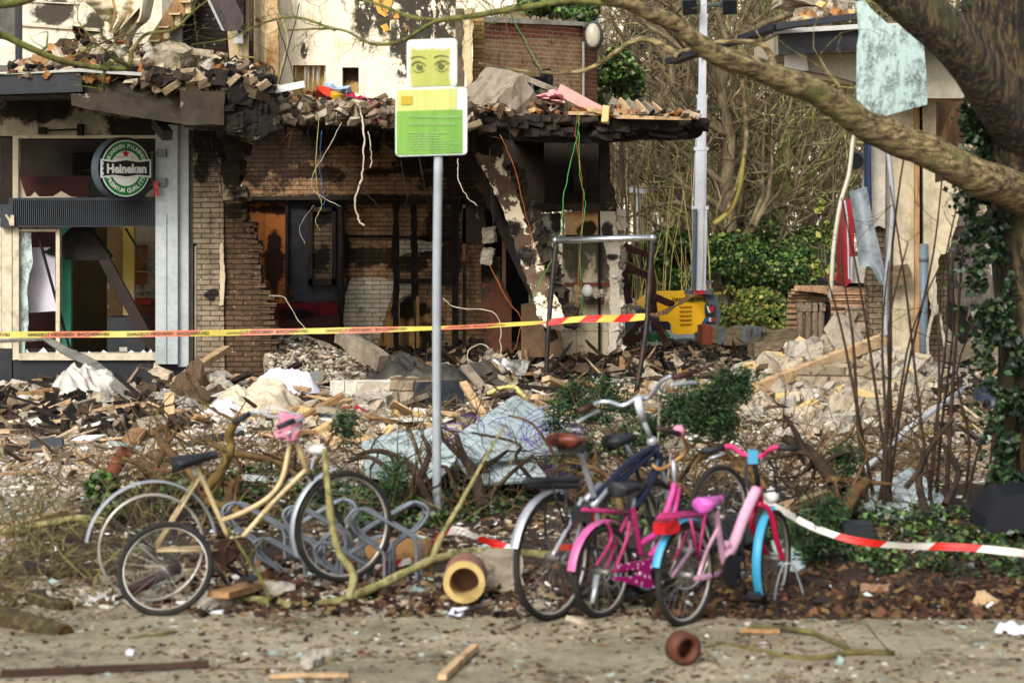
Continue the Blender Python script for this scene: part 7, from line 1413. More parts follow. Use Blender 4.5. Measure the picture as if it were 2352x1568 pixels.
snag('broken_shrub', 'thick dark shrub stem leaning right of the pink bicycle', [([(1930, 1130, 18), (1880, 1060, 18.2), (1850, 1030, 18.4), (1800, 1005, 18.5)], .055, .035, 4), ([(1895, 1085, 18.2), (1850, 1040, 18.2), (1790, 1050, 18.2)], .03, .012, 4), ([(1850, 1040, 18.3), (1820, 980, 18.4), (1800, 955, 18.4)], .03, .012, 3)], drk)
snag('broken_shrub', 'split leaning stump before the right glass sheet', [([(1940, 1170, 17.8), (1965, 1130, 17.9), (1990, 1105, 18)], .06, .045, 2), ([(1900, 1100, 18), (1960, 1104, 18), (2050, 1112, 18)], .03, .015, 3)], brn)
snag('broken_shrub', 'dark bent stems between the saplings', [([(2130, 1185, 18), (2110, 1100, 18.2), (2135, 1030, 18.3), (2190, 960, 18.4)], .035, .015, 4), ([(2170, 1160, 18), (2200, 1090, 18.2), (2180, 1030, 18.3)], .03, .014, 4), ([(2080, 1120, 18.2), (2120, 1060, 18.2), (2100, 1010, 18.2)], .025, .012, 3)], drk)
snag('broken_shrub', 'low tangle of stems behind the magenta saddle', [([(1620, 1180, 17.8), (1570, 1120, 18), (1500, 1090, 18.2)], .03, .012, 6), ([(1430, 1180, 17.8), (1400, 1100, 18), (1350, 1070, 18.2), (1300, 1060, 18.2)], .03, .01, 7)], brn)
for k in range(18):
    u = R.uniform(430, 2050); v = R.uniform(1100, 1200); p = G(u, v); t = thing('broken_shrub', 'bare twisted shrub stem broken down in the bed', 'shrub', p, 'twisted stems in the bed'); h_ = R.uniform(.25, .6); a_ = R.choice((-1, 1))
    pts = crv([p] + [p + V((a_ * (.12 + .17 * i) + R.gauss(0, .06), R.gauss(0, .1), h_ * (.1 + .28 * i) + R.gauss(0, .07))) for i in range(5)], 4); b = MB(); twig(b, pts, R.uniform(.018, .034), .008, 5, 1, .4, n=6); b.build('stem', R.choice((brn, drk)), t, True)
# conifer sprays
def spray(label, specs, n, cat='conifer'):
    c = P(*specs[0][:3]); b0 = V((c.x, c.y, 0)); t = thing('conifer_branch', label, cat, b0); pt = []; b = MB()
    for (u, v, d, ru, rv, na) in specs:
        for _ in range(na):
            a = R.uniform(0, 6.28); q = R.uniform(.3, 1); tip = P(u + ru * q * math.cos(a), v + rv * q * math.sin(a), d + R.uniform(-.25, .25)); cen = P(u + R.uniform(-.2, .2) * ru, v + .5 * rv, d); b.tube([cen, cen.lerp(tip, .6) + V((0, 0, .03)), tip], [.009, .003], 4, cap=False)
            dr = (tip - cen)
            for k in range(n):
                f = R.uniform(.25, 1.05); w_ = .05 * (1.2 - f) + .015; pt.append(tuple(cen + dr * f + V((R.gauss(0, w_), R.gauss(0, w_), R.gauss(0, w_)))))
    leaves('needles', pt + [(x + R.gauss(0, .02), y, z + R.gauss(0, .02)) for x, y, z in pt], (.025, .06), needle_mat, t, 1.0, wid=.13); b.build('branch', drk, t, True)
spray('dark conifer branch before the legs of the chrome railed frame', [(1320, 910, 20, 75, 40, 16), (1400, 900, 20.2, 70, 40, 14), (1280, 960, 19.8, 40, 50, 9), (1360, 950, 20, 80, 30, 12), (1440, 920, 20, 40, 50, 8)], 34)
spray('dense dark conifer clump right of the chrome handlebar', [(1640, 900, 18, 60, 50, 22), (1690, 880, 18, 55, 45, 18), (1600, 950, 18, 65, 45, 20), (1660, 960, 18, 55, 45, 16), (1560, 930, 18.2, 50, 50, 13), (1500, 990, 18.2, 60, 30, 12)], 40)
spray('small conifer sprig behind the pink cloth of the cream bicycle', [(795, 965, 19, 28, 30, 10), (800, 995, 19, 30, 20, 6)], 26)
spray('conifer sprig between the sign pole and the front wheel', [(870, 1110, 18, 50, 40, 9), (910, 1070, 18, 30, 40, 6)], 26)
spray('conifer sprigs behind the brown saddle', [(1330, 1030, 18.4, 90, 40, 14), (1440, 1010, 18.4, 60, 40, 10)], 26)
spray('conifer shoots left of the right glass sheet', [(1945, 1060, 18.3, 45, 50, 12), (1900, 1170, 17, 70, 45, 16), (1840, 1230, 16.5, 50, 50, 14), (1880, 1250, 16, 60, 40, 12)], 32)
bush('ivy_bush', 'small ivy clump on the fallen shrub at the left', 'ivy', [(235, 1120, 18.2, 40, 35, .3), (255, 1160, 18, 45, 35, .3)], 700, (.04, .08), ivy_mat)
# branches on the ground
def groundlog(name, L, r, m, label, cat='log', kids=0, cut=None):
    pts = pline(L, 5); b = MB(); r0_, r1_ = (r if isinstance(r, list) else [r, r]); n_ = len(pts) - 1; b.tube([p + V((0, 0, r0_ * .35 * NZ.noise(p * 5))) for p in pts], [(r0_ + (r1_ - r0_) * i / n_) * (1 + .3 * NZ.noise(V((i * .8, r0_ * 99, 2)))) for i in range(n_ + 1)], 10)
    if kids: rr = r if isinstance(r, list) else [r, r * .6]; twig(b, pts, rr[0] * .9, rr[1] * .9, kids, 1, .4)
    o_ = one(name, b, m, label, cat, smooth=True)
    if cut: c = MB(); d_ = (pts[-1] - pts[-2]).normalized(); c.disc(pts[-1] + d_ * .001, (r[1] if isinstance(r, list) else r) * .93, d_, .006, 14); c.build('cut_face', M('cut_wood', ['5f4420', '3a2410', '8a6a34'], 14, .8, .2), o_)
    return o_
groundlog('fallen_branch', [(500, 1382, 14.9), (600, 1378, 14.9), (700, 1392, 14.8), (790, 1378, 14.9), (900, 1330, 15), (1000, 1285, 15.2), (1080, 1268, 15.4), (1200, 1270, 15.5), (1270, 1275, 15.5)], .028, M('yellow_bark', ['33301c', '66623a', '8c8658', '2a2416'], 9, .85, .6, 14, bd=.03), 'long yellow green branch lying from the cream bicycle to the brown saddled one', 'branch')
groundlog('fallen_branch', [(800, 1375, 14.7), (812, 1320, 14.8), (780, 1270, 14.8), (762, 1200, 14.8), (752, 1110, 14.8), (745, 1030, 14.9)], [.027, .018], M('yellow_bark', []), 'pale green branch rising upright before the front wheel of the cream bicycle', 'branch')
groundlog('fallen_branch', [(985, 1310, 15.2), (1010, 1240, 15.3), (1060, 1150, 15.4), (1110, 1060, 15.6), (1160, 975, 15.8)], [.024, .006], M('yellow_bark', []), 'slim green branch rising to the right from the foam roll', 'branch', 5)
groundlog('fallen_branch', [(620, 1378, 14.6), (600, 1330, 14.7), (560, 1270, 14.7), (525, 1210, 14.8)], [.012, .006], mg, 'thin twig rising before the pedals of the cream bicycle', 'branch', 4)
groundlog('log', [(-30, 1412, 14.3), (60, 1435, 14.1), (148, 1462, 13.9)], .075, M('log_bark', ['1f1a10', '3f3720', '625836'], 14, .9, 1, 16, bd=.04), 'short mossy log with a sawn end at the left edge of the path', cut=1)
groundlog('log', [(75, 1372, 15), (110, 1388, 14.8), (155, 1400, 14.7)], .055, M('log_bark', []), 'smaller log with a sawn orange end lying behind the bigger one', cut=1)
groundlog('fallen_branch', [(120, 1430, 14.3), (180, 1436, 14.3), (225, 1440, 14.2)], .016, mg, 'short branch stub pointing right from the mossy log', 'branch')
groundlog('fallen_branch', [(0, 1222, 17), (90, 1205, 17), (180, 1190, 16.9), (240, 1195, 16.8)], .024, M('yellow_bark', []), 'mossy branch lying level at the left edge', 'branch', 6)
groundlog('fallen_branch', [(90, 1475, 13.8), (180, 1468, 13.8), (300, 1466, 13.8), (400, 1450, 13.9)], .010, mg, 'thin twig lying on the path right of the mossy log', 'branch', 2)
groundlog('fallen_branch', [(1620, 1490, 13.5), (1670, 1482, 13.6), (1740, 1495, 13.4), (1830, 1512, 13.2), (1900, 1508, 13.2), (1960, 1496, 13.3), (2055, 1500, 13.3)], .018, M('mossy_twig', ['2f2a1a', '504a28', '6a6434'], 12, .9, .5), 'crooked mossy twig lying on the path right of the rusty pot', 'branch', 3)
groundlog('fallen_branch', [(1700, 1465, 13.9), (1735, 1440, 14), (1830, 1446, 13.9), (1880, 1458, 13.8), (1950, 1490, 13.4)], .015, M('mossy_twig', []), 'second crooked twig arching above the first on the path', 'branch', 3)
groundlog('fallen_branch', [(1880, 1466, 13.8), (1870, 1485, 13.6), (1800, 1500, 13.4), (1740, 1512, 13.2)], .008, M('mossy_twig', []), 'thin linking twig between the two crooked twigs', 'branch', 1)
# heap of brushwood at the left
b = MB()
for k in range(95):
    u = R.uniform(-40, 360); v = R.uniform(1190, 1400); p = G(u, v) + V((0, 0, .02)); limb(b, p, (R.gauss(0, 1), R.gauss(0, .5), abs(R.gauss(.2, .5))), R.uniform(.3, .8), R.uniform(.006, .013), 2, .38, 0, (2, 4), .003)
tag(b.build('brushwood', M('brush_mat', ['2a2014', '4a4026', '66603a', '33281a'], 5, .9, .3), None), 'heap of mossy brushwood left of the cream bicycle', kind='stuff')
b = MB()
for k in range(125):
    u = R.uniform(280, 2200); v = R.uniform(1080, 1230); p = G(u, v); limb(b, p, (R.gauss(0, 1), R.gauss(0, .5), abs(R.gauss(.6, .5))), R.uniform(.4, 1.1), R.uniform(.005, .014), 2, .32, 0, (2, 5), .0028)
tag(b.build('twigs', M('twig_brown', ['2c2014', '4f3e26', '6e6038'], 6, .9, .3), None), 'loose twigs sticking up from the shrub bed', kind='stuff')
# ---- foam roll, pots, bins, odds and ends
fr = thing('foam_roll', 'hollow insulation roll with a pale yellow rim lying before the bicycle racks', 'roll', P(1066, 1385, 14.9)); c = P(1066, 1337, 14.75); ax = V((-.75, .66, .02)).normalized()
def ringtube(c, ax, ro, ri, L, n=28):
    b = MB(); a = ax.cross(V((0, 0, 1))).normalized(); q = ax.cross(a); vs = []
    for (r_, l) in ((ro, 0), (ro, L), (ri, L), (ri, 0)):
        for i in range(n): th = 6.283 * i / n; vs.append(c + (a * math.cos(th) + q * math.sin(th)) * r_ + ax * l)
    fs = [[k * n + i, k * n + (i + 1) % n, ((k + 1) % 4) * n + (i + 1) % n, ((k + 1) % 4) * n + i] for k in range(4) for i in range(n)]; return b.add(vs, fs)
ringtube(c, V((.02, 1, .0)).normalized(), .128, .090, .34).build('roll_core', M('foam_yellow', ['9c8450', 'b09860', '80683c'], 4, .9, .4), fr); ringtube(c + V((0, .05, 0)), V((.02, 1, .0)).normalized(), .131, .128, .28).disc(c + V((0, .3, 0)), .12, (0, 1, 0), .02).build('roll_cover_and_disc', M('pink_brown', ['6e4a3c', '8a6454'], 4), fr)  # cover plus an added inner disc that shuts the hollow to darken it
b = MB(); b.tube([P(830, 1266, 16.3), P(985, 1272, 16.1)], .10, 20); one('foam_bolster', b, M('foam_orange', ['8f683c', 'a07a4c', '75522e'], 8, .95, .8, 40, bd=.02), 'orange brown foam cylinder lying behind the bicycle racks', 'roll', smooth=True)
b = MB(); b.rock(P(1140, 1320, 15.4), (.32, .25, .3), rot(.1, .0, 0), 8, .03); one('stone_block', b, heap_m, 'weathered stone block standing right of the hollow insulation roll', 'stone block')
ringtube(P(1580, 1492, 13.0), V((-.5, .85, .1)).normalized(), .088, .055, .09).disc(P(1580, 1492, 13.0) + V((-.5, .85, .1)).normalized() * .07, .06, (-.5, .85, .1), .01).build('tmp', char_m); o_ = COL.objects[-1]; o_.name = 'rusty_pot'; o_.data.materials[0] = M('rust_pot', ['3a2018', '57301f', '281510'], 7, .7, .4); tag(o_, 'rusty brown ring shaped pot lying on the path', 'pot'); o_.data.polygons.foreach_set('use_smooth', [True] * len(o_.data.polygons))
b = MB(); b.box(P(1660, 1212, 16.6), (.55, .3, .14)); one('black_planter', b, M('planter', ['14171a', '1f2326'], 4, .5, .1), 'black plastic trough behind the pink bicycle', 'trough'); b = MB(); b.box(P(1968, 1215, 16.8), (.2, .2, .1)); one('black_pot', b, M('planter', []), 'black plastic pot in the ivy below the right glass sheet', 'pot')
b = MB(); b.prism([P(2268, 1190, 17.0), P(2306, 1138, 17.0), P(2420, 1128, 17.0), P(2420, 1225, 17.0), P(2262, 1225, 17.0)], (0, .6, 0)); one('dark_bin', b, M('bin_navy', ['0b0e13', '12161d'], 4, .5, .1), 'dark plastic tub at the foot of the big tree', 'tub')
STN = [(495, 1392, 14.65, (.2, .1, .08), brick_g, 'grey stone before the back wheel of the cream bicycle'), (640, 1365, 15.2, (.2, .12, .09), brick_g, 'grey stone under the cream bicycle near the branch'), (1335, 1428, 14.2, (.18, .08, .03), brick_t, 'flat tan piece of wood under the brown saddled bicycle'), (715, 1528, 13.0, (.12, .08, .06), brick_g, 'pale stone at the bottom of the path'), (740, 1505, 13.2, (.1, .06, .05), brick_g, 'small pale stone at the bottom of the path'),
       (2010, 1365, 15, (.18, .12, .08), M('brown_rock', ['6e5442', '8a6c56'], 6), 'brown lump in the leaf litter at the right'), (2265, 1390, 14.6, (.14, .06, .08), wood_pale, 'torn pale cardboard left of the white plastic bag'), (1050, 1410, 14.5, (.16, .1, .03), M('paper_white', []), 'torn white paper on the path below the insulation roll'), (625, 1368, 15, (.01, .01, .01), brick_g, ''),
       (500, 1405, 14.3, (.08, .03, .02), M('paper_white', []), 'small white scrap by the tyre of the cream bicycle'), (300, 1500, 13.3, (.05, .04, .03), M('paper_white', []), 'crumpled white scrap on the path at the lower left'), (1660, 1391, 15, (.08, .05, .02), M('paper_white', []), 'white scrap between the wheels of the blue mudguarded bicycle')]
for (u, v, d, sz, m, lab) in STN:
    if not lab: continue
    p = G(u, v + 4); p.z += sz[2] * .45; b = MB(); b.rock(p, sz, rrot(.25), 5, min(sz) * .22); one('stone' if 'stone' in lab or 'lump' in lab else 'scrap', b, m, lab, 'stone' if 'stone' in lab or 'lump' in lab else 'scrap')
# ================================================================== BICYCLES AND RACKS
tyre_m = M('bike_tyre', ['0f0f0e', '1d1c1a', '2a2823'], 6, .85, .3); rim_m = M('bike_rim', ['8f8a80', 'a8a399', '6e685d'], 5, .35, .1, metal=.5); spoke_m = M('spoke', ['6e6c66', '8a8780'], 5, .4, 0, metal=.5)
silver = M('bike_silver', ['8d9196', 'a8acb1'], 4, .35, .05, metal=.4, dirt=.2); blackp = M('bike_black', ['0f1012', '1c1d20'], 4, .45, .1); rub = M('grip_rubber', ['17181a', '26282b'], 5, .6, .2)
class Plane:
    """vertical plane of a bicycle through its two wheel contacts; q(x, y, off) reads frame units"""
    def __init__(s, u0, d0, u1, d1, tr=None):
        s.a = P(u0, 400, d0); s.b = P(u1, 400, d1); s.h = (s.b - s.a); s.h.z = 0; s.h.normalize(); s.n = V((-s.h.y, s.h.x, 0)); s.tr = tr or (lambda x, y: (x, y))
    def q(s, x, y, off=0):
        u, v = s.tr(x, y); o = V((0, 0, H)); d = V(((u - 1176) / F, 1, -(v - VH) / F)); p0 = s.a + s.n * off
        t = (p0 - o).dot(s.n) / d.dot(s.n); return o + d * t
def bike_wheel(root, c, R_, h, tyre=.02, mat=None, bare=False, nsp=28, name='wheel'):
    """c centre, h heading of the wheel plane; wheel > tyre, rim, spokes, hub"""
    h = V(h).normalized(); up = V((0, 0, 1)); ax = h.cross(up)
    ring_ = lambda r, n=44, off=0: [c + (h * math.cos(i * 6.2832 / n) + up * math.sin(i * 6.2832 / n)) * r + ax * off for i in range(n)]
    b = MB(); b.tube(ring_(R_ - .038), .011, 6, closed=True); w_ = b.build(name, rim_m, root, True)
    if not bare: b = MB(); b.tube(ring_(R_ - tyre), tyre, 8, closed=True); b.build('tyre', mat or tyre_m, w_, True)
    b = MB()
    for i in range(nsp):
        a = i * 6.2832 / nsp; g_ = a + (.35 if i % 2 else -.35); s_ = .03 if (i // 2) % 2 else -.03
        b.tube([c + (h * math.cos(g_) + up * math.sin(g_)) * .022 + ax * s_, c + (h * math.cos(a) + up * math.sin(a)) * (R_ - .045)], .0013, 3, cap=False)
    b.build('spokes', spoke_m, w_); b = MB(); b.tube([c - ax * .05, c + ax * .05], .02, 10); b.build('hub', spoke_m, w_, True); return w_
def fender(root, c, R_, h, a0, a1, mat, w_=.045, name='mudguard'):
    h = V(h).normalized(); up = V((0, 0, 1)); ax = h.cross(up); b = MB()
    def f(s, t): a = rad(a0 + (a1 - a0) * s); q = (t - .5) * 2; r = R_ - .012 * q * q; return c + (h * math.cos(a) + up * math.sin(a)) * r + ax * q * w_ / 2
    b.sheet(f, 28, 6); return b.build(name, mat, root, True)
def saddle(root, p, h, L, w_, mat, tilt=0, name='saddle'):
    """p middle of the seat, h towards the nose"""
    h = V(h).normalized(); ax = h.cross(V((0, 0, 1))); up = V((0, 0, 1)); b = MB(); n = 16; vs = []
    def f(s, t):
        x = (s - .5) * L; wd = w_ * (1 if s < .22 else max(.2, 1 - (s - .22) * 1.35)) * (math.sin(min(1, s / .1) * 1.57) ** .5 if s < .1 else 1) * (1 if s < .94 else .75); a = t * 6.2832
        return p + h * x + ax * math.cos(a) * wd / 2 + up * (math.sin(a) * (.042 - .022 * s) * (1 if math.sin(a) > 0 else 1.4) + .02 * (1 - s) + tilt * (s - .5))
    b.sheet(f, 16, 14); e = len(b.v); b.f.append([i for i in range(15)][::-1]); b.m.append(0); b.f.append([16 * 15 + i for i in range(15)]); b.m.append(0); return b.build(name, mat, root, True)
def tubes(root, name, pl, segs, mat, r, k=0, n=8):
    for sgm in segs:
        off = 0
        if isinstance(sgm[-1], (int, float)): off = sgm[-1]; sgm = sgm[:-1]
        L = [pl.q(*q_) if len(q_) == 3 else pl.q(q_[0], q_[1], off) for q_ in sgm]; b = MB(); b.tube(crv(L, 6) if k or len(L) > 2 else L, r, n); b.build(name, mat, root, True)
def crank(root, c, h, R_, mat, guard=None):
    h = V(h).normalized(); ax = h.cross(V((0, 0, 1))); b = MB(); up = V((0, 0, 1))
    b.tube([c + (h * math.cos(i * .31416) + up * math.sin(i * .31416)) * R_ + ax * .04 for i in range(20)], .008, 5, closed=True)
    for i in range(5): a = i * 1.2566; b.tube([c + ax * .04, c + ax * .04 + (h * math.cos(a) + up * math.sin(a)) * R_], .007, 4)
    b.build('chainring', mat, root, True)
    for s_ in (1, -1):
        e = c + ax * .07 * s_ + (h * .3 + up * -.95).normalized() * .15 * s_; b = MB(); b.tube([c + ax * .06 * s_, e], .010, 6); w_ = b.build('crank_arm', mat, root, True); b = MB(); b.box(e + ax * .05 * s_, (.09, .09, .025)); b.build('pedal', blackp, w_)

# ---- 1 cream ladies' bicycle
t4 = lambda x, y: (202.1 + x * .3203, 918.7 + y * .3203)
B = Plane(348, 14.85, 782, 15.3, t4); hd = B.h
bk = thing('bicycle', 'cream framed step-through bicycle with black saddle and pink cloth on its handlebar, parked at the left', 'bicycle', P(560, 1388, 15.0)); bk['label'] = 'cream framed bicycle with black saddle and a pink cloth on its handlebar'
cream = M('bike_cream', ['a89468', 'b8a67e', '968258'], 5, .4, .1, dirt=.35, dcol='3a2814')
rc = B.q(455, 1056); bike_wheel(bk, rc, .362, hd, bare=True); fr_h = V((.83, .56, 0)).normalized()
fc_ = B.q(1835, 905); bike_wheel(bk, fc_, .352, fr_h); fender(bk, rc, .415, hd, 8, 172, silver, .055); fender(bk, fc_, .385, fr_h, 100, 205, silver, .05)
tubes(bk, 'frame_tube', B, [[(770, 480), (830, 590), (1005, 980)], [(950, 865), (1120, 800), (1300, 690), (1400, 540), (1455, 250)], [(1110, 980), (1330, 730), (1560, 500)]], cream, .016)
tubes(bk, 'head_tube', B, [[(1478, 250), (1580, 525)]], cream, .019)
tubes(bk, 'stay', B, [[(800, 560), (490, 1065), -.05], [(760, 580), (480, 1050), .05], [(490, 1080), (930, 1075), -.05], [(490, 1065), (930, 1050), .05], [(1100, 980), (1010, 985)]], cream, .009)
tubes(bk, 'fork', B, [[(1585, 520), (1650, 640), (1760, 800), (1840, 905), -.05], [(1590, 520), (1680, 640), (1790, 800), (1840, 905), .05]], blackp, .011)
saddle(bk, B.q(765, 430), hd, .29, .21, rub, .07); tubes(bk, 'seat_post', B, [[(745, 490), (790, 560)]], silver, .013)
tubes(bk, 'stem', B, [[(1480, 255), (1490, 130)]], silver, .013)
tubes(bk, 'handlebar', B, [[(1165, 90, .26), (1230, 85, .24), (1330, 120, .12), (1480, 100, 0), (1540, 130, -.12), (1480, 160, -.24)]], silver, .011, 1)
tubes(bk, 'grip', B, [[(1035, 165, .27), (1165, 95, .26)], [(1480, 145, -.26), (1360, 195, -.27)]], rub, .018)
tubes(bk, 'brake_lever', B, [[(1180, 130, .25), (1060, 235, .27)], [(1530, 185, -.24), (1420, 245, -.27)]], silver, .007)
pc = B.q(1440, 190, -.05); b = MB(); b.rock(pc, (.13, .09, .14), rot(.2, .1, .2), 9, .04); tag(b.build('pink_cloth', M('cloth_pink_b', ['a8687a', 'bf8292', '8f5264'], 8, .9, .3), None, True), 'dusty pink cloth wrapped round the handlebar of the cream bicycle', 'cloth')
cc = B.q(1075, 1090); crank(bk, cc, hd, .095, M('rusty_black', ['1c120c', '3b2415'], 6, .6, .4)); b = MB(); b.disc(B.q(990, 1090, -.03), .085, B.n, .02, 20); b.build('chain_case', M('rusty_black', []), bk)
tubes(bk, 'kickstand', B, [[(850, 1100, -.08), (1000, 1320, -.16)], [(870, 1100, .02), (1180, 1310, .02)]], blackp, .012)
tubes(bk, 'mudguard_stay', B, [[(165, 865, -.03), (480, 1070, -.05)]], blackp, .005)
tubes(bk, 'lamp_bracket', B, [[(1600, 500), (1620, 420), (1640, 380)]], silver, .01); b = MB(); b.ball(B.q(1640, 355), .045, (1.5, 1, .75), 12); b.build('headlamp', white_m, bk, True)
# the loose wheel lying against it
lw = thing('wheelset', 'black tyre with its wheel slumped against the rear of the cream bicycle', 'wheel', P(375, 1400, 14.55)); c = P(*t4(555, 1205), 14.6); b = MB()
el = lambda rx, ry, tl=-.35: [c + V((math.cos(a) * rx * math.cos(tl) - math.sin(a) * ry * math.sin(tl) * .5, math.sin(a) * .12, math.sin(a) * ry * math.cos(tl) + math.cos(a) * rx * math.sin(tl) * .35)) for a in [i * 6.2832 / 44 for i in range(44)]]
b.tube(el(.285, .262), .019, 8, closed=True); b.build('tyre', tyre_m, lw, True); b = MB(); b.tube(el(.262, .24), .005, 6, closed=True); b.build('rim', rim_m, lw, True); b = MB()
for q_ in el(.26, .238)[::2]: b.tube([c, q_], .0013, 3, cap=False)
b.build('spokes', spoke_m, lw)
b = MB(); b.tube([P(*t4(310, 1360), 14.75), P(*t4(650, 1200), 15)], .035, 10); b.v = b.v; one('bike_pump', b, M('plum_tube', ['2a1618', '3b2022'], 5, .6, .2), 'dark plum tube lying inside the wheels of the cream bicycle', 'tube', smooth=True)

# ---- 2 silver and navy bicycle with the brown saddle
tA = lambda x, y: (1163.7 + x * .19528, 845.2 + y * .19528); tB = lambda x, y: (1163.7 + x * .21875, 1114.7 + y * .21875)
B = Plane(1268, 14.35, 1500, 15.2, tA); B2 = Plane(1268, 14.35, 1500, 15.2, tB); hd = B.h
bk = thing('bicycle', 'silver and navy bicycle with brown saddle and high chrome handlebar', 'bicycle', P(1330, 1425, 14.6)); navyb = M('bike_navy', ['12162a', '1b2138'], 4, .35, .05)
rc = B2.q(480, 755); bike_wheel(bk, rc, .375, hd, .022, nsp=32); fender(bk, rc, .405, hd, 60, 165, silver, .06)
fcx = rc + hd * 1.05; fcx.z = .37; bike_wheel(bk, fcx, .365, hd, .022, nsp=32)
tubes(bk, 'frame_tube', B, [[(1720, 930), (1440, 1110), (1180, 1370), (1000, 1560)], [(1745, 960), (1500, 1180), (1280, 1370), (1060, 1600)]], navyb, .021)
tubes(bk, 'frame_tube', B, [[(1790, 990), (1760, 1180), (1620, 1460), (1500, 1640)]], navyb, .03); tubes(bk, 'frame_sleeve', B, [[(1220, 1370, -.01), (1000, 1640, -.01)], [(1110, 1370, .05), (930, 1560, .05)]], silver, .024)
tubes(bk, 'head_tube', B, [[(1735, 900), (1800, 1120)]], navyb, .028); tubes(bk, 'seat_tube', B, [[(870, 1010), (930, 1200), (1030, 1530), (1080, 1900)]], silver, .019)
tubes(bk, 'stay', B2, [[(790, 130), (700, 330), (480, 740), -.05], [(820, 250), (760, 480), (700, 640), (560, 800), .05]], silver, .013); tubes(bk, 'stay', B2, [[(480, 770), (900, 900)]], silver, .012)
tubes(bk, 'fork', B, [[(1800, 1130), (1900, 1500), (1960, 1900)]], silver, .017)
b_ = saddle(bk, B.q(770, 860), hd, .27, .24, M('saddle_brown', ['4a2218', '63301f', '35170f'], 5, .45, .15), -.01); b = MB(); b.rock(B.q(760, 930), (.16, .14, .05), None, 4, .01); b.build('saddle_springs', blackp, bk)
tubes(bk, 'clamp', B, [[(850, 1010), (920, 1010)]], silver, .018)
tubes(bk, 'stem', B, [[(1530, 340), (1600, 610)]], M('stem_white', ['a8acb2', 'c0c4ca'], 3, .3, .05), .026); tubes(bk, 'stem', B, [[(1610, 620), (1710, 860)]], silver, .016); b = MB(); b.ball(B.q(1710, 860), .035, n=10); b.build('head_cap', silver, bk, True)
chw = M('bar_chrome', ['9ea3a8', 'c2c6ca'], 3, .2, .02, metal=.7)
tubes(bk, 'handlebar', B, [[(1010, 440, .24), (1100, 400, .22), (1220, 400, .16), (1370, 440, .06), (1540, 350, 0), (1660, 350, -.04), (1760, 240, -.12), (1830, 150, -.18), (1940, 90, -.24)]], chw, .014, 1)
tubes(bk, 'grip', B, [[(850, 510, .27), (1010, 440, .24)], [(1960, 110, -.25), (2180, 60, -.3)]], M('grip_brown', ['2a1612', '402018'], 5, .6, .2), .02)
tubes(bk, 'brake_lever', B, [[(1090, 500, .24), (960, 560, .26), (830, 640, .28)], [(1930, 200, -.24), (2080, 180, -.28), (2230, 170, -.3)]], silver, .012)
tubes(bk, 'brake_cable', B, [[(1780, 300, -.1), (1790, 600, -.06), (1780, 880, -.03)], [(1930, 1000), (1870, 1400), (1750, 1500)]], M('cable_pale', 'a39e8c', 4, .5, 0), .004)
tubes(bk, 'rack', B, [[(210, 1340, -.06), (830, 1320, -.06)], [(240, 1310, .06), (850, 1300, .06)], [(220, 1390, 0), (830, 1390, 0)], [(220, 1320), (220, 1400)]], blackp, .016)
tubes(bk, 'rack_stay', B2, [[(480, 20, -.05), (640, 500, -.05)], [(400, 20, .05), (410, 560, .05)], [(620, 120, -.05), (650, 560, -.05)]], blackp, .008)
b = MB(); b.box(B2.q(780, 290, -.08), (.12, .1, .09)); b.build('rear_lamp', blackp, bk); b = MB(); b.box(B2.q(880, 310, -.1), (.05, .05, .06)); b.build('reflector', redm, bk); b = MB(); b.box(B2.q(610, 645, .03), (.12, .03, .035)); b.build('reflector', M('refl_orange', 'b8381e', 3, .3, 0), bk)
crank(bk, B2.q(1060, 900), hd, .09, silver); tubes(bk, 'kickstand', B2, [[(940, 900), (900, 1200)]], silver, .014)
# ---- hidden black one behind: saddle, post, frame, wheels
B = Plane(1390, 15.3, 1560, 15.9, tA); bk = thing('bicycle', 'mostly hidden dark bicycle with a small black saddle, behind the silver and navy one', 'bicycle', P(1470, 1360, 15.5)); hd = B.h
saddle(bk, B.q(1350, 850), hd, .27, .16, rub, .03); tubes(bk, 'seat_post', B, [[(1410, 900), (1480, 1080)]], silver, .013); tubes(bk, 'frame_tube', B, [[(1480, 1080), (1620, 1500), (1700, 1900)], [(1500, 1150), (1900, 1050)], [(1700, 1900), (1900, 1100)]], blackp, .015)
c = B.q(1400, 1950); c.z = .35; bike_wheel(bk, c, .35, hd); c = c + hd * 1.02; bike_wheel(bk, c, .35, hd)
# ---- 3 magenta children's bicycle
B = Plane(1384.6, 14.45, 1590, 15.15, tB); BA = Plane(1384.6, 14.45, 1590, 15.15, tA); hd = B.h; mag = M('bike_magenta', ['8f1c50', 'a02860', '78163f'], 5, .4, .1, dirt=.3, dcol='4a3a34')
pinkf = M('fender_pink', ['b04880', 'c05c92'], 3, .4, .08, dirt=.3, dcol='6a5a54'); bk = thing('bicycle', "magenta children's bicycle with pink mudguard and white dotted chain guard", 'bicycle', P(1470, 1410, 14.7))
rc = B.q(1005, 905); bike_wheel(bk, rc, .281, hd, .023, nsp=24); fender(bk, rc, .315, hd, 62, 172, pinkf, .062); fcx = rc + hd * .86; fcx.z = .30; bike_wheel(bk, fcx, .281, hd, .023, nsp=24)
tubes(bk, 'rack_rail', B, [[(790, 255, -.04), (1300, 290, -.04)], [(800, 245, .04), (1310, 275, .04)]], mag, .010); tubes(bk, 'rack_stay', B, [[(1050, 380, -.06), (1100, 560, -.06), (940, 840, -.06)], [(1050, 380, .06), (1140, 830, .06)]], mag, .009)
tubes(bk, 'seat_tube', B, [[(1320, 230), (1340, 330), (1410, 740)]], mag, .018); tubes(bk, 'stay', B, [[(1290, 380, -.05), (1260, 560, -.05), (1150, 850, -.05)], [(1270, 330, .05), (1200, 480, .05), (1040, 880, .05)]], mag, .012)
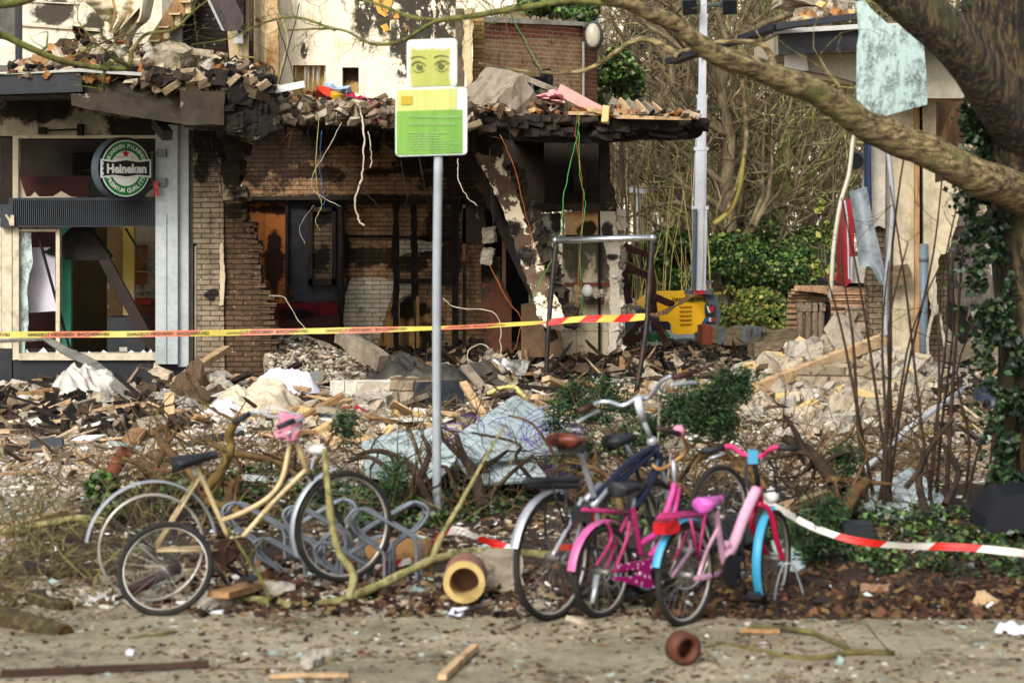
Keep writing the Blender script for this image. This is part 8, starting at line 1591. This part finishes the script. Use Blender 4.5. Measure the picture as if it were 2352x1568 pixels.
tubes(bk, 'frame_tube', B, [[(1400, 610), (1590, 470), (1730, 120), (1760, -20)], [(1500, 740), (1640, 560), (1760, 260), (1800, 20)]], M('bike_pinkish', ['b8307c', 'c8458c'], 4, .35, .05), .02); tubes(bk, 'chain_stay', B, [[(1100, 890), (1500, 900)]], mag, .012)
saddle(bk, BA.q(1420, 1420), hd, .25, .16, rub, .01); tubes(bk, 'seat_post', B, [[(1340, 130), (1325, 240)]], silver, .012)
tubes(bk, 'stem', BA, [[(1980, 1380), (1960, 1080)]], silver, .015); tubes(bk, 'handlebar', BA, [[(1700, 1130, .2), (1800, 1190, .14), (1900, 1150, .04), (2000, 1080, 0), (2100, 1000, -.06), (2130, 920, -.14), (2060, 800, -.2)]], M('bar_rust', ['7a5430', 'a07a4a', '8f8068'], 6, .4, .1), .013, 1)
tubes(bk, 'grip', BA, [[(1330, 1150, .3), (1560, 1130, .24), (1700, 1130, .2)], [(2030, 770, -.22), (1780, 710, -.26)]], M('grip_orange', ['4a3424', '23211f', '7a4a24'], 1, .6, .2), .018); b = MB(); b.ball(BA.q(2020, 740, -.2), .038, n=12); b.build('bell', M('bell_pink', ['c0406c', 'd8a8b4'], 6, .3, .02), bk, True)
g = NG('dotted_magenta'); o = g.obj(); vo = g.n('ShaderNodeTexVoronoi'); vo.inputs['Scale'].default_value = 26; g.link(g.scl(o, (1, 1, 1)), vo.inputs['Vector']); g.link(g.mix(g.rng(vo.outputs['Distance'], .36, .30), srgb('8f1060'), srgb('d9b4cc')), g.b.inputs['Base Color']); g.b.inputs['Roughness'].default_value = .35
b = MB(); b.prism([B.q(x, y, -.07) for x, y in [(1150, 850), (1200, 830), (1560, 760), (1590, 775), (1540, 830), (1510, 900), (1530, 1000), (1555, 1070), (1480, 1075), (1140, 990), (1145, 960), (1390, 950), (1400, 900), (1380, 880), (1170, 880)]], B.n * .02); b.build('chain_guard', g.mat, bk)
crank(bk, B.q(1500, 920), hd, .05, blackp)
tubes(bk, 'kickstand', B, [[(960, 940, -.08), (900, 1230, -.12)]], silver, .014)
# ---- 4 pale pink bicycle with blue mudguards
tC = lambda x, y: (1469.9 + x * .30468, 980 + y * .30468)
B = Plane(1573.5, 14.2, 1776, 15.0, tC); hd = B.h; pk = M('bike_pink', ['b08096', 'bf94a8', 'a0708a'], 5, .4, .08, dirt=.3, dcol='6a5a54'); blu = M('fender_blue', ['2a80a4', '3f98ba'], 4, .4, .08, dirt=.3, dcol='5a5a54')
bk = thing('bicycle', "pale pink children's bicycle with blue mudguards and purple saddle", 'bicycle', P(1670, 1415, 14.5))
rc = B.q(340, 1115); bike_wheel(bk, rc, .305, hd, .021, nsp=26); fender(bk, rc, .335, hd, 62, 165, blu, .055); fh = V((.42, .9, 0)).normalized()
fc_ = B.q(1005, 990); bike_wheel(bk, fc_, .303, fh, .021, nsp=26); fender(bk, fc_, .332, fh, 95, 215, blu, .055)
tubes(bk, 'seat_tube', B, [[(575, 620), (590, 760), (630, 1040)]], pk, .018); tubes(bk, 'stay', B, [[(590, 760, -.05), (500, 940, -.05), (440, 1130, -.05)], [(380, 850, .05), (370, 940, .05), (240, 1130, .05)]], pk, .011); tubes(bk, 'chain_stay', B, [[(410, 1145), (630, 1100)]], pk, .019)
tubes(bk, 'frame_tube', B, [[(630, 990), (700, 890), (790, 660), (880, 470)]], pk, .036); b = MB(); b.tube(crv([B.q(650, 1000), B.q(690, 930), B.q(640, 880)], 4), .025, 8); b.build('frame_tube', pk, bk, True); tubes(bk, 'head_tube', B, [[(885, 450), (900, 570)]], M('bike_crimson', ['9c1238', 'ae1c46'], 4, .35, .05), .03)
tubes(bk, 'fork', B, [[(890, 580, -.03), (960, 610, -.06), (1000, 700, -.07), (1030, 850, -.07), (1080, 1000, -.07)], [(890, 580, .03), (860, 640, .06), (850, 760, .07), (990, 1000, .07)]], M('bike_crimson', []), .018)
saddle(bk, B.q(535, 575), hd, .24, .15, M('saddle_purple', ['9c2c84', 'b45ca4'], 3, .35, .05), .03); tubes(bk, 'seat_post', B, [[(570, 610), (580, 680)]], blackp, .014)
tubes(bk, 'stem', B, [[(895, 450), (860, 230)]], blackp, .017); b = MB(); b.box(B.q(848, 225), (.06, .06, .08)); b.build('stem_clamp', blu, bk)
tubes(bk, 'handlebar', B, [[(640, 150, .2), (700, 150, .16), (760, 195, .08), (850, 225, 0), (930, 215, -.06), (980, 170, -.14), (1050, 145, -.2)]], M('bar_pink', ['b02458', 'c23468'], 4, .35, .05), .015, 1)
tubes(bk, 'grip', B, [[(470, 185, .3), (640, 155, .21)], [(1040, 150, -.2), (1180, 165, -.28)]], rub, .02); tubes(bk, 'brake_lever', B, [[(640, 200, .2), (520, 240, .26)]], silver, .009)
tubes(bk, 'brake_cable', B, [[(880, 250, 0), (810, 280, .05), (800, 400, .05), (830, 500, .03)], [(960, 240, -.1), (1010, 320, -.1), (1020, 420, -.08), (1030, 490, -.05)]], rub, .009)
b = MB(); b.ball(B.q(940, 530, 0) - B.h * -.08, .05, (1, 1, 1), 10); b.build('headlamp', white_m, bk, True); tubes(bk, 'basket_rim', B, [[(880, 470, .12), (1090, 465, .12)], [(930, 490, -.14), (1090, 470, -.14)]], rub, .008)
tubes(bk, 'rack', B, [[(130, 690, -.05), (500, 660, -.05)], [(150, 660, .05), (480, 640, .05)], [(140, 680, -.02), (480, 655, 0)]], mag, .011); tubes(bk, 'rack_stay', B, [[(380, 690, -.06), (440, 990, -.06)], [(400, 700, .06), (260, 1000, .06)], [(490, 660, -.06), (440, 980, -.06)]], mag, .009)
b = MB(); b.rock(B.q(200, 755, -.03), (.13, .09, .07), rot(B.h.y), 4, .006); b.build('rear_lamp', redm, bk)
crank(bk, B.q(700, 1080), hd, .08, blackp); b = MB(); b.disc(B.q(700, 1080, -.05), .095, B.n, .015, 22); b.build('chain_case', blackp, bk); tubes(bk, 'kickstand', B, [[(760, 880), (780, 1000)]], rub, .012)
# ---- hoop stand for the front wheel
ws = thing('wheel_stand', 'thin grey wire stand holding the front wheel of the pale pink bicycle', 'bicycle stand', G(1810, 1400)); PB = lambda x, y, d: P(*tC(x, y), d)
T([PB(1015, 1320, 14.9), PB(1030, 1200, 14.9), PB(1080, 1045, 14.9), PB(1150, 1040, 14.9), PB(1190, 1130, 14.9), PB(1235, 1270, 14.9)], .007, M('tube_grey', []), ws, 'hoop'); b = MB(); b.tube([PB(960, 1335, 14.9), PB(1100, 1340, 14.8), PB(1300, 1310, 14.9)], .012, 6); b.build('base_rail', char_m, ws)

# ---- galvanised racks: each holder a pair of bent bars
rk = M('rack_steel', ['50565c', '6e757b', '434a50'], 5, .5, .15, metal=.3, dirt=.2)
def holder(x, y, s, flip, d, label, low=0):
    """x, y: top of the bend in t4 units; one bar pair: ground, slanting up, round the bend, slanting down the other way, ground"""
    f = -1 if flip else 1; c = P(*t4(x, y), d); m_ = .00087; t = thing('bicycle_rack', label, 'bicycle rack', (c.x + .2 * f, d, 0), 'bicycle rack holders')
    for k in (0, 1):
        o_ = V((.03 * k * f, .075 * k, -.012 * k)); pr = [(225, 560), (225, 360), (205, 290), (60, 185), (5, 120), (-22, 60), (0, 15), (50, -5), (110, 8), (400, 185), (440, 235), (448, 300), (448, 560)]
        pts = [V((c.x + a * m_ * s * f, c.y + .0002 * a, c.z - e * m_ * s)) for a, e in pr]; pts[0].z = pts[-1].z = 0
        b = MB(); b.tube(crv([p + o_ if i not in (0, 12) else V((p.x + o_.x, p.y + o_.y, 0)) for i, p in enumerate(pts)], 4), .0115, 8); b.build('bar', rk, t, True)
    b = MB(); b.tube([c + V((-.01 * f, 0, -.06 * s)), c + V((.02 * f, .075, -.07 * s))], .01, 6); b.build('cross_piece', rk, t, True); return t
HL = [(985, 745, 1, 0, 16.2, 'leftmost high rack holder, behind the cranks of the cream bicycle'), (1420, 770, 1, 0, 16.0, 'high rack holder just left of the front tyre of the cream bicycle'), (1200, 1000, .8, 0, 15.7, 'low rack holder right of the chainring'), (1640, 1030, .85, 0, 15.5, 'low rack holder under the front wheel of the cream bicycle'),
      (1890, 790, 1.05, 0, 15.4, 'big rack holder in front of the front wheel, bent towards the left'), (2420, 740, 1.05, 1, 15.7, 'right end rack holder bent towards the right, next to the sign pole'), (2160, 985, .8, 1, 15.5, 'low rack holder bent right, below the right end one'), (1900, 720, 1, 1, 16.4, 'rearmost rack holder seen behind the front wheel')]
for h_ in HL: holder(*h_)
for k, (x0, x1, y, d) in enumerate([(980, 1700, 1290, 15.7), (1640, 2420, 1310, 15.5)]): b = MB(); p, q_ = P(*t4(x0, y), d), P(*t4(x1, y), d); p.z = q_.z = .03; b.bar(p, q_, .05, .03); one('rack_rail', b, rk, ['left ground rail tying the rack holders together', 'right ground rail tying the rack holders together'][k], 'rack rail')
